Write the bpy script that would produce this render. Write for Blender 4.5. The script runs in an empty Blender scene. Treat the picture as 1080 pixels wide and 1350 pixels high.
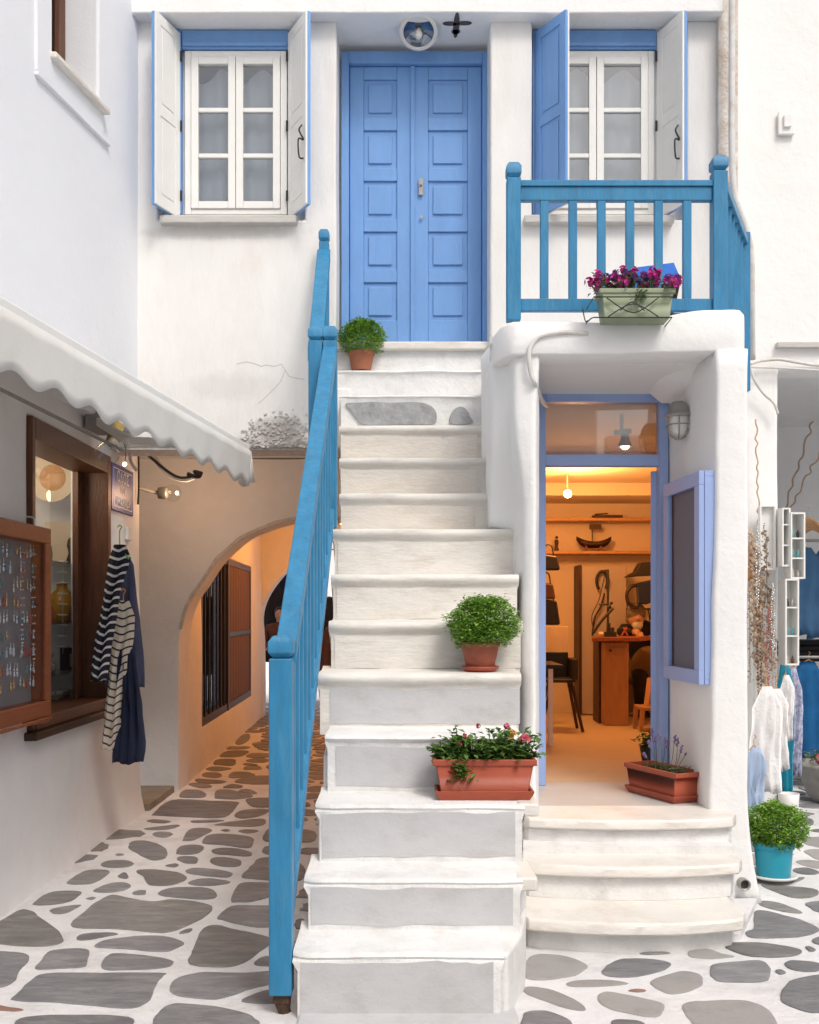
import bpy, bmesh, math, random
from mathutils import Vector, noise, Matrix

# ------------------------------------------------------------------ camera, light, exposure
scn = bpy.context.scene
col = scn.collection
R = math.radians
cam_d = bpy.data.cameras.new('camera'); cam = bpy.data.objects.new('camera', cam_d); col.objects.link(cam)
cam.location = (0, 0, 1.5); cam.rotation_euler = (R(90), 0, 0)
cam_d.sensor_fit = 'VERTICAL'; cam_d.sensor_height = 24.0; cam_d.lens = 24.0 * 1340 / 1350
cam_d.shift_y = 0.1; cam_d.clip_end = 400; cam_d.clip_start = 0.05
scn.camera = cam

SUN_EL, SUN_AZ = 52, 152          # degrees; azimuth clockwise from +Y
w = bpy.data.worlds.new('World'); scn.world = w; w.use_nodes = True
nt = w.node_tree; nt.nodes.clear()
sky = nt.nodes.new('ShaderNodeTexSky'); sky.sky_type = 'NISHITA'; sky.sun_disc = False
sky.sun_elevation = R(SUN_EL); sky.sun_rotation = R(SUN_AZ); sky.dust_density = 6.0; sky.air_density = 1.0; sky.ozone_density = 0.6
hs = nt.nodes.new('ShaderNodeHueSaturation'); hs.inputs['Saturation'].default_value = 0.62
bg = nt.nodes.new('ShaderNodeBackground'); bg.inputs['Strength'].default_value = 0.15
wo = nt.nodes.new('ShaderNodeOutputWorld')
nt.links.new(sky.outputs[0], hs.inputs['Color']); nt.links.new(hs.outputs[0], bg.inputs['Color']); nt.links.new(bg.outputs[0], wo.inputs['Surface'])

sd = bpy.data.lights.new('sun', 'SUN'); sd.energy = 1.45; sd.angle = R(14); sd.color = (1.0, 0.96, 0.91)
so = bpy.data.objects.new('sun', sd); col.objects.link(so)
az, el = R(SUN_AZ), R(SUN_EL)
sdir = Vector((math.sin(az) * math.cos(el), math.cos(az) * math.cos(el), math.sin(el)))   # towards the sun
so.rotation_euler = sdir.to_track_quat('Z', 'Y').to_euler(); so.location = (6, -8, 12)

vs = scn.view_settings
scn.display_settings.display_device = 'sRGB'
vs.view_transform = 'Standard'; vs.look = 'None'; vs.gamma = 1.0; vs.use_curve_mapping = False
vs.exposure = -0.14
try:
    scn.cycles.max_bounces = 8; scn.cycles.diffuse_bounces = 5; scn.cycles.transparent_max_bounces = 12
except Exception: pass

# ------------------------------------------------------------------ survey: photo measurements to metres
def X(px, Y): return (px - 540) / 1340 * Y
def Z(py, Y): return 1.5 - (py - 810) / 1340 * Y
def GY(py, z=0.0): return (1.5 - z) * 1340 / (py - 810)        # distance of a level surface seen at row py

# ------------------------------------------------------------------ materials
M = {}
def mat(name, color, rough=0.6, metal=0.0, bump=0.0, bscale=30.0, var=0.0, vscale=4.0, var2=None, spec=0.4,
        stretch=(1, 1, 1), mapped=False, dirt=None, dscale=1.2, dirt_amt=0.0, trans=0.0, sheen=0.0, coat=0.0, fine=0.0, objc=False, randv=0.0):
    m = bpy.data.materials.new(name); m.use_nodes = True
    n = m.node_tree; N = n.nodes; L = n.links
    b = N['Principled BSDF']
    b.inputs['Roughness'].default_value = rough; b.inputs['Metallic'].default_value = metal
    b.inputs['Specular IOR Level'].default_value = spec
    if sheen: b.inputs['Sheen Weight'].default_value = sheen
    if coat: b.inputs['Coat Weight'].default_value = coat
    if trans: b.inputs['Transmission Weight'].default_value = trans
    if objc:
        t = N.new('ShaderNodeTexCoord'); src = t.outputs['Object']
    else:
        g = N.new('ShaderNodeNewGeometry'); src = g.outputs['Position']
    mp = N.new('ShaderNodeMapping'); mp.inputs['Scale'].default_value = stretch
    L.new(src, mp.inputs['Vector']); src = mp.outputs[0]
    base = None
    if var:
        nz = N.new('ShaderNodeTexNoise'); nz.inputs['Scale'].default_value = vscale; nz.inputs['Detail'].default_value = 8; nz.inputs['Roughness'].default_value = .62
        L.new(src, nz.inputs['Vector'])
        cr = N.new('ShaderNodeValToRGB'); cr.color_ramp.elements[0].position = .3; cr.color_ramp.elements[1].position = .72
        c2 = var2 if var2 else tuple(max(0, c * (1 - var)) for c in color)
        cr.color_ramp.elements[0].color = (*c2, 1); cr.color_ramp.elements[1].color = (*color, 1)
        L.new(nz.outputs['Fac'], cr.inputs[0]); base = cr.outputs[0]
    if dirt:
        nd = N.new('ShaderNodeTexNoise'); nd.inputs['Scale'].default_value = dscale; nd.inputs['Detail'].default_value = 10; nd.inputs['Roughness'].default_value = .7
        L.new(src, nd.inputs['Vector'])
        mr = N.new('ShaderNodeMapRange'); mr.inputs[1].default_value = .5; mr.inputs[2].default_value = .75; mr.inputs[4].default_value = dirt_amt
        L.new(nd.outputs['Fac'], mr.inputs[0])
        mx = N.new('ShaderNodeMix'); mx.data_type = 'RGBA'
        L.new(mr.outputs[0], mx.inputs[0])
        if base: L.new(base, mx.inputs[6])
        else: mx.inputs[6].default_value = (*color, 1)
        mx.inputs[7].default_value = (*dirt, 1); base = mx.outputs[2]
    if randv:
        oi = N.new('ShaderNodeObjectInfo'); mr2 = N.new('ShaderNodeMapRange'); mr2.inputs[3].default_value = 1 - randv; mr2.inputs[4].default_value = 1 + randv
        L.new(oi.outputs['Random'], mr2.inputs[0])
        hv = N.new('ShaderNodeHueSaturation'); L.new(mr2.outputs[0], hv.inputs['Value'])
        if base: L.new(base, hv.inputs['Color'])
        else: hv.inputs['Color'].default_value = (*color, 1)
        base = hv.outputs[0]
    if base: L.new(base, b.inputs['Base Color'])
    else: b.inputs['Base Color'].default_value = (*color, 1)
    if bump:
        nb = N.new('ShaderNodeTexNoise'); nb.inputs['Scale'].default_value = bscale; nb.inputs['Detail'].default_value = 6; nb.inputs['Roughness'].default_value = .6
        L.new(src, nb.inputs['Vector'])
        bp = N.new('ShaderNodeBump'); bp.inputs['Strength'].default_value = 1.0; bp.inputs['Distance'].default_value = bump
        L.new(nb.outputs['Fac'], bp.inputs['Height'])
        out = bp
        if fine:
            nf = N.new('ShaderNodeTexNoise'); nf.inputs['Scale'].default_value = bscale * 9; nf.inputs['Detail'].default_value = 3
            L.new(src, nf.inputs['Vector'])
            bf = N.new('ShaderNodeBump'); bf.inputs['Strength'].default_value = 1.0; bf.inputs['Distance'].default_value = fine
            L.new(nf.outputs['Fac'], bf.inputs['Height']); L.new(bp.outputs[0], bf.inputs['Normal']); out = bf
        L.new(out.outputs[0], b.inputs['Normal'])
    M[name] = m
    return m

mat('plaster', (.82, .81, .79), .75, bump=.007, bscale=6, fine=.0009, var=.10, vscale=2.2, stretch=(1.6, 1.6, .6), dirt=(.60, .53, .44), dscale=1.3, dirt_amt=.3, spec=.25)
mat('plaster_left', (.78, .80, .84), .75, bump=.006, bscale=6, fine=.0010, var=.04, vscale=1.2, spec=.25)
mat('plaster_low', (.81, .81, .82), .75, bump=.008, bscale=6, fine=.0012, var=.08, vscale=2.2, dirt=(.48, .46, .44), dscale=2, dirt_amt=.2, spec=.25)
mat('plaster_smooth', (.84, .84, .835), .7, bump=.012, bscale=5, fine=.0010, var=.04, vscale=2, dirt=(.6, .58, .55), dscale=3, dirt_amt=.10, spec=.25)
mat('step_white', (.80, .795, .785), .6, bump=.010, bscale=13, fine=.0016, var=.12, vscale=4, dirt=(.40, .37, .34), dscale=6, dirt_amt=.42, spec=.3)
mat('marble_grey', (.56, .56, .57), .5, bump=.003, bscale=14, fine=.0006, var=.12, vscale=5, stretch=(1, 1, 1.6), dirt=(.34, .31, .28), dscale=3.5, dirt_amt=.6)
mat('marble_cream', (.74, .69, .62), .5, bump=.004, bscale=22, fine=.0006, var=.14, vscale=5, stretch=(1, 1, 3), var2=(.64, .60, .55), dirt=(.50, .40, .30), dscale=4, dirt_amt=.5)
mat('marble_white', (.78, .75, .70), .45, bump=.005, bscale=15, fine=.0008, var=.14, vscale=4, stretch=(1, 1, 3), dirt=(.46, .38, .30), dscale=5, dirt_amt=.5)
mat('grey_stone', (.42, .43, .44), .8, bump=.006, bscale=35, var=.4, vscale=14, fine=.001)
mat('mortar', (.74, .735, .74), .75, bump=.016, bscale=14, fine=.002, var=.14, vscale=4, dirt=(.40, .375, .36), dscale=2.6, dirt_amt=.65)
mat('platform', (.50, .485, .46), .55, bump=.004, bscale=12, fine=.0008, var=.1, vscale=3, stretch=(1, 3, 1))
mat('slate', (.235, .235, .245), .62, bump=.014, bscale=9, fine=.002, var=.38, vscale=6, stretch=(1, 3, 1), dirt=(.40, .39, .375), dscale=3.5, dirt_amt=.55, randv=.18)
mat('slate_green', (.24, .235, .23), .62, bump=.014, bscale=9, fine=.002, var=.38, vscale=6, stretch=(1, 3, 1), dirt=(.40, .38, .34), dscale=3.5, dirt_amt=.55, randv=.15)
mat('slate_light', (.35, .34, .33), .65, bump=.009, bscale=12, fine=.002, var=.25, vscale=9, dirt=(.18, .17, .16), dscale=9, dirt_amt=.4, randv=.12)
mat('slate_red', (.30, .17, .13), .7, bump=.008, bscale=12, fine=.001, var=.25, vscale=7)
mat('door_blue', (.175, .36, .71), .46, bump=.003, bscale=14, fine=.0005, var=.16, vscale=3, stretch=(2, 2, .6), spec=.4)
mat('rail_blue', (.034, .24, .46), .42, bump=.004, bscale=16, fine=.0008, var=.30, vscale=7, stretch=(2.5, 2.5, .5), dirt=(.10, .27, .40), dscale=9, dirt_amt=.55)
mat('peri_blue', (.33, .44, .74), .45, bump=.002, bscale=18, fine=.0003, var=.06, vscale=5)
mat('white_paint', (.80, .80, .78), .42, bump=.002, bscale=20, fine=.0003, var=.04, vscale=5, dirt=(.55, .5, .45), dscale=12, dirt_amt=.1)
mat('sill_marble', (.58, .56, .53), .55, bump=.004, bscale=20, var=.18, vscale=8, stretch=(1, 1, 4))
mat('wood_brown', (.16, .060, .028), .42, bump=.003, bscale=20, stretch=(6, 6, .8), var=.45, vscale=6)
mat('wood_mid', (.15, .068, .022), .75, bump=.003, bscale=20, stretch=(6, 6, .8), var=.4, vscale=6)
mat('wood_dark', (.055, .026, .014), .5, bump=.003, bscale=20, stretch=(6, 6, .8), var=.4, vscale=6)
mat('wood_orange', (.27, .075, .032), .38, bump=.002, bscale=22, stretch=(5, .9, 5), var=.3, vscale=6)
mat('wood_warm', (.50, .27, .12), .45, bump=.002, bscale=20, stretch=(5, 5, 1), var=.25, vscale=5)
mat('wood_hanger', (.55, .30, .14), .4, var=.2, vscale=20)
mat('driftwood', (.58, .42, .29), .7, bump=.004, bscale=60, var=.3, vscale=20)
mat('terracotta', (.34, .09, .048), .55, bump=.002, bscale=25, fine=.0004, var=.15, vscale=14, dirt=(.45, .25, .18), dscale=20, dirt_amt=.25)
mat('terracotta_pale', (.47, .17, .09), .65, bump=.002, bscale=25, fine=.0004, var=.15, vscale=14)
mat('plastic_red', (.36, .075, .038), .45, bump=.001, bscale=25, var=.10, vscale=9)
mat('plastic_green', (.26, .31, .20), .5, var=.12, vscale=10, dirt=(.35, .33, .25), dscale=14, dirt_amt=.3)
mat('turquoise', (.025, .36, .50), .35, var=.1, vscale=10)
mat('soil', (.06, .045, .03), .95, bump=.02, bscale=60, var=.4, vscale=40)
mat('canvas', (.87, .86, .83), .8, bump=.003, bscale=5, fine=.0006, var=.07, vscale=3, dirt=(.56, .50, .44), dscale=2.5, dirt_amt=.3)
def make_translucent(name, f):
    N = M[name].node_tree.nodes; L = M[name].node_tree.links; b = N['Principled BSDF']; o = N['Material Output']
    t = N.new('ShaderNodeBsdfTranslucent'); mx = N.new('ShaderNodeMixShader'); mx.inputs[0].default_value = f
    L.new(b.inputs['Base Color'].links[0].from_socket, t.inputs[0]); L.new(b.outputs[0], mx.inputs[1]); L.new(t.outputs[0], mx.inputs[2]); L.new(mx.outputs[0], o.inputs['Surface'])
make_translucent('canvas', .18)
mat('alu', (.72, .72, .72), .4, metal=.3, var=.05)
mat('metal_dark', (.05, .05, .05), .5, metal=.7)
mat('mirror_dark', (.20, .23, .28), .12, metal=1.0)
mat('metal_grey', (.38, .37, .35), .5, metal=.5, var=.2, vscale=30)
mat('steel', (.6, .6, .6), .3, metal=.9)
mat('brass', (.62, .42, .10), .3, metal=.9, var=.2, vscale=40)
mat('rust', (.10, .055, .035), .85, bump=.01, bscale=60, var=.4, vscale=30)
mat('cable_white', (.70, .69, .67), .6, var=.15, vscale=12, dirt=(.42, .30, .2), dscale=7, dirt_amt=.7)
mat('cable_dark', (.05, .045, .04), .6)
mat('plastic_black', (.018, .018, .02), .45)
mat('plastic_white', (.75, .74, .71), .4)
mat('sign_blue', (.045, .07, .34), .4, var=.2, vscale=9)
mat('sign_white', (.75, .75, .78), .5)
mat('soot', (.10, .095, .10), .9, var=.4, vscale=30)
mat('crack', (.42, .39, .36), .9)
mat('stained', (.55, .45, .36), .85, bump=.02, bscale=14, fine=.003, var=.35, vscale=7, var2=(.78, .76, .72), dirt=(.30, .22, .16), dscale=8, dirt_amt=.7)
mat('flake', (.66, .64, .61), .85, bump=.006, bscale=30, var=.3, vscale=25, dirt=(.34, .30, .27), dscale=16, dirt_amt=.6)
mat('threshold', (.30, .25, .19), .8, bump=.006, bscale=20, var=.3, vscale=6)
mat('cloth_navy', (.012, .020, .055), .9, bump=.004, bscale=60, var=.2, vscale=15, sheen=.1)
mat('cloth_denim', (.085, .10, .19), .9, bump=.004, bscale=60, var=.35, vscale=60, sheen=.1)
mat('cloth_white', (.78, .77, .77), .9, bump=.008, bscale=40, var=.06, vscale=10, sheen=.1)
mat('cloth_paleblue', (.42, .53, .72), .9, bump=.006, bscale=40, var=.1, vscale=10, stretch=(9, 9, 1))
mat('cloth_teal', (.008, .24, .36), .8, bump=.006, bscale=20, var=.25, vscale=8)
mat('cloth_blue', (.006, .115, .31), .85, bump=.006, bscale=20, var=.3, vscale=8)
mat('cloth_denim_blue', (.045, .125, .25), .85, bump=.006, bscale=20, var=.25, vscale=8)
mat('cloth_dark', (.022, .020, .024), .9, var=.3, vscale=12)
mat('cloth_brown', (.12, .055, .035), .9, var=.3, vscale=12)
mat('cloth_khaki', (.20, .13, .06), .9, var=.2, vscale=12)
mat('cloth_floral', (.62, .62, .74), .9, var=.85, vscale=34, var2=(.10, .12, .25))
mat('skin', (.50, .29, .19), .55, var=.1, vscale=20)
mat('hair_dark', (.02, .016, .014), .6, bump=.01, bscale=80)
mat('hair_grey', (.20, .17, .14), .7, bump=.01, bscale=80, var=.3, vscale=60)
mat('beard', (.55, .54, .50), .9, bump=.01, bscale=80)
mat('leather_brown', (.10, .045, .022), .5, var=.3, vscale=15)
mat('leather_black', (.02, .018, .018), .45, var=.3, vscale=15)
mat('paper', (.62, .52, .40), .8, var=.12, vscale=9)
mat('amber', (.55, .27, .02), .25, var=.2, vscale=12)
mat('ceramic', (.7, .66, .6), .3, var=.5, vscale=50, var2=(.12, .10, .12))
mat('bead_red', (.45, .10, .08), .3)
mat('bead_teal', (.10, .32, .34), .3)
mat('bead_silver', (.75, .75, .73), .18, metal=.85)
mat('bead_gold', (.75, .50, .22), .25, metal=.8)
mat('shells', (.55, .43, .33), .6, var=.6, vscale=50, var2=(.12, .09, .07), randv=.3)
mat('room_wall', (.70, .60, .48), .8, bump=.004, bscale=8, var=.08, vscale=2)  # whitish walls, with the warm cast of the lamp put into the colour
mat('room_floor', (.56, .45, .33), .5, bump=.003, bscale=10, var=.1, vscale=2, stretch=(1, 4, 1))
mat('cupboard_grey', (.42, .37, .35), .5, var=.06, vscale=2)
mat('case_lining', (.20, .225, .25), .8)
mat('case_backing', (.30, .275, .265), .9, var=.2, vscale=4)
mat('curtain', (.52, .54, .57), .9, var=.25, vscale=1.3, stretch=(2, 2, .7))
mat('board_blue', (.015, .14, .55), .4, var=.1, vscale=5)
mat('stone_planter', (.36, .35, .33), .85, bump=.006, bscale=30, var=.25, vscale=18)
mat('lilac', (.24, .17, .34), .7, var=.3, vscale=30)
mat('petal_magenta', (.62, .03, .30), .6, var=.35, vscale=60, objc=True)
mat('petal_purple', (.26, .08, .42), .6, var=.3, vscale=60, objc=True)
mat('petal_pink', (.62, .10, .16), .6, var=.3, vscale=60)
mat('petal_orange', (.75, .38, .08), .6, var=.3, vscale=60)
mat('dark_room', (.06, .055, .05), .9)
mat('green_door', (.03, .07, .055), .5)

def stained_copy(src, name, blobs, tint):
    m = M[src].copy(); m.name = name; N = m.node_tree.nodes; L = m.node_tree.links; b = N['Principled BSDF']
    old = b.inputs['Base Color'].links[0].from_socket
    g = N.new('ShaderNodeNewGeometry'); nz = N.new('ShaderNodeTexNoise'); nz.inputs['Scale'].default_value = 7; nz.inputs['Detail'].default_value = 10; nz.inputs['Roughness'].default_value = .75
    L.new(g.outputs['Position'], nz.inputs['Vector']); acc = None
    for (cx, cz, rx, rz, amt) in blobs:
        mp = N.new('ShaderNodeMapping'); mp.vector_type = 'TEXTURE'; mp.inputs['Location'].default_value = (cx, YW_, cz); mp.inputs['Scale'].default_value = (rx, 50, rz); L.new(g.outputs['Position'], mp.inputs['Vector'])
        ln = N.new('ShaderNodeVectorMath'); ln.operation = 'LENGTH'; L.new(mp.outputs[0], ln.inputs[0])
        ad = N.new('ShaderNodeMath'); ad.operation = 'MULTIPLY_ADD'; ad.inputs[1].default_value = -2.2; L.new(nz.outputs['Fac'], ad.inputs[0]); L.new(ln.outputs['Value'], ad.inputs[2])
        mr = N.new('ShaderNodeMapRange'); mr.inputs[1].default_value = -.55; mr.inputs[2].default_value = .15; mr.inputs[3].default_value = amt; mr.inputs[4].default_value = 0; L.new(ad.outputs[0], mr.inputs[0])
        if acc is None: acc = mr.outputs[0]
        else: mm = N.new('ShaderNodeMath'); mm.operation = 'MAXIMUM'; L.new(acc, mm.inputs[0]); L.new(mr.outputs[0], mm.inputs[1]); acc = mm.outputs[0]
    mx = N.new('ShaderNodeMix'); mx.data_type = 'RGBA'; L.new(acc, mx.inputs[0]); L.new(old, mx.inputs[6]); mx.inputs[7].default_value = (*tint, 1); L.new(mx.outputs[2], b.inputs['Base Color']); M[name] = m
YW_ = 6.95
stained_copy('plaster', 'plaster_facade', [(X(368, 6.95), Z(572, 6.95), .17, .12, .75), (X(330, 6.95), Z(585, 6.95), .2, .05, .6), (X(395, 6.95), Z(588, 6.95), .2, .06, .7), (X(300, 6.95), Z(510, 6.95), .28, .10, .16), (X(290, 6.95), Z(306, 6.95), .5, .05, .3)], (.30, .265, .235))
def leafmat(name, c1, c2):
    m = bpy.data.materials.new(name); m.use_nodes = True
    N = m.node_tree.nodes; L = m.node_tree.links; b = N['Principled BSDF']
    b.inputs['Roughness'].default_value = .42; b.inputs['Specular IOR Level'].default_value = .4
    g = N.new('ShaderNodeNewGeometry'); nz = N.new('ShaderNodeTexWhiteNoise'); nz.noise_dimensions = '1D'
    cr = N.new('ShaderNodeValToRGB'); cr.color_ramp.elements[0].color = (*c1, 1); cr.color_ramp.elements[1].color = (*c2, 1)
    L.new(g.outputs['Random Per Island'], cr.inputs[0]); L.new(cr.outputs[0], b.inputs['Base Color'])
    tr = N.new('ShaderNodeBsdfTranslucent'); L.new(cr.outputs[0], tr.inputs[0])
    mx = N.new('ShaderNodeMixShader'); mx.inputs[0].default_value = .22
    o = N['Material Output']; L.new(b.outputs[0], mx.inputs[1]); L.new(tr.outputs[0], mx.inputs[2]); L.new(mx.outputs[0], o.inputs['Surface'])
    N.remove(nz); M[name] = m
leafmat('leaf_basil', (.095, .23, .02), (.32, .53, .08))
leafmat('leaf_dark', (.045, .11, .02), (.16, .28, .055))
leafmat('leaf_grey', (.08, .12, .05), (.20, .27, .13))

def glassmat(name, tint=(1, 1, 1), base=.04, rough=.02, gl=.5):
    m = bpy.data.materials.new(name); m.use_nodes = True
    N = m.node_tree.nodes; L = m.node_tree.links; N.remove(N['Principled BSDF'])
    t = N.new('ShaderNodeBsdfTransparent'); t.inputs[0].default_value = (*tint, 1)
    g = N.new('ShaderNodeBsdfGlossy'); g.inputs['Roughness'].default_value = rough
    f = N.new('ShaderNodeLayerWeight'); f.inputs[0].default_value = .5
    pw = N.new('ShaderNodeMath'); pw.operation = 'POWER'; pw.inputs[1].default_value = 4.0
    a = N.new('ShaderNodeMath'); a.operation = 'MULTIPLY_ADD'; a.inputs[1].default_value = gl; a.inputs[2].default_value = base
    mx = N.new('ShaderNodeMixShader'); L.new(f.outputs['Facing'], pw.inputs[0]); L.new(pw.outputs[0], a.inputs[0]); L.new(a.outputs[0], mx.inputs[0])
    L.new(t.outputs[0], mx.inputs[1]); L.new(g.outputs[0], mx.inputs[2]); L.new(mx.outputs[0], N['Material Output'].inputs['Surface'])
    M[name] = m
glassmat('glass', (.93, .95, .95), .03)
glassmat('glass_window', (.85, .88, .9), .16, .03)
glassmat('glass_smoke', (.40, .44, .50), .06, .03)
glassmat('glass_case', (.90, .93, .97), .015, .05, .12)
def emis(name, c, s):
    m = bpy.data.materials.new(name); m.use_nodes = True
    b = m.node_tree.nodes['Principled BSDF']; b.inputs['Emission Color'].default_value = (*c, 1); b.inputs['Emission Strength'].default_value = s
    b.inputs['Base Color'].default_value = (*c, 1); M[name] = m
emis('bulb_on', (1, .72, .38), 25)
emis('bulb_small', (1, .80, .5), 8)

def stripes(name, c1, c2, period, duty, axis=2, wob=.004):
    m = bpy.data.materials.new(name); m.use_nodes = True
    N = m.node_tree.nodes; L = m.node_tree.links; b = N['Principled BSDF']; b.inputs['Roughness'].default_value = .9
    uv = N.new('ShaderNodeUVMap'); sp = N.new('ShaderNodeSeparateXYZ'); L.new(uv.outputs[0], sp.inputs[0])
    mo = N.new('ShaderNodeMath'); mo.operation = 'PINGPONG'; mo.inputs[1].default_value = period / 2
    L.new(sp.outputs[1], mo.inputs[0])
    gt = N.new('ShaderNodeMath'); gt.operation = 'GREATER_THAN'; gt.inputs[1].default_value = period / 2 * (1 - duty); L.new(mo.outputs[0], gt.inputs[0])
    mx = N.new('ShaderNodeMix'); mx.data_type = 'RGBA'; mx.inputs[6].default_value = (*c1, 1); mx.inputs[7].default_value = (*c2, 1)
    L.new(gt.outputs[0], mx.inputs[0]); L.new(mx.outputs[2], b.inputs['Base Color']); M[name] = m
stripes('stripe_navy', (.012, .014, .03), (.72, .70, .68), .052, .30)
stripes('stripe_cream', (.70, .62, .52), (.03, .03, .06), .050, .24)

# ------------------------------------------------------------------ helpers
WL = {}                                    # world offset of every object (no rotations on parents)
def link(o, parent=None, loc=(0, 0, 0)):
    col.objects.link(o)
    loc = Vector(loc)
    if parent is not None:
        o.parent = parent; o.location = loc - WL[parent.name]
    else: o.location = loc
    WL[o.name] = loc
    return o
def thing(name, label, cat, loc=(0, 0, 0), group=None):
    o = bpy.data.objects.new(name, None); o.empty_display_size = .1
    link(o, None, loc); return tag(o, label, cat, group)
def tag(o, label, cat, group=None, kind=None):
    if label: o['label'] = label
    if cat: o['category'] = cat
    if group: o['group'] = group
    if kind: o['kind'] = kind
    return o
def copy_part(o, parent, off):
    c = o.copy(); col.objects.link(c); c.parent = parent
    wl = WL[o.name] + Vector(off); WL[c.name] = wl
    c.location = wl - (WL[parent.name] if parent else Vector())
    return c
def copy_tree(o, off, parent=None, label=None):
    c = copy_part(o, parent, off)
    if label: c['label'] = label
    for ch in list(o.children): copy_tree(ch, off, c)
    return c

class MB:
    def __init__(s): s.v = []; s.f = []; s.uv = {}
    def add(s, vs, fs):
        b = len(s.v); s.v += [tuple(v) for v in vs]; s.f += [tuple(i + b for i in f) for f in fs]; return s
    def box(s, x0, x1, y0, y1, z0, z1):
        if x0 > x1: x0, x1 = x1, x0
        if y0 > y1: y0, y1 = y1, y0
        if z0 > z1: z0, z1 = z1, z0
        return s.add([(x0, y0, z0), (x1, y0, z0), (x1, y1, z0), (x0, y1, z0), (x0, y0, z1), (x1, y0, z1), (x1, y1, z1), (x0, y1, z1)],
                     [(0, 3, 2, 1), (4, 5, 6, 7), (0, 1, 5, 4), (1, 2, 6, 5), (2, 3, 7, 6), (3, 0, 4, 7)])
    def hexa(s, p):      # 8 points, same order as box
        return s.add(p, [(0, 3, 2, 1), (4, 5, 6, 7), (0, 1, 5, 4), (1, 2, 6, 5), (2, 3, 7, 6), (3, 0, 4, 7)])
    def beam(s, a, b, wd, h, up=(0, 0, 1)):     # rectangular bar from a to b
        a = Vector(a); b = Vector(b); d = (b - a).normalized(); up = Vector(up)
        r = d.cross(up).normalized(); u = r.cross(d).normalized()
        q = []
        for c in (a, b):
            for sx, sy in ((-1, -1), (1, -1), (1, 1), (-1, 1)): q.append(c + r * wd / 2 * sx + u * h / 2 * sy)
        return s.add(q, [(3, 2, 1, 0), (4, 5, 6, 7), (0, 1, 5, 4), (1, 2, 6, 5), (2, 3, 7, 6), (3, 0, 4, 7)])
    def prism(s, pts, a, b, axis='z'):
        n = len(pts)
        def P(p, t): return {'z': (p[0], p[1], t), 'y': (p[0], t, p[1]), 'x': (t, p[0], p[1])}[axis]
        vs = [P(p, a) for p in pts] + [P(p, b) for p in pts]
        fs = [tuple(range(n))[::-1], tuple(range(n, 2 * n))] + [(i, (i + 1) % n, n + (i + 1) % n, n + i) for i in range(n)]
        return s.add(vs, fs)
    def tube(s, pts, r, seg=8, smooth=True, closed=False, caps=True):
        P = [Vector(p) for p in pts]
        if smooth and len(P) > 2: P = catmull(P, 5, closed)
        rr = r if callable(r) else (lambda t: r)
        base = len(s.v); n = len(P); prev = None
        for i, p in enumerate(P):
            if closed: d = (P[(i + 1) % n] - P[i - 1]).normalized()
            else: d = (P[min(i + 1, n - 1)] - P[max(i - 1, 0)]).normalized()
            if prev is None: prev = d.orthogonal().normalized()
            u = (prev - d * prev.dot(d)).normalized(); prev = u; v = d.cross(u)
            rad = rr(i / max(1, n - 1))
            for k in range(seg):
                a = 2 * math.pi * k / seg; s.v.append(tuple(p + (u * math.cos(a) + v * math.sin(a)) * rad))
        for i in range(n if closed else n - 1):
            j = (i + 1) % n
            for k in range(seg):
                s.f.append((base + i * seg + k, base + i * seg + (k + 1) % seg, base + j * seg + (k + 1) % seg, base + j * seg + k))
        if caps and not closed:
            s.f.append(tuple(base + k for k in range(seg))[::-1]); s.f.append(tuple(base + (n - 1) * seg + k for k in range(seg)))
        return s
    def lathe(s, prof, c=(0, 0, 0), seg=28, axis='z', cap=True):
        base = len(s.v); c = Vector(c)
        for r, h in prof:
            for k in range(seg):
                a = 2 * math.pi * k / seg; q = (r * math.cos(a), r * math.sin(a), h)
                if axis == 'y': q = (q[0], q[2], q[1])
                if axis == 'x': q = (q[2], q[0], q[1])
                s.v.append(tuple(c + Vector(q)))
        for i in range(len(prof) - 1):
            for k in range(seg):
                s.f.append((base + i * seg + k, base + i * seg + (k + 1) % seg, base + (i + 1) * seg + (k + 1) % seg, base + (i + 1) * seg + k))
        if cap:
            s.f.append(tuple(base + k for k in range(seg))[::-1]); s.f.append(tuple(base + (len(prof) - 1) * seg + k for k in range(seg)))
        return s
    def ball(s, c, r, seg=10, rings=7, sc=(1, 1, 1)):
        pr = []
        base = len(s.v); c = Vector(c)
        s.v.append(tuple(c + Vector((0, 0, -r * sc[2]))))
        for i in range(1, rings):
            t = -math.pi / 2 + math.pi * i / rings
            for k in range(seg):
                a = 2 * math.pi * k / seg
                s.v.append(tuple(c + Vector((r * sc[0] * math.cos(t) * math.cos(a), r * sc[1] * math.cos(t) * math.sin(a), r * sc[2] * math.sin(t)))))
        s.v.append(tuple(c + Vector((0, 0, r * sc[2])))); top = len(s.v) - 1
        for k in range(seg):
            s.f.append((base, base + 1 + (k + 1) % seg, base + 1 + k))
            s.f.append((top, base + 1 + (rings - 2) * seg + k, base + 1 + (rings - 2) * seg + (k + 1) % seg))
        for i in range(rings - 2):
            for k in range(seg):
                s.f.append((base + 1 + i * seg + k, base + 1 + i * seg + (k + 1) % seg, base + 1 + (i + 1) * seg + (k + 1) % seg, base + 1 + (i + 1) * seg + k))
        return s
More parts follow.
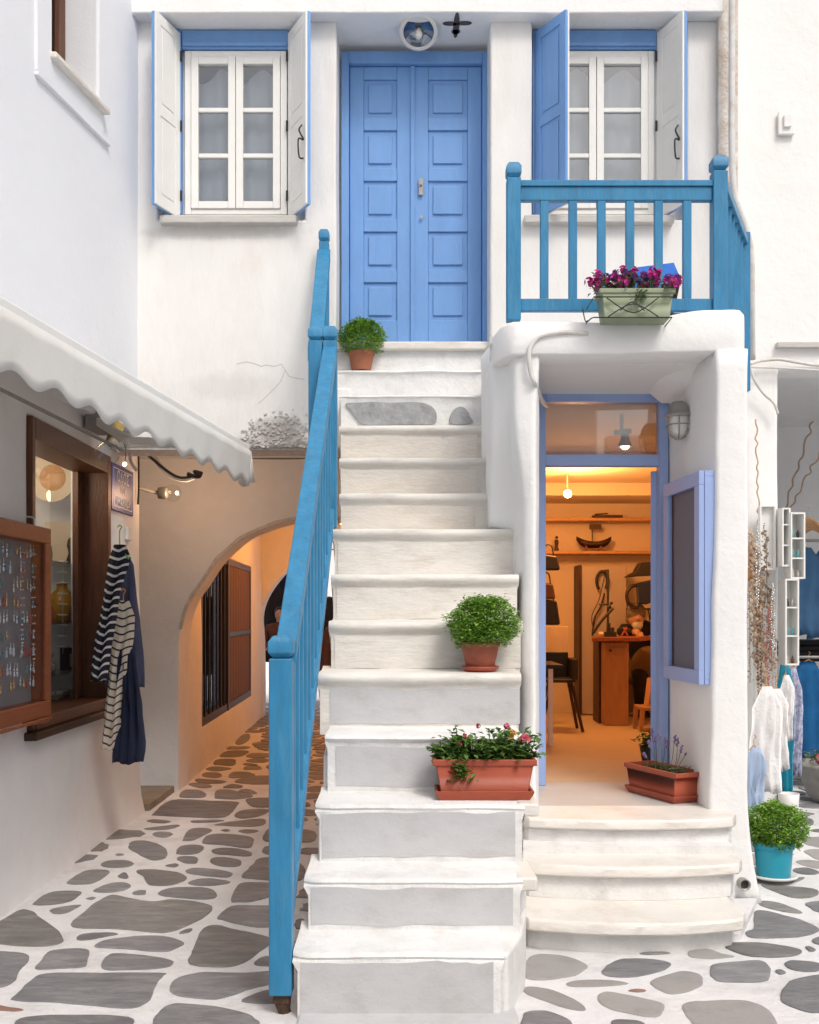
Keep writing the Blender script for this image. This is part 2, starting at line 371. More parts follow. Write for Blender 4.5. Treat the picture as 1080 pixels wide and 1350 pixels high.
    def build(s, name, m, parent=None, bevel=0, seg=2, smooth=False, wob=0, wobf=2.5, weld=False, uvs=None, subd=0, fix=True):
        me = bpy.data.meshes.new(name)
        vs_ = s.v
        if wob:
            vs_ = []
            for v in s.v:
                q = Vector(v) * wobf; vs_.append(tuple(Vector(v) + noise.noise_vector(q) * wob))
        me.from_pydata(vs_, [], s.f)
        if weld or fix:
            bm = bmesh.new(); bm.from_mesh(me)
            if weld: bmesh.ops.remove_doubles(bm, verts=bm.verts, dist=1e-4)
            bmesh.ops.recalc_face_normals(bm, faces=bm.faces)
            bm.to_mesh(me); bm.free()
        if uvs:
            ul = me.uv_layers.new(name='UVMap')
            for lp in me.loops: ul.data[lp.index].uv = uvs[lp.vertex_index]
        me.materials.append(M[m] if isinstance(m, str) else m)
        if smooth or bevel: 
            for p in me.polygons: p.use_smooth = True
        o = bpy.data.objects.new(name, me)
        if bevel:
            b = o.modifiers.new('bevel', 'BEVEL'); b.width = bevel; b.segments = seg; b.limit_method = 'ANGLE'; b.angle_limit = R(35); b.harden_normals = True
        if subd:
            sb = o.modifiers.new('sub', 'SUBSURF'); sb.levels = subd; sb.render_levels = subd
        link(o, parent, (0, 0, 0))
        return o

def catmull(P, n=5, closed=False):
    out = []; N = len(P); rng = range(N if closed else N - 1)
    for i in rng:
        if closed: p0, p1, p2, p3 = P[i - 1], P[i], P[(i + 1) % N], P[(i + 2) % N]
        else: p0, p1, p2, p3 = P[max(i - 1, 0)], P[i], P[i + 1], P[min(i + 2, N - 1)]
        for k in range(n):
            t = k / n
            out.append(.5 * ((2 * p1) + (p2 - p0) * t + (2 * p0 - 5 * p1 + 4 * p2 - p3) * t * t + (3 * p1 - p0 - 3 * p2 + p3) * t ** 3))
    if not closed: out.append(P[-1])
    return out

def cuts(a, b, step, extra=()):
    n = max(1, round((b - a) / step)); v = sorted(set([round(a + (b - a) * i / n, 5) for i in range(n + 1)]))
    for e in extra:
        if a < e < b:
            v = [q for q in v if abs(q - e) > step * .35 or q in (a, b)] + [e]
    return sorted(set(v))

def gridwall(xs, zs, hole, f, back):
    """solid slab over the (x, z) grid, front surface y=f(x,z), thickness back; cells where hole(xc, zc) is true are left open"""
    mb = MB(); idx = {}
    def vid(i, k, side):
        key = (i, k, side)
        if key not in idx:
            p = f(xs[i], zs[k]); idx[key] = len(mb.v)
            q = Vector(p) + (Vector(back) if side else Vector()); mb.v.append(tuple(q))
        return idx[key]
    nx, nz = len(xs) - 1, len(zs) - 1
    sol = [[not hole((xs[i] + xs[i + 1]) / 2, (zs[k] + zs[k + 1]) / 2) for k in range(nz)] for i in range(nx)]
    for i in range(nx):
        for k in range(nz):
            if not sol[i][k]: continue
            a, b, c, d = vid(i, k, 0), vid(i + 1, k, 0), vid(i + 1, k + 1, 0), vid(i, k + 1, 0)
            A, B, C, D = vid(i, k, 1), vid(i + 1, k, 1), vid(i + 1, k + 1, 1), vid(i, k + 1, 1)
            mb.f.append((a, b, c, d)); mb.f.append((D, C, B, A))
            if i == 0 or not sol[i - 1][k]: mb.f.append((a, d, D, A))
            if i == nx - 1 or not sol[i + 1][k]: mb.f.append((b, B, C, c))
            if k == 0 or not sol[i][k - 1]: mb.f.append((a, A, B, b))
            if k == nz - 1 or not sol[i][k + 1]: mb.f.append((d, c, C, D))
    return mb

def column(foot, z0, z1, step=.12, jit=.0):
    """closed loft of footprints foot(z) -> list of (x, y)"""
    mb = MB(); n = max(1, round((z1 - z0) / step)); k = len(foot(z0))
    for i in range(n + 1):
        z = z0 + (z1 - z0) * i / n
        for p in foot(z): mb.v.append((p[0], p[1], z))
    for i in range(n):
        for j in range(k):
            mb.f.append((i * k + j, i * k + (j + 1) % k, (i + 1) * k + (j + 1) % k, (i + 1) * k + j))
    mb.f.append(tuple(range(k))[::-1]); mb.f.append(tuple(n * k + j for j in range(k)))
    return mb
rnd = random.Random(7)
# ------------------------------------------------------------------ ground and its stones
def struct(o): o['kind'] = 'structure'; return o
gm = MB()
gx = [-60, -20, -8] + [-3 + .25 * i for i in range(41)] + [12, 30, 60]
gy = [-60, -20, -6] + [2.6 + .25 * i for i in range(60)] + [24, 40, 80]
for y in gy:
    for x in gx: gm.v.append((x, y, noise.noise((x * .9, y * .9, 0)) * .006 if -3 < x < 7 and 2 < y < 18 else 0))
for j in range(len(gy) - 1):
    for i in range(len(gx) - 1):
        a = j * len(gx) + i; gm.f.append((a, a + 1, a + 1 + len(gx), a + len(gx)))
ground = struct(gm.build('ground', 'mortar', smooth=True, fix=False))

T = []   # traced flagstones: (origin x, origin y, scale, [points], material)
def tr(ox, oy, s, pts, m='slate'): T.append(([(ox + x / s, oy + y / s) for x, y in pts], m))
A = (0, 1080, 4.5); B = (200, 1080, 4.5); C = (180, 920, 4.154); D = (660, 960, 2.571)
tr(*A, [(-150,620),(0,605),(120,540),(190,548),(240,590),(330,650),(372,705),(360,735),(280,755),(100,755),(0,742),(-150,740)], 'slate_green')
tr(*A, [(0,785),(120,795),(170,815),(165,850),(110,910),(80,970),(0,1000),(-150,990),(-180,850),(-100,780)])
tr(*A, [(210,885),(260,825),(300,785),(400,772),(510,775),(525,800),(515,860),(480,880),(300,892)])
tr(*A, [(600,860),(640,810),(700,797),(900,815),(1015,835),(1028,860),(960,885),(760,898),(625,893)])
tr(*A, [(75,1065),(180,965),(270,920),(600,915),(960,915),(975,930),(935,975),(900,1060),(850,1105),(740,1127),(400,1100),(200,1090),(85,1078)])
tr(*A, [(-60,1100),(0,1108),(130,1132),(90,1147),(0,1143),(-80,1140)], 'slate_red')
tr(*A, [(80,1235),(160,1175),(470,1165),(770,1175),(790,1240),(770,1340),(400,1400),(110,1350)])
tr(*A, [(195,500),(290,440),(400,428),(475,432),(478,450),(420,490),(330,510),(230,515)], 'slate_green')
tr(*A, [(295,545),(340,525),(480,510),(450,535),(390,562),(320,565)], 'slate_green')
tr(*A, [(398,375),(470,325),(540,302),(620,303),(650,320),(600,360),(540,388),(430,390)], 'slate_green')
tr(*A, [(600,268),(640,248),(720,243),(770,250),(793,268),(740,288),(640,290)], 'slate_green')
tr(*A, [(697,345),(720,322),(745,320),(762,340),(745,357)])
tr(*A, [(760,165),(785,135),(850,130),(930,145),(980,175),(992,215),(965,240),(900,245),(840,220),(780,185)])
tr(*A, [(553,430),(590,405),(660,383),(740,380),(777,400),(740,425),(660,440),(590,438)])
tr(*A, [(510,475),(550,463),(568,470),(540,483)])
tr(*A, [(783,440),(820,424),(862,425),(860,450),(810,453)])
tr(*A, [(425,620),(500,550),(560,500),(640,460),(690,455),(800,478),(920,492),(1020,478),(1150,490),(1257,520),(1225,575),(1100,640),(990,675),(900,672),(700,655),(460,648)], 'slate_green')
tr(*A, [(453,710),(490,687),(600,678),(700,683),(600,705),(480,722)])
tr(*A, [(570,748),(640,718),(850,695),(1000,702),(1095,735),(1040,770),(960,790),(760,775),(600,765)])
tr(*A, [(812,310),(870,300),(960,305),(1060,320),(1108,345),(1080,375),(1000,397),(900,397),(870,380),(850,345)], 'slate_green')
tr(*A, [(685,214),(715,208),(740,214),(710,220)])
tr(*A, [(870,10),(920,2),(1005,12),(1012,20),(960,27),(885,18)])
tr(*A, [(980,278),(1040,266),(1060,275),(1030,287)])
tr(*B, [(145,200),(165,165),(240,153),(300,160),(307,180),(270,205),(190,212),(150,208)])
tr(*B, [(147,240),(180,222),(260,225),(277,245),(260,265),(200,262)])
tr(*B, [(185,125),(200,90),(240,58),(330,55),(355,72),(310,100),(250,128),(195,132)])
tr(*B, [(40,440),(100,412),(200,405),(330,410),(385,440),(370,470),(280,477),(130,465),(60,455)])
tr(*B, [(300,135),(330,100),(400,90),(520,97),(600,115),(597,155),(560,172),(420,155),(320,150)])
tr(*B, [(358,185),(420,172),(540,180),(595,205),(570,220),(440,213),(370,203)])
tr(*B, [(347,250),(370,232),(450,230),(520,245),(530,270),(490,283),(410,280),(360,265)])
tr(*B, [(200,308),(250,293),(380,300),(470,318),(485,330),(440,347),(320,338),(230,325)])
tr(*B, [(217,383),(270,358),(360,355),(450,368),(462,380),(380,395),(280,397)])
tr(*B, [(410,68),(450,62),(468,70),(440,77)])
tr(*B, [(515,70),(560,62),(620,66),(632,75),(580,87),(530,80)])
tr(*B, [(370,35),(480,15),(600,2),(660,0),(678,15),(660,40),(560,48),(440,43)])
tr(*B, [(235,12),(300,8),(400,5),(430,12),(350,22),(250,24)])
tr(*B, [(658,120),(670,85),(700,60),(780,62),(790,130),(700,138)])
tr(*B, [(820,70),(880,60),(970,78),(975,120),(930,138),(830,128)])
tr(*B, [(655,195),(670,168),(720,160),(790,170),(780,205),(700,210)])
tr(*B, [(535,345),(570,300),(600,270),(640,235),(720,230),(830,235),(880,260),(910,300),(900,350),(860,368),(780,368),(620,357)])
tr(*B, [(470,488),(495,420),(530,383),(620,377),(730,385),(760,430),(700,460),(600,488),(520,492)])
tr(*B, [(390,585),(440,535),(500,513),(640,515),(750,520),(780,570),(740,630),(620,642),(500,620),(420,598)])
tr(*B, [(215,840),(250,770),(280,690),(320,645),(390,632),(450,645),(560,670),(690,700),(715,730),(680,760),(600,820),(500,870),(370,882),(250,870)], 'slate_green')
tr(*B, [(605,858),(640,825),(700,817),(770,835),(780,870),(650,874)])
tr(*B, [(110,1005),(130,960),(190,930),(320,912),(560,915),(730,905),(760,940),(690,985),(560,1020),(420,1065),(330,1072),(180,1060),(120,1035)])
tr(*B, [(540,1075),(620,1035),(700,1018),(760,1040),(780,1080),(700,1097),(580,1092)])
tr(*B, [(10,1215),(50,1140),(110,1103),(180,1098),(380,1115),(560,1155),(620,1190),(640,1225),(560,1330),(300,1390),(60,1340)])
tr(*B, [(170,680),(200,660),(245,652),(225,672)])
tr(*B, [(850,605),(900,595),(910,640),(860,650)])
tr(*C, [(93,635),(190,562),(400,565),(548,572),(550,590),(485,655),(300,655),(110,645)])
tr(*C, [(235,540),(265,508),(340,508),(378,525),(370,545),(280,547)])
tr(*C, [(288,478),(310,467),(390,472),(412,490),(350,495)])
tr(*C, [(318,452),(350,445),(470,455),(490,462),(440,472),(350,468)])
tr(*C, [(428,540),(440,510),(500,505),(580,520),(640,540),(560,555),(450,552)])
tr(*C, [(358,425),(380,410),(450,412),(470,430),(430,440),(375,435)])
tr(*C, [(383,388),(420,378),(490,382),(520,390),(450,402),(395,398)])
tr(*C, [(420,362),(445,338),(530,336),(545,350),(530,372),(450,368)])
tr(*C, [(455,318),(500,292),(600,290),(612,300),(570,322),(480,326)])
tr(*C, [(540,245),(580,205),(620,200),(618,230),(570,256)])
tr(*C, [(505,430),(530,408),(610,408),(650,425),(590,438),(520,440)])
tr(*C, [(475,490),(520,475),(580,482),(570,495),(500,495)])
tr(*C, [(535,460),(620,432),(740,428),(800,440),(780,470),(640,475)])
tr(*C, [(560,508),(610,502),(660,520),(640,530),(590,520)])
tr(*C, [(600,560),(660,550),(740,552),(760,575),(740,598),(640,598)])
tr(*C, [(540,650),(570,620),(680,610),(730,618),(690,645),(590,663)])
tr(*C, [(605,340),(680,330),(730,340),(700,355),(620,352)])
tr(*C, [(600,320),(640,305),(740,308),(735,325),(640,330)])
tr(*D, [(80,835),(85,795),(110,773),(160,768),(220,775),(275,795),(293,815),(250,840),(170,855),(100,855)], 'slate_light')
tr(*D, [(345,825),(390,790),(450,783),(520,785),(580,800),(540,825),(460,845),(370,845)])
tr(*D, [(222,868),(260,857),(340,855),(430,868),(360,878),(250,880)], 'slate_light')
tr(*D, [(75,885),(110,878),(180,890),(250,920),(285,950),(270,960),(200,945),(110,912)], 'slate_light')
tr(*D, [(328,920),(340,900),(380,898),(470,915),(550,935),(550,965),(530,982),(440,972),(360,950)], 'slate_light')
tr(*D, [(510,862),(560,840),(620,825),(670,835),(685,865),(650,890),(580,905),(530,888)], 'slate_light')
tr(*D, [(435,893),(460,888),(492,893),(465,899)], 'slate_red')
tr(*D, [(70,990),(90,965),(140,960),(200,975),(245,1003),(230,1060),(80,1060)])
tr(*D, [(375,1000),(400,990),(460,992),(490,1003),(480,1030),(390,1030)])
tr(*D, [(615,950),(640,930),(730,925),(830,925),(900,950),(930,985),(920,1030),(700,1030),(640,990)], 'slate_light')
tr(*D, [(710,830),(720,805),(780,795),(880,790),(905,810),(915,840),(880,860),(760,862),(720,850)])
tr(*D, [(635,765),(650,752),(700,750),(760,768),(790,775),(720,782),(650,778)], 'slate_light')
tr(*D, [(750,735),(800,728),(900,730),(990,745),(1020,760),(970,775),(860,775),(790,757)], 'slate_green')
tr(*D, [(830,695),(860,680),(862,625),(900,620),(960,635),(1030,655),(1078,682),(1030,705),(930,712),(850,710)])
tr(*D, [(875,590),(905,587),(960,598),(1025,627),(960,622),(890,605)], 'slate_green')
tr(*D, [(885,532),(940,533),(1060,545),(1078,560),(1050,575),(990,575),(930,555)], 'slate_green')
tr(*D, [(1035,595),(1080,588),(1150,590),(1150,625),(1080,625),(1050,610)])
tr(*D, [(963,800),(990,788),(1050,792),(1090,805),(1070,825),(1000,822)])
tr(*D, [(948,920),(980,860),(1060,840),(1130,845),(1140,940),(1080,965),(1000,950)])
tr(*D, [(930,822),(950,820),(965,828),(945,834)])
tr(*D, [(1055,720),(1080,710),(1120,712),(1110,735),(1070,732)])
tr(*D, [(1030,742),(1050,742),(1070,752),(1050,757)])
tr(*D, [(470,765),(520,760),(575,763),(520,770)])
tr(*D, [(1000,455),(1040,448),(1110,460),(1110,478),(1060,475)], 'slate_light')
tr(*D, [(1030,420),(1060,412),(1120,420),(1120,450),(1070,445)], 'slate_light')
tr(*D, [(990,480),(1040,475),(1080,490),(1060,498),(1010,495)])
tr(*D, [(880,505),(950,515),(1030,508),(990,525),(920,523)])
tr(*D, [(1020,375),(1060,370),(1120,375),(1120,410),(1060,402),(1030,392)], 'slate_light')
tr(*D, [(1000,310),(1055,308),(1058,328),(1010,326)])
tr(*D, [(1000,262),(1040,255),(1120,262),(1120,272),(1040,272)])

def stone_mesh(pts2, h=.007, dense=True):
    P = [Vector((x, y)) for x, y in pts2]
    c = sum(P, Vector((0, 0))) / len(P)
    Q = catmull(P, 4 if dense else 2, True)
    out_ = []
    for q in Q:
        nn = noise.noise_vector(Vector((q.x * 11, q.y * 11, 2))) * .007 + noise.noise_vector(Vector((q.x * 34, q.y * 34, 5))) * .003
        out_.append(q - c + Vector((nn.x, nn.y)))
    return c, out_, h
stone_n = 0
def add_stone(pts2, m, h=None, dense=True):
    global stone_n
    c, Q, hh = stone_mesh(pts2, dense=dense)
    hh = h or rnd.uniform(.005, .008)
    size = max(q.length for q in Q); ins = min(.010, size * .15)
    n = len(Q); mb = MB()
    for q in Q: mb.v.append((q.x, q.y, -.01))
    for q in Q: mb.v.append((q.x, q.y, hh * .55))
    for q in Q:
        f = 1 - ins / max(q.length, .02); mb.v.append((q.x * f, q.y * f, hh))
    for a in range(2):
        for i in range(n): mb.f.append((a * n + i, a * n + (i + 1) % n, (a + 1) * n + (i + 1) % n, (a + 1) * n + i))
    mb.f.append(tuple(2 * n + i for i in range(n)))
    o = mb.build('stone', m, fix=True)
    o.parent = ground; o.location = (c.x, c.y, 0); WL[o.name] = Vector((c.x, c.y, 0)); stone_n += 1
    return o
def proj(p): Y = GY(p[1]); return (X(p[0], Y), Y)
traced_w = []
for pts, m in T:
    wp = [proj(p) for p in pts]; traced_w.append(wp); add_stone(wp, m)

# flagstones beyond the measured ones: irregular cells round the same kind of seed points
def poly_in(p, poly):
    r = False; n = len(poly)
    for i in range(n):
        a, b = poly[i], poly[(i + 1) % n]
        if (a[1] > p[1]) != (b[1] > p[1]) and p[0] < (b[0] - a[0]) * (p[1] - a[1]) / (b[1] - a[1]) + a[0]: r = not r
    return r
block = []
for wp in traced_w:
    n = len(wp)
    for i in range(n):
        a = wp[i]; b = wp[(i + 1) % n]; L_ = math.dist(a, b); k = max(1, int(L_ / .07))
        for t in range(k): block.append((a[0] + (b[0] - a[0]) * t / k, a[1] + (b[1] - a[1]) * t / k))
regions = [((-2.4, 2.8), (8.3, 17.5), .27, 1.5), ((-2.05, .0), (2.7, 8.3), .26, 1.0), ((-.1, 5.2), (2.9, 5.4), .27, 1.0), ((1.8, 4.6), (5.4, 12.5), .27, 1.3)]
seeds = []
def allowed(x, y):
    if x > -.5 and y > 3.35 and x < .55: return False
    if .45 < x < 1.8 and y > 4.5: return False
    if x > 1.75 and y > 5.25 and x < 1.76 + (y - 5.25) * .42 and y < 7.5: return False
    if x >= .5 and y > 8.6 and x < 2.55: return False
    if x > -.45 and y > 7.2 and x < 2.5: return False
    if x < -2.0 and y < 8.5: return False
    return True
rs = random.Random(11)
for (x0, x1), (y0, y1), d, an in regions:
    for _ in range(2600):
        x = rs.uniform(x0, x1); y = rs.uniform(y0, y1)
        if x < -2.0 - max(0, (y - 8.6)) * .03 + .06 and y > 8.6 - .3: continue
        if not allowed(x, y): continue
        if any((x - bx) ** 2 + (y - by) ** 2 < (d * .42) ** 2 for bx, by in block): continue
        dd = d * rs.choice((.7, 1, 1, 1.3))
        if any(((x - sx) / 1.25) ** 2 + (y - sy) ** 2 < max(dd, sd_) ** 2 * .62 for sx, sy, sd_ in seeds): continue
        if any(poly_in((x, y), wp) for wp in traced_w): continue
        seeds.append((x, y, dd))
allp = [(x, y) for x, y, _ in seeds] + block
cells = []
for (x, y, d) in seeds:
    poly = [(x - .32, y - .24), (x + .32, y - .24), (x + .32, y + .24), (x - .32, y + .24)]
    near = [q for q in allp if (q[0] - x) ** 2 + (q[1] - y) ** 2 < .64 and q != (x, y)]
    near.sort(key=lambda q: (q[0] - x) ** 2 + (q[1] - y) ** 2)
    for q in near[:70]:
        mx_, my_ = (x + q[0]) / 2, (y + q[1]) / 2; nx_, ny_ = q[0] - x, q[1] - y; L_ = math.hypot(nx_, ny_); nx_ /= L_; ny_ /= L_
        gap = .022; out = []
        for i in range(len(poly)):
            a, b = poly[i], poly[(i + 1) % len(poly)]
            da = (a[0] - mx_) * nx_ + (a[1] - my_) * ny_ + gap; db = (b[0] - mx_) * nx_ + (b[1] - my_) * ny_ + gap
            if da <= 0: out.append(a)
            if (da < 0) != (db < 0): t = da / (da - db); out.append((a[0] + (b[0] - a[0]) * t, a[1] + (b[1] - a[1]) * t))
        poly = out
        if len(poly) < 3: break
    if len(poly) < 3: continue
    # merge very short edges so that the outline rounds off like worn slate
    P2 = []
    for p in poly:
        if not P2 or math.dist(p, P2[-1]) > .05: P2.append(p)
    if len(P2) > 3 and math.dist(P2[0], P2[-1]) < .05: P2.pop()
    if len(P2) < 3: continue
    cx = sum(p[0] for p in P2) / len(P2); cy = sum(p[1] for p in P2) / len(P2)
    mid = [((P2[i][0] * .5 + P2[(i + 1) % len(P2)][0] * .5), (P2[i][1] * .5 + P2[(i + 1) % len(P2)][1] * .5)) for i in range(len(P2))]
    rounded = []
    for i in range(len(P2)):
        p = P2[i]; rounded.append(((p[0] - cx) * .86 + cx, (p[1] - cy) * .86 + cy)); rounded.append(mid[i])
    if max(math.dist(r_, (cx, cy)) for r_ in rounded) < .045: continue
    cells.append((rounded, (cx, cy)))
cells.sort(key=lambda c: math.hypot(c[1][0], c[1][1]) + (3 if c[1][0] > 2.4 else 0))
room_left = 296 - stone_n
for poly, c in cells[:room_left]:
    add_stone(poly, rs.choice(('slate', 'slate', 'slate_green', 'slate_light') if c[0] > 0 else ('slate', 'slate', 'slate_green')), dense=False)
rest = MB()
for poly, c in cells[room_left:]:
    n = len(poly); rest.add([(p[0], p[1], -.01) for p in poly] + [(p[0], p[1], .009) for p in poly],
                            [(i, (i + 1) % n, n + (i + 1) % n, n + i) for i in range(n)] + [tuple(n + i for i in range(n))])
if rest.v:
    o = rest.build('far_stones', 'slate', ground); o['kind'] = 'stuff'

# facing houses across the lane, behind the viewer (they close the street and are mirrored in the panes)
o = MB().box(-9, -1.2, -3.9, -3.6, -.02, 4.9).box(-1.2, 3.0, -4.4, -4.1, -.02, 5.6).box(3.0, 9, -3.5, -3.2, -.02, 4.2).build('opposite_house_wall', 'plaster'); struct(o)
# ------------------------------------------------------------------ main house
YW = 6.95
house = thing('white_house', 'whitewashed two-storey house with blue double door at the top of the outdoor staircase', 'house', (0.2, YW, 0))
def sm(t): t = max(0, min(1, t)); return t * t * (3 - 2 * t)
zb = Z(590, YW)
WX0, WX1, WZ = -1.72, -.716, 4.20           # left window recess
VX0, VX1 = .84, 1.893                       # right window recess
DX0, DX1 = -.50, .552                       # door recess
HL, HR = -2.3, 2.205
def hole(x, z):
    if z > WZ and (WX0 < x < WX1 or VX0 < x < VX1): return True
    if DX0 < x < DX1 and z > 3.04: return True
    if z < 3.05 and x > -.40: return True
    return False
xs = cuts(HL, HR, .12, (WX0, WX1, VX0, VX1, DX0, DX1, -.40)); zs = cuts(zb, 5.56, .12, (3.17, WZ, 3.05))
def ff(x, z):
    n = noise.noise((x * 1.3, z * 1.3, 3)) * .010 + noise.noise((x * 4, z * 4, 8)) * .003
    return (x + noise.noise((x * 2, z * 1.4, 5)) * .006, YW + n, z + noise.noise((x * 2.2, z * 2, 9)) * (.014 if z < zb + .05 else .004))
gridwall(xs, zs, hole, ff, (0, .30, 0)).build('front_wall', 'plaster_facade', house, bevel=.018, seg=3, smooth=True)
# window-recess walls and door-recess wall (set back)
b = MB()
b.box(WX0 - .02, -1.565, 7.085, 7.2, WZ - .1, 5.6); b.box(-.845, WX1 + .02, 7.085, 7.2, WZ - .1, 5.6)
b.box(VX0 - .02, .885, 7.085, 7.2, WZ - .1, 5.6); b.box(1.705, VX1 + .02, 7.085, 7.2, WZ - .1, 5.6)
b.box(-1.565, -.845, 7.085, 7.2, WZ - .1, 4.27); b.box(.885, 1.705, 7.085, 7.2, WZ - .1, 4.27)
b.build('recess_wall', 'plaster', house)
# eave slab, dirty soffit
xs = cuts(-2.25, 2.12, .15); zs = [5.556, 5.62, 5.75, 5.9, 6.1]
gridwall(xs, zs, lambda x, z: False, lambda x, z: (x, 6.85 + noise.noise((x * 1.5, z, 1)) * .008, z + noise.noise((x * .8, z, 4)) * .008), (0, .62, 0)).build('eave', 'plaster_smooth', house, bevel=.012, seg=2, smooth=True)
MB().box(-2.25, 2.12, 6.93, 7.6, 5.95, 9.0).build('parapet', 'plaster', house)
MB().box(2.10, 2.23, 6.90, 7.2, 3.0, 9.0).build('corner_strip', 'stained', house, wob=.006, wobf=5)
# house volume behind the facade (hidden flanks)
MB().box(2.21, 2.35, 7.26, 7.38, 0, 9).build('side_wall', 'plaster', house)
# passage ceiling and dirty underside of the facade beam
MB().box(-2.6, -.38, 7.26, 16.5, 2.82, 3.04).build('passage_ceiling', 'plaster', house, wob=.01)
MB().box(-2.28, -.41, 6.965, 7.245, zb - .012, zb + .004).build('beam_underside', 'flake', house, wob=.006, wobf=8)

# flaking paint above the passage
rf = random.Random(3); fl = MB()
for i in range(230):
    u = rf.random(); px = 318 + 92 * u ** .75; py = 590 - abs(rf.gauss(0, 22)) 
    if py < 536: continue
    x = X(px, YW); z = Z(py, YW); s_ = rf.uniform(.004, .016); a0 = rf.uniform(0, 6.28)
    k = rf.choice((4, 5)); tilt = rf.uniform(-.5, .5); yy = YW - .006 + noise.noise((x * 1.3, z * 1.3, 3)) * .010
    vsx = []
    for j in range(k):
        a = a0 + 6.28 * j / k; r_ = s_ * rf.uniform(.6, 1.1)
        vsx.append((x + r_ * math.cos(a), yy - .001 - tilt * r_ * math.sin(a) * .3 - rf.random() * .002, z + r_ * math.sin(a) * .7))
    n = len(vsx); fl.add(vsx + [(v[0], YW + .01, v[2]) for v in vsx], [tuple(range(n))] + [(j, (j + 1) % n, n + (j + 1) % n, n + j) for j in range(n)])
o = fl.build('peeling_paint', 'flake', house); o['kind'] = 'stuff'
# cracks in the plaster
def crack(pxs, w_=.0022):
    mb = MB()
    for i in range(len(pxs) - 1):
        a = Vector((X(pxs[i][0], YW), YW - .004, Z(pxs[i][1], YW))); bb = Vector((X(pxs[i + 1][0], YW), YW - .004, Z(pxs[i + 1][1], YW)))
        for v in (a, bb): v.y = YW + noise.noise((v.x * 1.3, v.z * 1.3, 3)) * .010 + noise.noise((v.x * 4, v.z * 4, 8)) * .003 - .0004
        mb.beam(a, bb, w_, .003)
    return mb.build('crack', 'crack', house)
crack([(312,480),(325,477),(335,479),(345,483),(352,481),(362,483),(371,480),(376,488),(381,496),(392,499),(402,500)])
crack([(376,488),(370,503),(362,512),(352,522),(341,532)], .0016)

# upper windows
def upper_window(x0, x1, y=7.06, z0=4.275, z1=5.41, px0=None):
    wdw = MB()
    fw = .045
    wdw.box(x0, x0 + fw, y - .01, y + .05, z0, z1); wdw.box(x1 - fw, x1, y - .01, y + .05, z0, z1)
    wdw.box(x0 + fw, x1 - fw, y - .01, y + .05, z1 - fw, z1); wdw.box(x0 + fw, x1 - fw, y - .01, y + .05, z0, z0 + fw * .8)
    win = wdw.build('window', 'white_paint', house, bevel=.004)
    xm = (x0 + x1) / 2
    hgt = (z1 - z0 - fw * 1.8)
    for sx0, sx1 in ((x0 + fw + .002, xm - .002), (xm + .002, x1 - fw - .002)):
        s = MB(); st = .05; ya, yb = y - .022, y + .022
        zz0, zz1 = z0 + fw * .8 + .002, z1 - fw - .002
        s.box(sx0, sx0 + st, ya, yb, zz0, zz1); s.box(sx1 - st, sx1, ya, yb, zz0, zz1)
        s.box(sx0 + st, sx1 - st, ya, yb, zz0, zz0 + st); s.box(sx0 + st, sx1 - st, ya, yb, zz1 - st, zz1)
        for k in (1, 2):
            zc = zz0 + st + (zz1 - zz0 - 2 * st) * k / 3; s.box(sx0 + st, sx1 - st, ya + .004, yb - .004, zc - .015, zc + .015)
        s.build('sash', 'white_paint', win, bevel=.004)
        for k in range(3):
            a = zz0 + st + (zz1 - zz0 - 2 * st) * k / 3; c = zz0 + st + (zz1 - zz0 - 2 * st) * (k + 1) / 3
            MB().box(sx0 + st - .003, sx1 - st + .003, y - .002, y + .002, a + .012, c - .012).build('pane', 'glass_window', win)
    # curtain behind the glass, rippled
    c = MB(); n = 40
    for i in range(n + 1):
        x = x0 + fw + (x1 - x0 - 2 * fw) * i / n; yy = y + .07 + .006 * math.sin(i * .9) + .006 * math.sin(i * .4)
        c.v += [(x, yy, z0 + .02), (x, yy, z1 - .14 - .05 * math.sin(i * .35))]
    for i in range(n): c.f.append((2 * i, 2 * i + 2, 2 * i + 3, 2 * i + 1))
    c.build('curtain', 'curtain', win, smooth=True)
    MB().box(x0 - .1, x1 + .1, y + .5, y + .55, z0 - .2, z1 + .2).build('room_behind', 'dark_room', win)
    return win
w1 = upper_window(-1.56, -.850)
w2 = upper_window(.89, 1.70)
for x0, x1, wn in ((-1.575, -.838, w1), (.875, 1.712, w2)):
    l = MB(); l.box(x0, x1, 7.035, 7.10, 5.415, 5.545); l.box(x0 + .01, x1 - .01, 7.02, 7.036, 5.43, 5.455); l.build('lintel', 'door_blue', wn, bevel=.004)
MB().box(.853, .884, 7.03, 7.10, 4.275, 5.545).build('jamb', 'door_blue', w2, bevel=.004)
MB().box(-1.632, -1.580, 7.03, 7.10, 4.275, 5.545).build('jamb', 'door_blue', w1, bevel=.004)
for (a, b2, wn) in ((X(211, 6.9), X(391, 6.9), w1), (X(691, 6.9), X(889, 6.9), w2)):
    MB().box(a, b2, 6.885, 7.12, 4.155, 4.208).build('window_sill', 'sill_marble', wn, bevel=.008, seg=3, wob=.003)

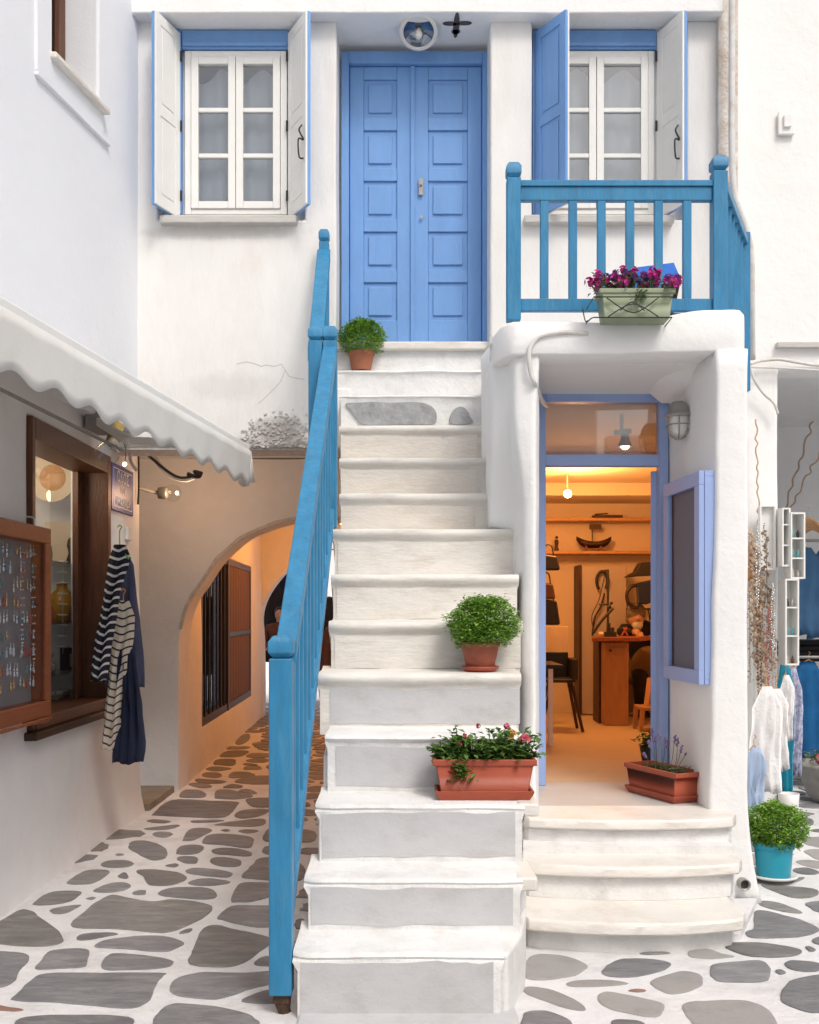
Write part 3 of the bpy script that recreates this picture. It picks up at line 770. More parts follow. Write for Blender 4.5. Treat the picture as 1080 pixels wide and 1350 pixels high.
# shutters, hinged and swung open
def shutter(hx, hy, fx, fy, z0, z1, outer_face_side, latch, name='shutter'):
    a = Vector((hx, hy, 0)); b_ = Vector((fx, fy, 0)); d = (b_ - a); L_ = d.length; d.normalize(); n = Vector((d.y, -d.x, 0)) * outer_face_side
    def bx(mb, u0, u1, t0, t1, za, zc):
        pts = []
        for z in (za, zc):
            for u, t in ((u0, t0), (u1, t0), (u1, t1), (u0, t1)): p = a + d * u + n * t; pts.append((p.x, p.y, z))
        mb.hexa(pts)
    th = .036; st = .055
    inn = MB(); out = MB()
    for mb, t0, t1 in ((inn, 0, th * .42), (out, th * .42 + .0005, th)):
        bx(mb, 0, st, t0, t1, z0, z1); bx(mb, L_ - st, L_, t0, t1, z0, z1)
        mid = z0 + (z1 - z0) * .50
        for za, zc in ((z0, z0 + .07), (mid - .035, mid + .035), (z1 - .07, z1)): bx(mb, st, L_ - st, t0, t1, za, zc)
    bx(out, 0, L_, th, th + .0004, z0, z0 + .001)
    s = out.build(name, 'door_blue', house, bevel=.003)
    inn.build('inner_face', 'white_paint', s, bevel=.003)
    for mtl, t0, t1 in (('white_paint', .005, th * .42), ('door_blue', th * .42 + .001, th - .007)):
        for za, zc in ((z0 + .07, z0 + (z1 - z0) * .5 - .035), (z0 + (z1 - z0) * .5 + .035, z1 - .07)):
            p = MB(); bx(p, st - .002, L_ - st + .002, t0, t1, za - .002, zc + .002)
            s2 = .02; bx(p, st + s2, L_ - st - s2, t0 - .004 if t0 < .01 else t1, t0 if t0 < .01 else t1 + .004, za + s2, zc - s2)
            p.build('panel', mtl, s, bevel=.002)
    if latch:
        h = MB(); p0 = a + d * (L_ - .03) - n * .004
        zc = z0 + .40
        h.tube([(p0.x, p0.y, zc - .09), (p0.x - n.x * .03, p0.y - n.y * .03, zc - .085), (p0.x - n.x * .035, p0.y - n.y * .035, zc + .03), (p0.x, p0.y, zc + .035), (p0.x - n.x * .03, p0.y - n.y * .03, zc + .09), (p0.x - n.x * .01, p0.y - n.y * .01, zc + .13)], .006, 6)
        h.build('latch', 'metal_dark', s, smooth=True)
    for zc in (z0 + .16, z1 - .16, (z0 + z1) / 2):
        p = a - n * .006; MB().tube([(p.x, p.y, zc - .035), (p.x, p.y, zc + .035)], .008, 6, smooth=False).build('hinge', 'metal_dark', s)
    return s
shutter(-1.585, 7.03, X(206, 6.76), 6.76, 4.235, 5.52, 1, False)
shutter(-.842, 7.03, X(403, 6.76), 6.76, 4.235, 5.52, -1, True)
shutter(.898, 7.03, X(751, 6.77), 6.77, 4.235, 5.52, 1, False)
shutter(1.712, 7.03, X(900, 6.76), 6.76, 4.235, 5.52, -1, True)

# double door
YD = 7.25
db = MB()
dl, dr_, dz0, dz1 = -.485, .558, 3.39, 5.50
db.box(dl, dl + .055, YD - .03, YD + .06, dz0, dz1); db.box(dr_ - .04, dr_, YD - .03, YD + .06, dz0, dz1); db.box(dl + .055, dr_ - .04, YD - .03, YD + .06, dz1 - .085, dz1)
door = db.build('front_door', 'door_blue', house, bevel=.005)
lx0, lx1 = dl + .058, dr_ - .043; lm = .022
for (a, c) in ((lx0, lm - .012), (lm + .012, lx1)):
    lf = MB(); st = .10; y0 = YD + .006; y1 = YD + .045
    rails = [dz0 + .002, dz0 + .20] ; top = dz1 - .09
    ph = .27; gaps = []
    zlist = []
    z = dz0 + .21
    for k in range(5): zlist.append((z, z + ph)); z += ph + .092
    lf.box(a, a + st, y0, y1, dz0 + .002, top); lf.box(c - st, c, y0, y1, dz0 + .002, top)
    prev = dz0 + .002
    for za, zc in zlist:
        lf.box(a + st, c - st, y0, y1, prev, za); prev = zc
    lf.box(a + st, c - st, y0, y1, prev, top)
    lf.build('leaf', 'door_blue', door, bevel=.005)
    for za, zc in zlist:
        p = MB(); p.box(a + st - .002, c - st + .002, y0 + .014, y1 - .002, za - .002, zc + .002); p.box(a + st + .034, c - st - .034, y0 + .002, y0 + .014, za + .034, zc - .034)
        p.build('panel', 'door_blue', door, bevel=.006, seg=2)
ms = MB(); ms.box(lm - .016, lm + .016, YD - .008, YD + .02, dz0 + .002, dz1 - .088); ms.build('meeting_strip', 'door_blue', door, bevel=.005)
k = MB(); k.box(X(552, YD), X(558, YD), YD - .014, YD - .007, Z(258, YD), Z(236, YD)); k.ball((X(555, YD), YD - .016, Z(245, YD)), .011, 8, 6); k.build('handle', 'metal_grey', door, bevel=.002)
k = MB(); k.lathe([(.012, 0), (.012, .006), (.006, .008)], (X(556, YD), YD - .016, Z(287, YD)), 12, 'y'); k.build('keyhole', 'metal_grey', door)
MB().box(dl - .05, dr_ + .05, YD + .06, YD + .1, 3.1, 5.6).build('door_recess_wall', 'plaster', house)
MB().box(-.505, .565, 7.02, YD + .06, 3.33, 3.388).build('door_sill', 'marble_white', house, bevel=.012, seg=3, wob=.004, wobf=4)
MB().box(-.50, .56, 7.06, YD + .06, 3.1, 3.33).build('door_riser', 'step_white', house, wob=.004)

# soot cross on the soffit in front of the door, traces of Easter candle smoke
sx_, sy_ = X(602, 6.95), 6.99
sc = MB(); sz = 5.548
for (dx, dy, wx, wy) in ((0, 0, .022, .15), (-.045, -.02, .05, .022), (.055, -.025, .05, .022), (.0, .075, .03, .03)):
    sc.lathe([(1, 0), (1, .006)], (0, 0, 0), 12); 
    n0 = len(sc.v) - 24
    for i in range(n0, len(sc.v)):
        v = sc.v[i]; sc.v[i] = (sx_ + dx + v[0] * wx * (1 + .2 * noise.noise((v[0] * 3, v[1] * 3, dx * 9))), sy_ + dy + v[1] * wy, sz + v[2])
sc.build('soot_cross', 'soot', house)

# round ceiling light by the door
lmp = thing('ceiling_light', 'round white porthole light with a mirror dish and clear bulb above the blue front door', 'light', (X(552, 7.0), 7.02, 5.55))
c = (X(552, 7.0), 7.02, 5.55)
MB().lathe([(.055, .0), (.13, -.02), (.135, -.05), (.118, -.062), (.105, -.05)], c, 32, cap=False).build('ring', 'plastic_white', lmp, smooth=True)
MB().lathe([(.118, -.05), (.11, -.03), (.02, -.018), (.0, -.018)], c, 32, cap=False).build('dish', 'mirror_dark', lmp, smooth=True)
MB().lathe([(.018, -.02), (.018, -.05)], c, 12).ball((c[0], c[1], c[2] - .075), .027, 12, 9, (1, 1, 1.3)).build('bulb', 'plastic_white', lmp, smooth=True)
MB().tube([(c[0] - .12, c[1] - .05, 5.54), (c[0] - .16, c[1] - .1, 5.545), (c[0] - .05, c[1] - .13, 5.545), (c[0] + .02, c[1] - .1, 5.54)], .004, 6).build('cable', 'cable_dark', lmp, smooth=True)

lmp.rotation_euler = (R(-28), 0, 0)
# ------------------------------------------------------------------ outdoor staircase
stair = thing('outdoor_staircase', 'whitewashed outdoor staircase of marble steps rising to the blue door', 'staircase', (0, 3.6, 0))
EDGE = [None, (385, 665, 1257), (400, 690, 1159), (415, 692, 1061), (428, 690, 970), (418, 688, 888), (433, 690, 819), (436, 685, 757), (438, 680, 697), (447, 634, 650), (447, 636, 603), (447, 638, 560), (447, 641, 520), (446, 644, 487)]
def SY(i): return 3.5 * (1 + .0764 * i)
ST = [None]
for i in range(1, 14):
    l, r_, y = EDGE[i]; Y = SY(i); ST.append((X(l, Y), X(r_, Y), Y, Z(y, Y)))
ST[13] = (ST[13][0] - .02, ST[13][1] + .01, ST[13][2], 3.18)
extR = {2: X(709, SY(2)), 3: X(712, SY(3))}
for i in range(1, 14):
    xl, xr, Y, zt = ST[i]; zprev = ST[i - 1][3] if i > 1 else -.02
    Yn = ST[i + 1][2] + .05 if i < 13 else 7.28
    nose = .030 if i > 4 else .004
    slab = .052 if i > 4 else .03
    if i == 4: nose = .02
    if i >= 12: nose = .014; slab = .03
    n = 22; mb = MB(); prof_n = 0
    xR = xr + (.07 if 9 <= i <= 12 else 0)
    for k_ in range(n + 1):
        t = k_ / n; x = xl + (xR - xl) * t
        w1_ = noise.noise((x * 3, Y * 5, i)) * .010; w2_ = noise.noise((x * 3, i * 3.3, 7)) * .007; w3 = noise.noise((x * 9, i * 2.1, 2)) * .003
        edge = min(t, 1 - t) * (xR - xl)
        er = .016 * max(0, 1 - edge / .03) if i > 3 else .03 * max(0, 1 - (t * (xR - xl)) / .05)
        f = Y + w1_ + w3 + er
        body_in = Y + nose + w1_ * .4 + (.0)
        xs_ = x
        bl = xl + (.012 if i > 3 else .02)
        xb = max(bl, min(x, xR - .012))
        prof = [(xb, body_in, zprev - .03), (xb, body_in + w3, zt - slab - .035 + w2_), (x, body_in - nose * .25, zt - slab + w2_), (x, f + .006, zt - slab * .82 + w2_), (x, f, zt - slab * .5 + w2_), (x, f + .006, zt - slab * .14 + w2_ * .6), (x, f + .022, zt + w2_ * .4),
                (x, Yn - .04, zt + .004 + w2_ * .3), (x, Yn + .02, zt + .02), (x, Yn + .02, zprev - .03)]
        prof_n = len(prof); mb.v += prof
    for k_ in range(n):
        for j in range(prof_n):
            a = k_ * prof_n + j; b_ = k_ * prof_n + (j + 1) % prof_n; mb.f.append((a, b_, b_ + prof_n, a + prof_n))
    mb.f.append(tuple(range(prof_n))); mb.f.append(tuple(n * prof_n + j for j in range(prof_n))[::-1])
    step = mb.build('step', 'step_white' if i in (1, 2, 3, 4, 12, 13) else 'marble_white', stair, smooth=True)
    es = step.modifiers.new('edges', 'EDGE_SPLIT'); es.split_angle = R(48)
    # bare marble riser slab
    zr0, zr1 = zprev + .012, zt - slab - .03
    def slabr(x0, x1, za, zc, m, th=.010, nm='riser_slab', w_=.0025):
        mb2 = MB(); yy = Y + nose - .001
        q = 14
        for s_ in range(q + 1):
            x = x0 + (x1 - x0) * s_ / q; wv = noise.noise((x * 3, Y * 5, i)) * .010 * .4
            jz = noise.noise((x * 6, za * 5, 3)) * w_ * 4 + noise.noise((x * 21, za * 5, 6)) * w_ * 1.5
            mb2.v += [(x, yy + wv - th, za + jz), (x, yy + wv - th, zc + jz), (x, yy + wv + .01, zc + jz), (x, yy + wv + .01, za + jz)]
        for s_ in range(q):
            for j in range(4): mb2.f.append((s_ * 4 + j, s_ * 4 + (j + 1) % 4, s_ * 4 + 4 + (j + 1) % 4, s_ * 4 + 4 + j))
        mb2.f.append((3, 2, 1, 0)); mb2.f.append(tuple(q * 4 + j for j in range(4)))
        return mb2.build(nm, m, step)
    if i in extR: MB().box(xr - .03, extR[i], Y + .012, Y + .34, zt - .055, zt + .002).build('ledge', 'marble_white', step, bevel=.012, seg=3, wob=.004, wobf=6)
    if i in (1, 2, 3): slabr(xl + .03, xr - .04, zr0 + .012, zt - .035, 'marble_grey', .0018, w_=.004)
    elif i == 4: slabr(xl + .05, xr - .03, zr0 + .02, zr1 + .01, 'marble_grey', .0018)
    elif i == 5: slabr(xl + .06, xr - .006, zr0 + .01, zr1 + .01, 'marble_grey', .002)
    elif i in (6, 7, 8): slabr(xl + .03, xr - .01, zr0 - .004, zr1 + .012, 'marble_white', .005)
    elif i in (9, 10): slabr(xl + .01, xr - .03, zr0 + .01, zr1 + .012, 'marble_cream', .006)
    elif i == 11:
        slabr(xl + .01, X(582, Y), zr0 + .01, zr1 + .03, 'marble_cream', .006); slabr(X(592, Y), xr - .04, zr0 + .01, zr1 + .03, 'marble_cream', .006)
    elif i == 12:
        pass
# two bare grey stones in the riser under the landing
for pts in ([(456,532),(470,531),(490,530),(520,531),(548,530),(566,534),(575,543),(575,556),(566,560),(530,560),(500,561),(478,560),(470,552),(462,541)], [(593,558),(594,547),(600,539),(608,536),(616,541),(620,550),(624,557),(610,560)]):
    Yr = SY(12) + .010
    P_ = catmull([Vector((X(a, Yr), Z(b_, Yr))) for a, b_ in pts], 3, True)
    o = MB().prism([(p.x, p.y) for p in P_], Yr - .010, Yr + .03, 'y').build('stone', 'grey_stone', stair, bevel=.003)
# solid core under the steps and flank
cr_ = MB()
pts = [(ST[1][2] + .07, -.02)]
for i in range(1, 14): pts += [(ST[i][2] + .06, ST[i][3] - .10)] if i == 1 else [(ST[i][2] + .07, ST[i - 1][3] - .05), (ST[i][2] + .07, ST[i][3] - .10)]
pts += [(7.26, ST[13][3] - .10), (7.26, -.02)]
n = len(pts)
cr_.prism(pts, -.392, .33, 'x')
cr_.build('core', 'plaster_low', stair)
MB().box(-.41, .40, 3.40, 3.84, -.02, .022).build('plinth', 'marble_grey', stair, bevel=.01, wob=.006, wobf=4)
# white flank to the right of the bottom steps
fl = column(lambda z: [(.33, 3.80 + z * .05), (X(667, 3.8) + .01, 3.79), (X(690, 4.1) - .02 * z, 4.06), (.50, 4.35), (.56, 5.30), (.33, 5.30)], -.02, .235, .06)
fl.build('right_flank', 'step_white', stair, bevel=.02, seg=3, wob=.006, wobf=4)
fl = column(lambda z: [(.33, 4.09 + .0 * z), (.395, 4.08), (.455, 4.20), (.50, 4.35), (.57, 5.40), (.33, 5.40)], .235, .43, .06)
fl.build('right_flank', 'step_white', stair, bevel=.02, seg=3, wob=.006, wobf=4)
fl = column(lambda z: [(.33, 4.36), (.44, 4.36), (.49, 4.42), (.57, 5.42), (.33, 5.42)], .43, .68, .06)
fl.build('right_flank', 'step_white', stair, bevel=.02, seg=3, wob=.006, wobf=4)

# ------------------------------------------------------------------ blue stair railing
rail = thing('stair_railing', 'teal blue wooden railing with square newel posts along the left of the staircase', 'railing', (-.48, 3.83, 0))
def cap(mb, cx, cy, z, w_, h=.085):
    q = w_ / 2; mb.add([(cx - q * .62, cy - q * .62, z), (cx + q * .62, cy - q * .62, z), (cx + q * .62, cy + q * .62, z), (cx - q * .62, cy + q * .62, z),
                        (cx - q * 1.08, cy - q * 1.08, z + h * .25), (cx + q * 1.08, cy - q * 1.08, z + h * .25), (cx + q * 1.08, cy + q * 1.08, z + h * .25), (cx - q * 1.08, cy + q * 1.08, z + h * .25),
                        (cx - q * 1.08, cy - q * 1.08, z + h * .72), (cx + q * 1.08, cy - q * 1.08, z + h * .72), (cx + q * 1.08, cy + q * 1.08, z + h * .72), (cx - q * 1.08, cy + q * 1.08, z + h * .72),
                        (cx - q * .70, cy - q * .70, z + h), (cx + q * .70, cy - q * .70, z + h), (cx + q * .70, cy + q * .70, z + h), (cx - q * .70, cy + q * .70, z + h)],
                       [(3, 2, 1, 0), (12, 13, 14, 15)] + [(a + j, a + (j + 1) % 4, a + 4 + (j + 1) % 4, a + 4 + j) for a in (0, 4, 8) for j in range(4)])
def newel(cx, cy, z0, z1, w_=.086, nm='newel_post', parent=None):
    mb = MB(); q = w_ / 2; mb.box(cx - q, cx + q, cy - q, cy + q, z0, z1); o = mb.build(nm, 'rail_blue', parent, bevel=.006)
    c_ = MB(); cap(c_, cx, cy, z1, w_); c_.build('cap', 'rail_blue', o, bevel=.004); return o
XR0, XR1 = -.482, -.452
N1 = newel(XR0, 3.83, .075, 1.335, .086, parent=rail)
rb = MB(); rb.tube([(XR0 + .006, 3.83, .08), (XR0 + .004, 3.83, .03), (XR0 + .012, 3.84, -.005)], lambda t: .036 - .012 * t, 8); rb.box(XR0 - .03, XR0 + .03, 3.80, 3.86, .045, .085)
rb.build('rusty_foot', 'rust', N1, wob=.006, wobf=30)
N2 = newel(XR1, 5.80, 1.99, 3.055, .078, parent=rail)
N3 = newel(X(416, 5.78), 5.80, 2.38, 3.055, .078, parent=rail)
N4 = newel(X(427.5, 6.84), 6.84, 3.2, Z(320, 6.84), .066, parent=rail)
def sloped(a, b_, w_, h, nm, parent):   # handrail whose ends stay vertical
    (x0, y0, z0), (x1, y1, z1) = a, b_; q = w_ / 2
    mb = MB(); mb.hexa([(x0 - q, y0, z0 - h), (x0 + q, y0, z0 - h), (x1 + q, y1, z1 - h), (x1 - q, y1, z1 - h), (x0 - q, y0, z0), (x0 + q, y0, z0), (x1 + q, y1, z1), (x1 - q, y1, z1)])
    return mb.build(nm, 'rail_blue', parent, bevel=.006)
h1a = (XR0 + .012, 3.874, 1.40); h1b = (XR1, 5.762, 3.02)
sloped(h1a, h1b, .078, .085, 'handrail', rail)
sloped((XR0 + .012, 3.874, .375), (XR1 + .002, 5.762, 2.10), .05, .085, 'bottom_rail', rail)
nb = 12
bal = MB().box(-.016, .016, -.016, .016, 0, 1).build('baluster', 'rail_blue', rail)
for k_ in range(nb):
    t = (k_ + 1) / (nb + 1); x = h1a[0] + (h1b[0] - h1a[0]) * t; y = h1a[1] + (h1b[1] - h1a[1]) * t
    z0 = .375 + (2.10 - .375) * t - .03; z1 = 1.40 + (3.02 - 1.40) * t - .05
    o = bal if k_ == 0 else copy_part(bal, rail, (0, 0, 0))
    o.location = Vector((x, y, z0)) - WL[rail.name]; o.scale = (1, 1, z1 - z0)
ua = (X(415, 5.8), 5.838, 3.04); ub = (X(427.5, 6.84), 6.81, Z(330, 6.84))
sloped(ua, ub, .088, .09, 'handrail', rail)
sloped((ua[0], ua[1], 2.45), (ub[0], ub[1], 3.30), .05, .08, 'bottom_rail', rail)
for k_ in range(6):
    t = (k_ + 1) / 7; x = ua[0] + (ub[0] - ua[0]) * t; y = ua[1] + (ub[1] - ua[1]) * t; o = copy_part(bal, rail, (0, 0, 0))
    z0 = 2.42 + .85 * t; z1 = ua[2] + (ub[2] - ua[2]) * t - .05
    o.location = Vector((x, y, z0)) - WL[rail.name]; o.scale = (1, 1, z1 - z0)

# ------------------------------------------------------------------ shop annex under the balcony
annex = thing('shop_annex', 'white rounded shop porch under the balcony with a tall glazed doorway', 'shop', (1.2, 5.35, 0))
YF = 5.35
def rnd_poly(pts, r, n=4):     # round the corners of a footprint
    out = []; P_ = [Vector(p) for p in pts]
    for i in range(len(P_)):
        p, a, b_ = P_[i], P_[i - 1], P_[(i + 1) % len(P_)]
        ra = min(r, (a - p).length * .45, (b_ - p).length * .45); s_ = p + (a - p).normalized() * ra; e = p + (b_ - p).normalized() * ra
        for k_ in range(n + 1): t = k_ / n; q = s_.lerp(p, t).lerp(p.lerp(e, t), t); out.append((q.x, q.y))
    return out
def foot_low(z): return rnd_poly([(.565, 5.62), (.60, 5.34), (.668 - .01 * z, 5.33), (.70, 5.50), (.744, 6.14), (.565, 6.14)], .02)
def foot_up(z):
    k_ = sm((z - 2.02) / .55); k2 = sm((z - 2.55) / .35)
    k3 = sm((z - 2.05) / .6)
    ax = .565 + (.452 - .565) * sm((z - 1.975) / .02)
    return rnd_poly([(ax, 5.69 - .12 * k_), (.585 - .05 * k3, 5.655 - .14 * k3), (.60 - .05 * k_, 5.37 - .01 * k_), (.66 + .02 * k2, 5.33), (.70, 5.50), (.744, 6.14), (ax + .015, 6.3), (ax + .002, 5.95)], .03)
column(foot_up, .44, 2.90, .03).build('left_pillar', 'plaster_smooth', annex, smooth=True, wob=.006, wobf=3)
column(lambda z: rnd_poly([(.50, 5.95), (.744, 5.95), (.744, 6.94), (.515, 6.94), (.445, 6.30)], .02), 1.97, 3.10, .12).build('left_flank_wall', 'plaster_smooth', annex, smooth=True, wob=.006, wobf=3)
MB().box(.565, .742, 6.145, 6.94, .44, 1.97).build('left_flank_wall', 'plaster_smooth', annex)
# right pillar with its splayed foot
def foot_r(z):
    fl_ = .065 * max(0, (.62 - z) / .62) ** 2
    xi = X(936, 5.3) + (X(945, 5.3) - X(936, 5.3)) * min(1, max(0, z - .48) / 1.6)
    return rnd_poly([(xi, 5.305), (X(985, 5.3) + fl_, 5.29 - fl_ * .4), (1.87 + fl_, 5.75), (2.165, 6.52), (2.2, 7.24), (1.9, 7.24), (1.545, 6.14), (1.545, 6.06)], .022)
column(foot_r, -.02, 2.885, .10).build('right_pillar', 'plaster_smooth', annex, smooth=True, wob=.007, wobf=3)
# lintel beam / balcony slab with rounded, rising right end
def beamtop(x): return 3.038 + .065 * sm((x - 1.15) / .42)
nx = 44; mb = MB(); x0_, x1_ = .458, 1.762
for i in range(nx + 1):
    x = x0_ + (x1_ - x0_) * i / nx
    e0 = max(0, 1 - (x - x0_) / .10); e1 = max(0, 1 - (x1_ - x) / .05)
    yf = YF - .03 + .15 * e0 ** 1.8 + .03 * e1 ** 2 + noise.noise((x * 3, 1, 1)) * .007; zt = beamtop(x) - .03 * max(0, 1 - (x - x0_) / .05) ** 2 - .02 * e1 ** 2 + noise.noise((x * 2.4, 5, 1)) * .006
    zb_ = 2.86 + .018 * sm((x - .7) / .9) + noise.noise((x * 2, 9, 1)) * .007
    mb.v += [(x, yf + .006, zb_ - .002), (x, yf, zb_ + .008), (x, yf - .002, zb_ + .09), (x, yf + .002, zt - .02), (x, yf + .010, zt - .006), (x, yf + .03, zt), (x, 5.75, beamtop(x) - .02), (x, 5.75, zb_ + .02), (x, 5.56, zb_ - .006)]
pn = 9
for i in range(nx):
    for j in range(pn): a = i * pn + j; b_ = i * pn + (j + 1) % pn; mb.f.append((a, b_, b_ + pn, a + pn))
mb.f.append(tuple(range(pn))); mb.f.append(tuple(nx * pn + j for j in range(pn)))
mb.build('lintel', 'plaster_smooth', annex, smooth=True)
MB().hexa([(.5, 5.55, 2.856), (1.72, 5.55, 2.865), (1.72, 6.14, 2.80), (.5, 6.14, 2.80), (.5, 5.55, 3.0), (1.72, 5.55, 3.0), (1.72, 6.14, 3.0), (.5, 6.14, 3.0)]).build('soffit', 'plaster_smooth', annex)
MB().add([(.44, 5.6, 2.99), (1.74, 5.36, 2.99), (2.15, 6.5, 2.99), (2.15, 6.94, 2.99), (.56, 6.94, 2.99), (.44, 5.6, 3.03), (1.74, 5.36, 3.03), (2.15, 6.5, 3.03), (2.15, 6.94, 3.03), (.56, 6.94, 3.03)],
         [(4, 3, 2, 1, 0), (5, 6, 7, 8, 9)] + [(i, (i + 1) % 5, 5 + (i + 1) % 5, 5 + i) for i in range(5)]).build('balcony_floor', 'plaster_smooth', annex)
# plaster haunch in the upper right corner of the porch
hb = MB(); seg = 10
for k_ in range(9):
    t = k_ / 8; z = 2.885 - .135 * t; rx = .27 * (1 - t ** 1.5 * .45); ry = .46 * (1 - t * .5)
    hb.v.append((1.64, 6.02, z))
    for j in range(seg + 1):
        a = math.pi / 2 * j / seg; e = .75
        hb.v.append((1.64 - rx * math.cos(a) ** e, 6.02 - ry * max(0, math.sin(a)) ** e, z))
m_ = seg + 2
for k_ in range(8):
    for j in range(m_): hb.f.append((k_ * m_ + j, k_ * m_ + (j + 1) % m_, (k_ + 1) * m_ + (j + 1) % m_, (k_ + 1) * m_ + j))
hb.f.append(tuple(8 * m_ + j for j in range(m_)))
hb.build('haunch', 'plaster_smooth', annex, bevel=.02, smooth=True)
# drain pipe through the foot
MB().lathe([(.030, 0), (.030, .1)], (X(984, 5.22), 5.235, Z(1168, 5.22)), 16, 'y', cap=False).lathe([(.024, .1), (.024, 0), (.030, 0)], (X(984, 5.22), 5.235, Z(1168, 5.22)), 16, 'y', cap=False).build('drain_pipe', 'metal_grey', annex, smooth=True)
MB().lathe([(.023, .02), (.0, .021)], (X(984, 5.22), 5.235, Z(1168, 5.22)), 16, 'y', cap=False).build('drain_mouth', 'dark_room', annex)

# door frame with transom
YT = 6.07
fr = MB(); xl_, xr_ = X(707, YT), X(880, YT); xi0, xi1 = X(719, YT), X(868, YT); zt, zti, ztr, ztr2 = Z(519, YT), Z(531, YT), Z(600, YT), Z(615, YT)
fr.box(xl_, xi0, YT - .03, YT + .05, .482, zt); fr.box(xi1, xr_, YT - .03, YT + .05, .482, zt); fr.box(xi0, xi1, YT - .03, YT + .05, zti, zt); fr.box(xi0, xi1, YT - .028, YT + .048, ztr2, ztr)
dfr = fr.build('door_frame', 'peri_blue', annex, bevel=.005)
MB().box(xi0 - .005, xi1 + .005, YT + .01, YT + .014, ztr - .005, zti + .005).build('transom_pane', 'glass_window', dfr)
b = MB(); b.beam((xi1 - .012, YT + .055, (.495 + ztr2 - .02) / 2), (X(864, 6.88), 6.88, (.495 + ztr2 - .02) / 2), .04, ztr2 - .515); dleaf = b.build('door_leaf', 'peri_blue', dfr, bevel=.004)
for za, zc in ((1.78, 2.05), (1.20, 1.30)): MB().box(X(859, 6.8), X(863, 6.8), 6.70, 6.80, za, zc).build('lock', 'steel', dfr, bevel=.003)
# entrance steps: three curved marble treads
ent = thing('entrance_steps', 'three low curved marble steps leading up to the shop doorway', 'steps', (1.1, 4.9, 0))
def curved(xa, xb, yc, sag, zt, th, m, back, nm, parent=ent, endr=.03, wobz=.002):
    n = 30; mb = MB(); k_ = 0
    for i in range(n + 1):
        t = i / n; x = xa + (xb - xa) * t; u = 2 * t - 1
        y = yc + sag * u * u + .06 * max(0, abs(u) - .93) / .07 * endr / .03
        w_ = noise.noise((x * 3, zt * 5, 2)) * .004
        pr = [(x, y + .008 + w_, zt - th), (x, y + w_, zt - th + .008), (x, y + w_, zt - .012), (x, y + .010 + w_, zt + noise.noise((x * 4, yc, 1)) * wobz), (x, back, zt + .002), (x, back, zt - th)]
        k_ = len(pr); mb.v += pr
    for i in range(n):
        for j in range(k_): a = i * k_ + j; b_ = i * k_ + (j + 1) % k_; mb.f.append((a, b_, b_ + k_, a + k_))
    mb.f.append(tuple(range(k_))[::-1]); mb.f.append(tuple(n * k_ + j for j in range(k_)))
    o = mb.build(nm, m, parent, smooth=True); e = o.modifiers.new('e', 'EDGE_SPLIT'); e.split_angle = R(40); return o
s1 = curved(X(688, 4.5), X(986, 4.55), 4.43, .09, .150, .055, 'marble_white', 5.0, 'step')
curved(X(690, 4.5), X(973, 4.6), 4.50, .10, .096, .12, 'step_white', 5.0, 'riser', s1)
s2 = curved(X(689, 4.78), X(982, 4.85), 4.75, .08, .318, .052, 'marble_white', 5.2, 'step')
curved(X(690, 4.8), X(974, 4.85), 4.79, .08, .265, .12, 'step_white', 5.2, 'riser', s2)
s3 = curved(X(690, 5.05), X(976, 5.1), 5.03, .07, .480, .050, 'marble_white', 5.42, 'step')
curved(X(690, 5.05), X(973, 5.1), 5.07, .07, .430, .12, 'step_white', 5.3, 'riser', s3)
MB().add([(.56, 5.41, .36), (1.63, 5.41, .36), (1.63, 6.16, .36), (.56, 6.16, .36), (.56, 5.41, .482), (1.63, 5.41, .482), (1.63, 6.16, .482), (.56, 6.16, .482)],
         [(0, 3, 2, 1), (4, 5, 6, 7), (0, 1, 5, 4), (1, 2, 6, 5), (2, 3, 7, 6), (3, 0, 4, 7)]).build('porch_floor', 'platform', ent)
MB().box(.56, 1.60, 5.0, 5.41, -.02, .36).build('base', 'step_white', ent)
cl = MB(); cl.prism(rnd_poly([(X(690, 4.6), 4.62), (X(976, 4.65), 4.66), (1.80, 5.26), (.56, 5.26)], .03), -.02, .03); cl.build('mortar_skirt', 'mortar', ent, wob=.006)

# ------------------------------------------------------------------ shop interior
room = thing('shop_room', 'warmly lit workshop room with lamp warmth put into its wall colour, seen through the open doorway', 'room', (1.9, 8.3, .48))
RX0, RX1, RY0, RY1, RZ0, RZ1 = .76, 2.63, 6.14, 10.65, .48, 2.76
MB().box(RX0, 1.98, RY0 + .02, 7.72, RZ0 - .05, RZ0).box(RX0, RX1, 7.72, RY1, RZ0 - .05, RZ0).build('floor', 'room_floor', room)
MB().box(RX0 - .2, RX1 + .02, RY1, RY1 + .1, RZ0 - .05, RZ1 + .1).build('wall', 'room_wall', room)
MB().box(RX0 - .1, RX0, RY0, RY1, RZ0 - .05, RZ1 + .1).build('wall', 'room_wall', room)
MB().box(RX1, RX1 + .02, 7.76, RY1, RZ0 - .05, RZ1 + .1).build('wall', 'room_wall', room)
MB().box(2.02, RX1 + .02, 7.72, 7.755, RZ0 - .05, RZ1 + .1).build('wall', 'room_wall', room)
MB().box(1.98, 2.02, RY0 + .1, 7.755, RZ0 - .05, RZ1 + .1).build('wall', 'room_wall', room)
MB().box(1.56, 1.98, RY0 + .002, RY0 + .1, RZ0 - .05, 2.99).build('wall', 'room_wall', room)
MB().box(RX0 - .1, 2.0, RY0 + .02, 7.755, RZ1 + .02, RZ1 + .12).box(RX0 - .1, RX1 + .02, 7.755, RY1 + .1, RZ1 + .02, RZ1 + .12).build('ceiling', 'room_wall', room)
MB().box(RX0, RX1, 9.9, RY1, RZ1 - .10, RZ1 + .02).build('ceiling_step', 'room_wall', room)
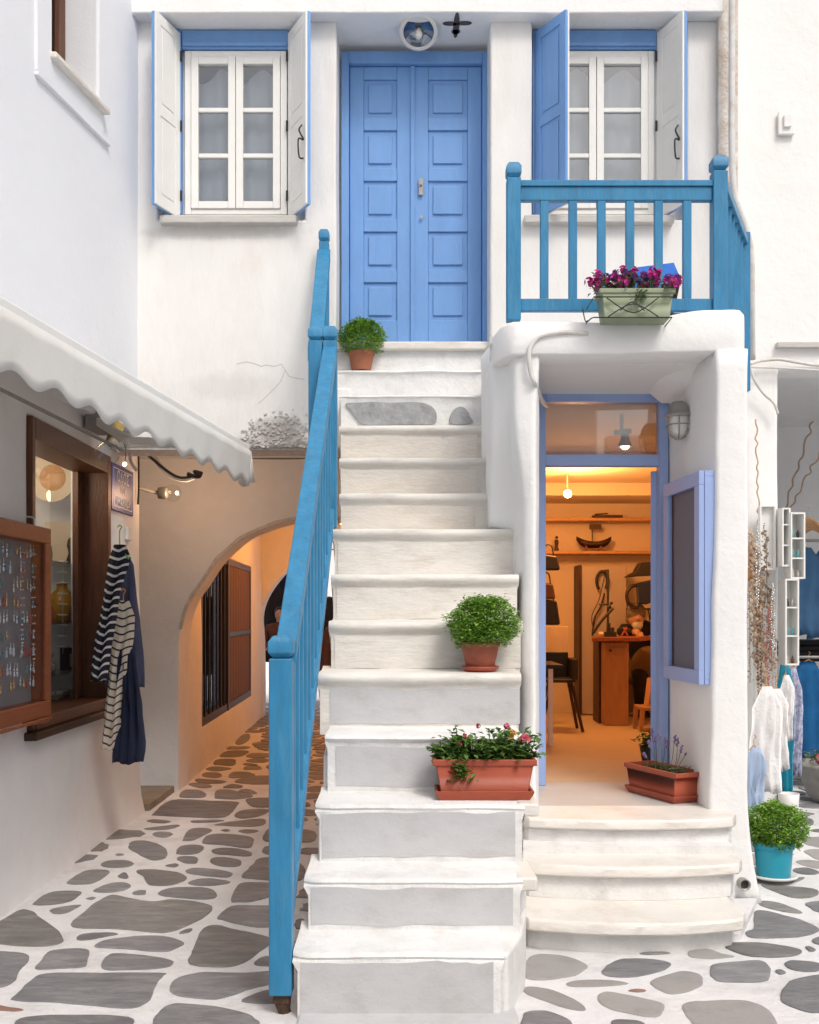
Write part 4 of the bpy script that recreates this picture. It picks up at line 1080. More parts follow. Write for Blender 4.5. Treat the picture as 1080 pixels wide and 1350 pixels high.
MB().box(RX0, RX1, 8.0, 8.25, RZ1 - .06, RZ1 + .02).build('ceiling_beam', 'wood_warm', room)
Lw = bpy.data.lights.new('shop_lamp', 'POINT'); Lw.energy = 76; Lw.color = (1.0, .41, .115); Lw.shadow_soft_size = .12
lo = bpy.data.objects.new('shop_lamp', Lw); lo.location = (1.45, 8.9, 2.50); col.objects.link(lo)
spot = thing('ceiling_spotlight', 'small lit spotlight under the workshop ceiling behind the doorway', 'light', (X(748, 9.2), 9.2, Z(650, 9.2)))
c = Vector((X(748, 9.2), 9.2, Z(650, 9.2)))
MB().tube([c + Vector((0, 0, .16)), c + Vector((0, 0, .03))], .008, 6, smooth=False).lathe([(.03, .03), (.04, -.01)], c, 14).build('holder', 'metal_grey', spot)
MB().ball(c + Vector((0, -.02, -.01)), .036, 12, 8).build('bulb', 'bulb_on', spot, smooth=True)
sp2 = thing('transom_spotlight', 'grey clip-on spotlight hanging behind the transom glass over the shop door', 'light', (X(822, 6.5), 6.5, Z(580, 6.5)))
c = Vector((X(824, 6.5), 6.5, Z(585, 6.5)))
MB().tube([(c.x - .02, 6.5, 2.78), (c.x - .02, 6.5, c.z + .10), (c.x - .01, 6.5, c.z + .03)], .012, 8).beam((c.x - .07, 6.5, c.z + .07), (c.x + .04, 6.5, c.z + .08), .02, .03).build('arm', 'metal_grey', sp2, smooth=True)
MB().lathe([(.022, .07), (.03, .02), (.048, -.02)], c, 16, cap=False).build('shade', 'metal_grey', sp2, smooth=True)
MB().ball(c + Vector((0, 0, -.01)), .03, 10, 7).build('bulb', 'bulb_small', sp2, smooth=True)
# shelves on the back wall
YS = 10.45
for z, lb in ((Z(684, YS), 'upper thin wooden shelf along the back wall of the workshop'), (Z(727, YS), 'lower thin wooden shelf carrying the model boat on the workshop back wall')):
    o = MB().box(RX0 + .01, 2.62, YS - .11, RY1 - .002, z - .03, z).build('shelf', 'wood_warm', None, bevel=.003); tag(o, lb, 'shelf')
z = Z(684, YS); o = MB().box(X(781, YS), X(820, YS), YS - .05, YS + .05, z + .001, z + .035).beam((X(783, YS), YS - .06, z + .04), (X(800, YS), YS - .06, z + .048), .02, .014).build('tool_box', 'wood_dark', None, bevel=.004); tag(o, 'long dark flat wooden box lying on the upper workshop shelf', 'box')
boat = thing('model_boat', 'dark wooden model boat with a square sail on the lower workshop shelf', 'ornament', (X(782, YS), YS, Z(727, YS)))
zb0 = Z(727, YS); bx0, bx1 = X(760, YS), X(806, YS); hull = MB(); n = 12
for i in range(n + 1):
    t = i / n; x = bx0 + (bx1 - bx0) * t; u = 2 * t - 1; top = zb0 + .10 + .055 * u * u; wd_ = .045 * (1 - u * u) ** .6 + .004; bt = zb0 + .035 + .08 * u ** 4
    hull.v += [(x, YS - wd_, top), (x, YS, bt), (x, YS + wd_, top), (x, YS, top - .02)]
for i in range(n):
    for j in range(4): hull.f.append((i * 4 + j, i * 4 + (j + 1) % 4, i * 4 + 4 + (j + 1) % 4, i * 4 + 4 + j))
hull.build('hull', 'wood_dark', boat, smooth=True)
MB().tube([(X(781, YS), YS, zb0 + .07), (X(781, YS), YS, Z(692, YS))], .006, 6, smooth=False).box(X(777, YS), X(793, YS), YS - .004, YS + .004, Z(698, YS), Z(691, YS)).build('mast', 'wood_dark', boat)
MB().beam((X(775, YS), YS, zb0 + .002), (X(772, YS), YS, zb0 + .07), .02, .02).beam((X(790, YS), YS, zb0 + .002), (X(793, YS), YS, zb0 + .07), .02, .02).build('stand', 'wood_brown', boat)
fg = MB().lathe([(.022, 0), (.024, .02), (.014, .05), (.022, .09), (.018, .115), (.008, .125)], (X(734, YS), YS, zb0), 10).ball((X(734, YS), YS, zb0 + .145), .016, 8, 6).build('figurine', 'wood_dark', None, smooth=True)
tag(fg, 'small dark standing figurine at the left end of the lower workshop shelf', 'figurine')
# grey cupboard / steel door on back wall, belts
cb = thing('grey_cupboard', 'tall plain grey cupboard against the workshop back wall', 'cupboard', (X(796, 10.3), 10.3, .48))
MB().box(X(767, 10.3), X(826, 10.3), 10.3, 10.64, .49, Z(747, 10.3)).build('body', 'cupboard_grey', cb, bevel=.006)
MB().box(X(767, 10.3) - .03, X(767, 10.3) - .002, 10.28, 10.6, .49, Z(745, 10.3)).build('edge_board', 'wood_dark', cb)
bl = MB().box(X(761, 10.35), X(764, 10.35), 10.32, 10.34, Z(794, 10.35), Z(752, 10.35)).build('hanging_strap', 'leather_brown', None, bevel=.002); tag(bl, 'narrow dark strap hanging on the workshop wall left of the grey cupboard', 'strap')
def loop(cx, cy, y, rx, rz, r_, m, nm, lb, cat, a0=0, a1=6.28, tail=None, n=18):
    pts = [(cx + rx * math.cos(a0 + (a1 - a0) * i / n), y, cy + rz * math.sin(a0 + (a1 - a0) * i / n)) for i in range(n + 1)]
    mb = MB().tube(pts, r_, 6)
    if tail: mb.tube(tail, r_ * .55, 6)
    o = mb.build(nm, m, None, smooth=True); return tag(o, lb, cat)
Yb = 10.25
loop(X(794, Yb), Z(766, Yb), Yb, .055, .095, .017, 'leather_black', 'coiled_belt', 'coiled black belt hanging on the front of the grey cupboard', 'belt', -.9, 4.2, tail=[(X(797, Yb), Yb, Z(782, Yb)), (X(792, Yb), Yb, Z(800, Yb)), (X(784, Yb), Yb, Z(815, Yb)), (X(781, Yb), Yb, Z(838, Yb))])
# vise stand / drill
dr = thing('bench_drill', 'thin metal drill stand rising from the workbench in front of the grey cupboard', 'tool', (X(800, 9.35), 9.35, 1.32))
MB().tube([(X(803, 9.35), 9.4, 1.31), (X(803, 9.35), 9.4, Z(752, 9.4))], .011, 6, smooth=False).tube([(X(803, 9.4), 9.4, Z(752, 9.4)), (X(797, 9.4), 9.4, Z(752, 9.4))], .009, 6, smooth=False).build('column', 'metal_dark', dr)
MB().tube([(X(803, 9.35), 9.35, Z(797, 9.35)), (X(790, 9.35), 9.35, Z(797, 9.35))], .008, 6, smooth=False).tube([(X(782, 9.35), 9.33, 1.33), (X(793, 9.35), 9.33, Z(818, 9.35)), (X(808, 9.35), 9.33, Z(802, 9.35))], .013, 6).ball((X(804, 9.3), 9.33, Z(800, 9.3)), .022, 8, 6).ball((X(807, 9.3), 9.33, Z(795, 9.3)), .016, 8, 6).build('arm', 'metal_dark', dr, smooth=True)
MB().tube([(X(797, 9.4), 9.4, Z(760, 9.4)), (X(790, 9.4), 9.4, Z(790, 9.4)), (X(780, 9.4), 9.38, Z(812, 9.4)), (X(782, 9.4), 9.36, 1.33)], .005, 6).build('cable', 'cable_dark', dr, smooth=True)
# workbench pedestal
wb = thing('workbench', 'pale wooden pedestal workbench with a red-brown top in the shop', 'workbench', (X(817, 9.3), 9.3, .48))
MB().box(X(798, 9.3), X(829, 9.3), 9.3, 9.6, .482, 1.245).build('pedestal', 'wood_warm', wb, bevel=.006)
MB().box(X(802, 9.29), X(826, 9.29), 9.288, 9.299, 1.13, 1.20).build('drawer', 'wood_warm', wb, bevel=.004)
MB().ball((X(805, 9.28), 9.28, 1.17), .012, 8, 6).build('knob', 'wood_dark', wb)
MB().hexa([(X(779, 9.2), 9.15, 1.255), (X(842, 9.2), 9.15, 1.255), (X(862, 9.8), 9.75, 1.255), (X(782, 9.75), 9.75, 1.255), (X(779, 9.2), 9.15, 1.295), (X(842, 9.2), 9.15, 1.295), (X(862, 9.8), 9.75, 1.295), (X(782, 9.75), 9.75, 1.295)]).build('top', 'wood_orange', wb, bevel=.008)
MB().box(X(787, 9.6), X(797, 9.6), 9.5, 9.8, .482, 1.25).build('dark_leg', 'wood_dark', wb)
for nm, px, w_, h, m_, lb, ct in (('tool_tray', 803, .06, .05, 'metal_dark', 'dark low tool tray on the left of the workbench top', 'tray'), ('pliers', 822, .03, .035, 'bead_red', 'red-handled pliers lying upright on the workbench top', 'pliers'), ('paint_jar', 793, .028, .045, 'paper', 'small pale jar on the left edge of the workbench top', 'jar')):
    mb = MB()
    if nm == 'tool_tray': mb.box(X(px, 9.3) - w_, X(px, 9.3) + w_, 9.25, 9.4, 1.2965, 1.34).box(X(px, 9.3) - .02, X(px, 9.3) + .01, 9.28, 9.32, 1.34, 1.42).box(X(px, 9.3) + .02, X(px, 9.3) + .05, 9.3, 9.33, 1.34, 1.38)
    elif nm == 'pliers': mb.tube([(X(px, 9.3) - .03, 9.25, 1.305), (X(px, 9.3) - .005, 9.25, 1.34), (X(px, 9.3) + .02, 9.25, 1.38)], .008, 6).tube([(X(px, 9.3) + .03, 9.25, 1.305), (X(px, 9.3) + .01, 9.25, 1.34), (X(px, 9.3) - .01, 9.25, 1.38)], .008, 6)
    else: mb.lathe([(.024, 0), (.026, .03), (.018, .045)], (X(px, 9.25), 9.25, 1.2965), 12)
    tag(mb.build(nm, m_, None, smooth=nm != 'tool_tray'), lb, ct)
# left side: bags on wall, table, black chair
for (px, py0, py1, w_, m_, lb) in ((727, 730, 752, .10, 'leather_black', 'topmost black leather bag on the left wall of the workshop'), (724, 767, 790, .08, 'leather_brown', 'brown leather bag hanging under the topmost black bag in the workshop'), (727, 789, 824, .10, 'leather_black', 'lowest and largest black leather bag hanging on the left wall of the workshop')):
    Y = 9.0; z0, z1 = Z(py1, Y), Z(py0, Y); x = X(px, Y) - .02
    bg_ = thing('leather_bag', lb, 'bag', (x, Y, z0), 'leather bags on the left workshop wall')
    MB().add([(x - w_, Y - .04, z0), (x + w_, Y - .04, z0), (x + w_ * .8, Y + .05, z0), (x - w_ * .8, Y + .05, z0), (x - w_ * .9, Y - .03, z1), (x + w_ * .7, Y - .03, z1 - .02), (x + w_ * .6, Y + .03, z1 - .02), (x - w_ * .8, Y + .03, z1)],
             [(0, 3, 2, 1), (4, 5, 6, 7), (0, 1, 5, 4), (1, 2, 6, 5), (2, 3, 7, 6), (3, 0, 4, 7)]).build('body', m_, bg_, bevel=.02, seg=3)
    MB().tube([(x - w_ * .5, Y, z1 - .01), (x - w_ * .3, Y, z1 + .07), (x + w_ * .2, Y, z1 + .07), (x + w_ * .4, Y, z1 - .02)], .007, 6).build('strap', m_, bg_, smooth=True)
tb = thing('white_table', 'white-legged table with a black top just inside the shop door on the left', 'table', (X(722, 7.9), 7.9, .48))
tz = Z(876, 7.9)
MB().box(RX0 + .02, X(742, 7.9), 7.85, 8.5, tz - .03, tz).build('tabletop', 'plastic_black', tb, bevel=.004)
for x, y in ((X(726, 7.9) - .02, 7.87), (RX0 + .05, 7.87), (X(726, 7.9) - .02, 8.45), (RX0 + .05, 8.45)):
    MB().box(x, x + .035, y, y + .035, .482, tz - .031).build('leg', 'white_paint', tb)
ch = thing('black_chair', 'black plastic tub chair with splayed legs behind the white table', 'chair', (X(738, 8.9), 8.9, .48))
x = X(738, 9.0); zs_ = Z(893, 9.0)
MB().prism(rnd_poly([(x - .2, 8.75), (x + .10, 8.72), (x + .14, 9.1), (x - .2, 9.15)], .06), zs_ - .03, zs_).build('seat', 'plastic_black', ch, bevel=.01)
MB().prism(rnd_poly([(x + .07, 8.72), (x + .125, 8.74), (x + .15, 9.12), (x + .09, 9.12)], .02), zs_, zs_ + .17).prism(rnd_poly([(x - .2, 9.08), (x + .09, 9.08), (x + .09, 9.13), (x - .2, 9.13)], .02), zs_, zs_ + .22).build('backrest', 'plastic_black', ch, bevel=.01)
for dx, dy in ((-.15, -.12), (.13, -.12), (-.15, .13), (.13, .13)):
    MB().tube([(x + dx * .6, 8.93 + dy * .7, zs_ - .03), (x + dx * 1.3, 8.93 + dy * 1.2, .483)], .014, 6, smooth=False).build('leg', 'wood_dark', ch)
pn_ = MB().box(X(719, 9.3) - .1, X(749, 9.3), 9.3, 9.34, Z(880, 9.3), Z(826, 9.3)).build('display_board', 'paper', None, bevel=.004); tag(pn_, 'blank tan display board standing behind the white table in the shop', 'board')
# right side clutter: dark shelf unit with bags, hoop bag
o = MB().prism([(X(822, 9.9), Z(762, 9.9)), (X(835, 9.9), Z(754, 9.9)), (X(842, 9.9), Z(742, 9.9)), (2.6, Z(740, 9.9)), (2.6, Z(757, 9.9)), (X(840, 9.9), Z(760, 9.9))], 9.8, 9.95, 'y').build('rolled_leather', 'leather_black', None, bevel=.01); tag(o, 'dark heap of rolled leather on the right side shelf of the workshop', 'leather rolls')
hp = thing('round_handbag', 'dark navy handbag with a big round handle hanging right of the grey cupboard', 'bag', (X(845, 9.8), 9.8, 1.5))
MB().tube([(X(838, 9.8) + .085 * math.cos(a), 9.8, Z(786, 9.8) + .105 * math.sin(a)) for a in [1.2 + i * 3.9 / 14 for i in range(15)]], .017, 8).build('handle', 'leather_black', hp, smooth=True)
MB().prism([(X(840, 9.8), Z(768, 9.8)), (X(862, 9.8), Z(764, 9.8)), (X(868, 9.8), Z(790, 9.8)), (X(852, 9.8), Z(797, 9.8)), (X(841, 9.8), Z(796, 9.8))], 9.76, 9.86, 'y').build('body', 'cloth_navy', hp, bevel=.01)
st_ = thing('wooden_chair', 'small orange wooden chair at the right edge of the shop doorway', 'chair', (X(855, 8.9), 8.9, .48))
x = X(842, 8.9); zs_ = Z(931, 8.9)
MB().box(x, x + .34, 8.8, 9.1, zs_ - .03, zs_).build('seat', 'wood_warm', st_, bevel=.005)
for dx, dy in ((.015, 8.82), (.30, 8.82), (.015, 9.07), (.30, 9.07)): MB().beam((x + dx, dy, zs_ - .03), (x + dx - .01, dy, .483), .035, .035).build('leg', 'wood_warm', st_)
MB().beam((x + .07, 8.9, zs_), (x + .12, 8.98, zs_ + .24), .045, .03).beam((x + .3, 8.9, zs_), (x + .32, 8.98, zs_ + .24), .045, .03).box(x + .1, x + .34, 8.965, 8.99, zs_ + .16, zs_ + .22).build('backrest', 'wood_warm', st_, bevel=.003)

rb_ = random.Random(4)
for k_, px in enumerate((846, 850, 855, 859, 863)):
    Y = 10.4; zt_ = Z(803, Y); l_ = rb_.uniform(.10, .22)
    o = MB().tube([(X(px, Y), Y, zt_), (X(px, Y) + .012, Y - .01, zt_ - l_), (X(px, Y) + .024, Y, zt_ - .01)], .007, 5).build('hanging_tool', rb_.choice(('leather_brown', 'metal_grey', 'wood_warm')), None, smooth=True)
    tag(o, ('first', 'second', 'third', 'fourth', 'fifth')[k_] + ' small loop-shaped tool from the left hanging on the wall behind the seated man', 'tool', 'tools hanging behind the seated man')
o = MB().tube([(2.0, 10.6, Z(803, 10.6)), (2.6, 10.6, Z(803, 10.6))], .01, 6, smooth=False).build('tool_rail', 'metal_dark', None); tag(o, 'thin dark tool rail on the back wall behind the seated man', 'rail')
# people ------------------------------------------------------------------
def skin_body(name, joints, edges, m, parent, sub=2):
    me = bpy.data.meshes.new(name); names = list(joints); me.from_pydata([joints[k][0] for k in names], [(names.index(a), names.index(b)) for a, b in edges] if False else [(names.index(e[0]), names.index(e[1])) for e in edges], [])
    o = bpy.data.objects.new(name, me); me.materials.append(M[m])
    sk = o.modifiers.new('skin', 'SKIN'); sk.use_smooth_shade = True
    sl = me.skin_vertices[0].data
    for i, k in enumerate(names):
        r_ = joints[k][1]; sl[i].radius = (r_, r_) if not isinstance(r_, tuple) else r_; sl[i].use_root = (i == 0)
    s_ = o.modifiers.new('sub', 'SUBSURF'); s_.levels = sub; s_.render_levels = sub
    link(o, parent, (0, 0, 0)); return o
def person_seated(Y, px, zseat, zhead):
    p = thing('person', 'seated man with grey hair and white beard in a dark top leaning over the workbench', 'person', (X(px, Y), Y, .48))
    hx = X(838, Y); x = X(851, Y); hz = Z(814, Y)
    J = {'pelvis': ((x + .05, Y + .25, .95), .15), 'waist': ((x + .04, Y + .25, 1.12), .15), 'chest': ((x + .02, Y + .16, 1.30), (.17, .12)), 'neck': ((hx + .03, Y + .05, 1.42), .055),
         'shL': ((x - .14, Y + .08, 1.36), .065), 'elL': ((x - .26, Y - .02, 1.33), .048), 'wrL': ((x - .16, Y - .22, 1.335), .03),
         'shR': ((x + .18, Y + .10, 1.34), .065), 'elR': ((x + .22, Y - .06, 1.16), .048), 'wrR': ((x + .04, Y - .20, 1.30), .032)}
    body = skin_body('body', J, [('pelvis', 'waist'), ('waist', 'chest'), ('chest', 'neck'), ('chest', 'shL'), ('shL', 'elL'), ('elL', 'wrL'), ('chest', 'shR'), ('shR', 'elR'), ('elR', 'wrR')], 'cloth_dark', p)
    h = MB(); h.ball((hx, Y - .03, hz), .088, 16, 12, (.88, 1.0, 1.22)); h.tube([(hx + .02, Y + .05, 1.40), (hx + .01, Y + .02, hz - .04)], .05, 10, smooth=False)
    h.ball((hx - .005, Y - .12, hz - .015), .018, 8, 6, (.8, 1, 1.2)); h.ball((hx - .078, Y - .01, hz - .01), .02, 8, 6, (.4, .8, 1.2)); h.ball((hx + .078, Y - .01, hz - .01), .02, 8, 6, (.4, .8, 1.2))
    h.build('head', 'skin', p, smooth=True)
    MB().ball((hx, Y - .02, hz + .045), .103, 16, 12, (.92, 1.0, .95)).build('hair', 'hair_grey', p, smooth=True, wob=.008, wobf=30)
    MB().ball((hx + .002, Y - .085, hz - .075), .055, 12, 8, (.95, .6, 1.0)).build('beard', 'beard', p, smooth=True, wob=.008, wobf=30)
    for sx, w0 in ((-1, J['wrL'][0]), (1, J['wrR'][0])):
        hd = MB(); w_ = Vector(w0); d_ = Vector((-sx * .25, -1, -.15)).normalized(); s2 = d_.cross(Vector((0, 0, 1))).normalized()
        hd.tube([w_, w_ + d_ * .05, w_ + d_ * .09], lambda t: .026 + .010 * math.sin(t * 3), 8)
        for k_ in range(4):
            o_ = s2 * (.011 * (k_ - 1.5) * 1.6); b0 = w_ + d_ * .085 + o_; ln = (.058, .068, .063, .048)[k_]
            hd.tube([b0, b0 + d_ * ln * .5 + Vector((0, 0, -.004)), b0 + d_ * ln + Vector((0, 0, -.03))], .0085, 6)
        hd.tube([w_ + d_ * .03 + s2 * sx * .02, w_ + d_ * .06 + s2 * sx * .045, w_ + d_ * .09 + s2 * sx * .04], .010, 6)
        hd.build('hand', 'skin', p, smooth=True)
    a = MB(); a.ball((x + .03, Y - .0, .98), .17, 16, 12, (1.05, .8, 1.25)); a.build('apron', 'cloth_khaki', p, smooth=True)
    L_ = {'a': ((x + .03, Y + .22, .93), .13), 'k1': ((x - .08, Y - .12, .92), .085), 'f1': ((x - .06, Y - .05, .55), .055), 't1': ((x - .07, Y - .2, .52), .045), 'k2': ((x + .14, Y - .1, .92), .085), 'f2': ((x + .13, Y - .02, .55), .055), 't2': ((x + .14, Y - .18, .52), .045)}
    skin_body('trousers', L_, [('a', 'k1'), ('k1', 'f1'), ('f1', 't1'), ('a', 'k2'), ('k2', 'f2'), ('f2', 't2')], 'cloth_dark', p)
    return p
person_seated(9.95, 850, .9, 1.5)
o = MB().lathe([(.17, 0), (.19, .02), (.19, .04)], (X(853, 10.15), 10.2, .80), 20).tube([(X(853, 10.15), 10.2, .80), (X(853, 10.15), 10.2, .49)], .03, 8, smooth=False).lathe([(.18, 0), (.03, .03)], (X(853, 10.15), 10.2, .483), 16).build('work_stool', 'metal_dark', None); tag(o, 'dark round stool under the seated man at the workbench', 'stool')

# ------------------------------------------------------------------ balcony railing
br = thing('balcony_railing', 'teal blue wooden railing round the balcony above the shop porch', 'railing', (1.1, 5.4, 3.03))
YB = 5.42
pl = newel(X(677, YB), YB, Z(424, YB), Z(237, YB), .074, 'corner_post', br); pr = newel(X(947.5, YB), YB, Z(412, YB), Z(228, YB), .078, 'corner_post', br)
xa, xb = X(686, YB), X(938, YB)
b = MB(); b.box(xa, xb, YB - .03, YB + .03, Z(248, YB), Z(240, YB)); b.box(xa, xb, YB - .02, YB + .02, Z(266, YB), Z(248, YB)); b.build('top_rail', 'rail_blue', br, bevel=.004)
MB().box(xa, xb, YB - .02, YB + .02, Z(411, YB), Z(395, YB)).build('bottom_rail', 'rail_blue', br, bevel=.004)
pb = MB().box(-.022, .022, YB - .017, YB + .017, Z(395, YB) - .002, Z(266, YB) + .002).build('baluster', 'rail_blue', br, bevel=.003)
for k_ in range(6):
    px = 717.5 + k_ * 37.6; o = pb if k_ == 0 else copy_part(pb, br, (0, 0, 0)); o.location = Vector((X(px, YB), 0, 0)) - WL[br.name]
# side section running back to the house corner
sa = Vector((X(950, YB) + .02, YB + .04, 0)); sb_ = Vector((2.175, 6.62, 0)); zr0, zr1 = Z(268, YB) + .09, 3.86
b = MB(); b.beam((sa.x, sa.y, zr0 + .02), (sb_.x, sb_.y, 3.93), .06, .05); b.build('side_top_rail', 'rail_blue', br, bevel=.004)
b = MB(); b.beam((sa.x, sa.y, 3.12), (sb_.x, sb_.y, 3.14), .04, .06); b.build('side_bottom_rail', 'rail_blue', br, bevel=.004)
for k_ in range(6):
    t = (k_ + 1) / 7; p = sa.lerp(sb_, t); o = MB().box(p.x - .009, p.x + .009, p.y - .02, p.y + .02, 3.13, zr0 + .01 + (3.93 - zr0) * t).build('baluster', 'rail_blue', br)
b = MB(); b.box(sb_.x - .035, sb_.x + .035, sb_.y - .035, sb_.y + .035, 2.95, 3.98); b.build('end_post', 'rail_blue', br, bevel=.004)
bt = thing('blue_folding_table', 'bright blue tilted table top leaning on the balcony behind the railing', 'table', (1.5, 6.3, 3.03))
Yt = 6.2
MB().hexa([(X(836, Yt), Yt, Z(384, Yt)), (X(900, Yt), Yt, Z(372, Yt)), (X(900, Yt), Yt + .03, Z(372, Yt)), (X(836, Yt), Yt + .03, Z(384, Yt)), (X(836, Yt), Yt + .2, Z(339, Yt)), (X(900, Yt), Yt + .2, Z(331, Yt)), (X(900, Yt), Yt + .23, Z(331, Yt)), (X(836, Yt), Yt + .23, Z(339, Yt))]).build('top', 'board_blue', bt, bevel=.004)
for x in (X(845, Yt), X(893, Yt)): MB().beam((x, Yt + .02, Z(375, Yt)), (x - .05, Yt + .3, 3.032), .03, .03).build('leg', 'wood_dark', bt)
sb2 = thing('storage_crate', 'low dark crate with a grey lid under the blue table on the balcony', 'crate', (1.6, 5.9, 3.03))
MB().box(X(872, 5.8), X(907, 5.8), 5.75, 6.1, 3.032, 3.14).build('body', 'leather_brown', sb2, bevel=.005)
MB().box(X(870, 5.8), X(909, 5.8), 5.73, 6.12, 3.142, 3.20).build('lid', 'metal_dark', sb2, bevel=.005)

# ------------------------------------------------------------------ plants
def leaf_cloud(pos, size, mb, rg, flat=.0):
    """a pointed folded leaf at pos"""
    a = rg.uniform(0, 6.283); tl = rg.uniform(-.5, .75); s_ = size * rg.uniform(.65, 1.25)
    d = Vector((math.cos(a) * math.cos(tl), math.sin(a) * math.cos(tl), math.sin(tl))); u = Vector((0, 0, 1)); r_ = d.cross(u).normalized(); n = r_.cross(d)
    P0 = pos - d * s_ * .5; P1 = pos + d * s_ * .5 - n * s_ * .10
    L_ = pos + r_ * s_ * .30 + n * s_ * .10; R__ = pos - r_ * s_ * .30 + n * s_ * .10
    b_ = len(mb.v); mb.v += [tuple(P0), tuple(L_), tuple(P1), tuple(R__)]; mb.f += [(b_, b_ + 1, b_ + 2), (b_, b_ + 2, b_ + 3)]
def basil_foliage(c, rx, rz, count, size, parent, m='leaf_basil', seed=1):
    rg = random.Random(seed); mb = MB(); c = Vector(c)
    bumps = [Vector((rg.uniform(-1, 1), rg.uniform(-1, 1), rg.uniform(-.2, 1))).normalized() for _ in range(16)]
    for i in range(count):
        d = Vector((rg.gauss(0, 1), rg.gauss(0, 1), rg.gauss(0, 1))).normalized()
        if d.z < -.75: d.z = -d.z
        k_ = 1 + .12 * max(d.dot(b_) for b_ in bumps) ** 16 + noise.noise(d * 2.5 + Vector((seed, 0, 0))) * .13 + noise.noise(d * 7 + Vector((seed, 3, 0))) * .12
        r_ = (1 - abs(rg.gauss(0, .16))) * k_
        if rg.random() < .08: r_ *= rg.uniform(1.02, 1.16)
        if rg.random() < .25: r_ *= rg.uniform(.45, .95)
        zz = d.z * rz * r_
        leaf_cloud(c + Vector((d.x * rx * r_, d.y * rx * r_, zz)), size, mb, rg)
    o = mb.build('foliage', m, parent, fix=False)
    st = MB()
    for i in range(26):
        d = Vector((rg.gauss(0, 1), rg.gauss(0, 1), abs(rg.gauss(0, 1)) + .2)).normalized()
        st.tube([c + Vector((d.x * .02, d.y * .02, -rz * .7)), c + Vector((d.x * rx * .45, d.y * rx * .45, d.z * rz * .2)), c + Vector((d.x * rx * .85, d.y * rx * .85, d.z * rz * .85))], .0022, 4)
    st.build('stems', 'leaf_dark', parent); return o
def round_pot(c, rt, rb_, h, m, parent, saucer=None, sm_=None):
    t = .10 * rt
    MB().lathe([(rb_ * .96, 0), (rb_, .004), (rt * .93, h * .78), (rt * .93, h * .80), (rt, h * .81), (rt * 1.02, h * .98), (rt, h), (rt * .90, h), (rt * .88, h * .86), (0.001, h * .86)], c, 36, cap=False).build('pot', m, parent, smooth=True)
    MB().lathe([(rt * .88, h * .865), (.001, h * .88)], c, 20, cap=False).build('soil', 'soil', parent, smooth=True)
    if saucer: MB().lathe([(saucer * .8, 0), (saucer, .012), (saucer * 1.02, .022), (saucer * .96, .024), (saucer * .8, .008), (.001, .008)], (c[0], c[1], c[2] - .008), 36, cap=False).build('saucer', sm_, parent, smooth=True)
Yp = 7.075 - .0; zl = 3.187
cx = X(476.5, 7.06)
p1 = thing('potted_basil', 'round bush of basil in a pale terracotta pot on the landing beside the blue door', 'potted plant', (cx, 7.06, zl), 'round basil bushes in pots')
round_pot((cx, 7.055, zl), .092, .066, .135, 'terracotta_pale', p1)
basil_foliage((cx + .005, 7.055, zl + .215), .165, .135, 5200, .021, p1, seed=2)
c2 = (X(633, 4.98), 4.98, 1.232)
p2 = thing('potted_basil', 'large round basil bush in a terracotta pot with saucer halfway up the stairs', 'potted plant', c2, 'round basil bushes in pots')
round_pot(c2, .098, .068, .135, 'terracotta', p2, .092, 'plastic_red')
basil_foliage((c2[0] + .012, c2[1], c2[2] + .215), .172, .140, 7500, .0195, p2, seed=4)
c3 = (X(1020, 5.72), 5.72, .028)
p3 = thing('potted_basil', 'round basil bush in a turquoise pot with white saucer on the paving at right', 'potted plant', c3, 'round basil bushes in pots')
round_pot(c3, .112, .090, .20, 'turquoise', p3, .130, 'plastic_white')
basil_foliage((c3[0] + .012, c3[1], c3[2] + .27), .170, .138, 7500, .020, p3, seed=6)

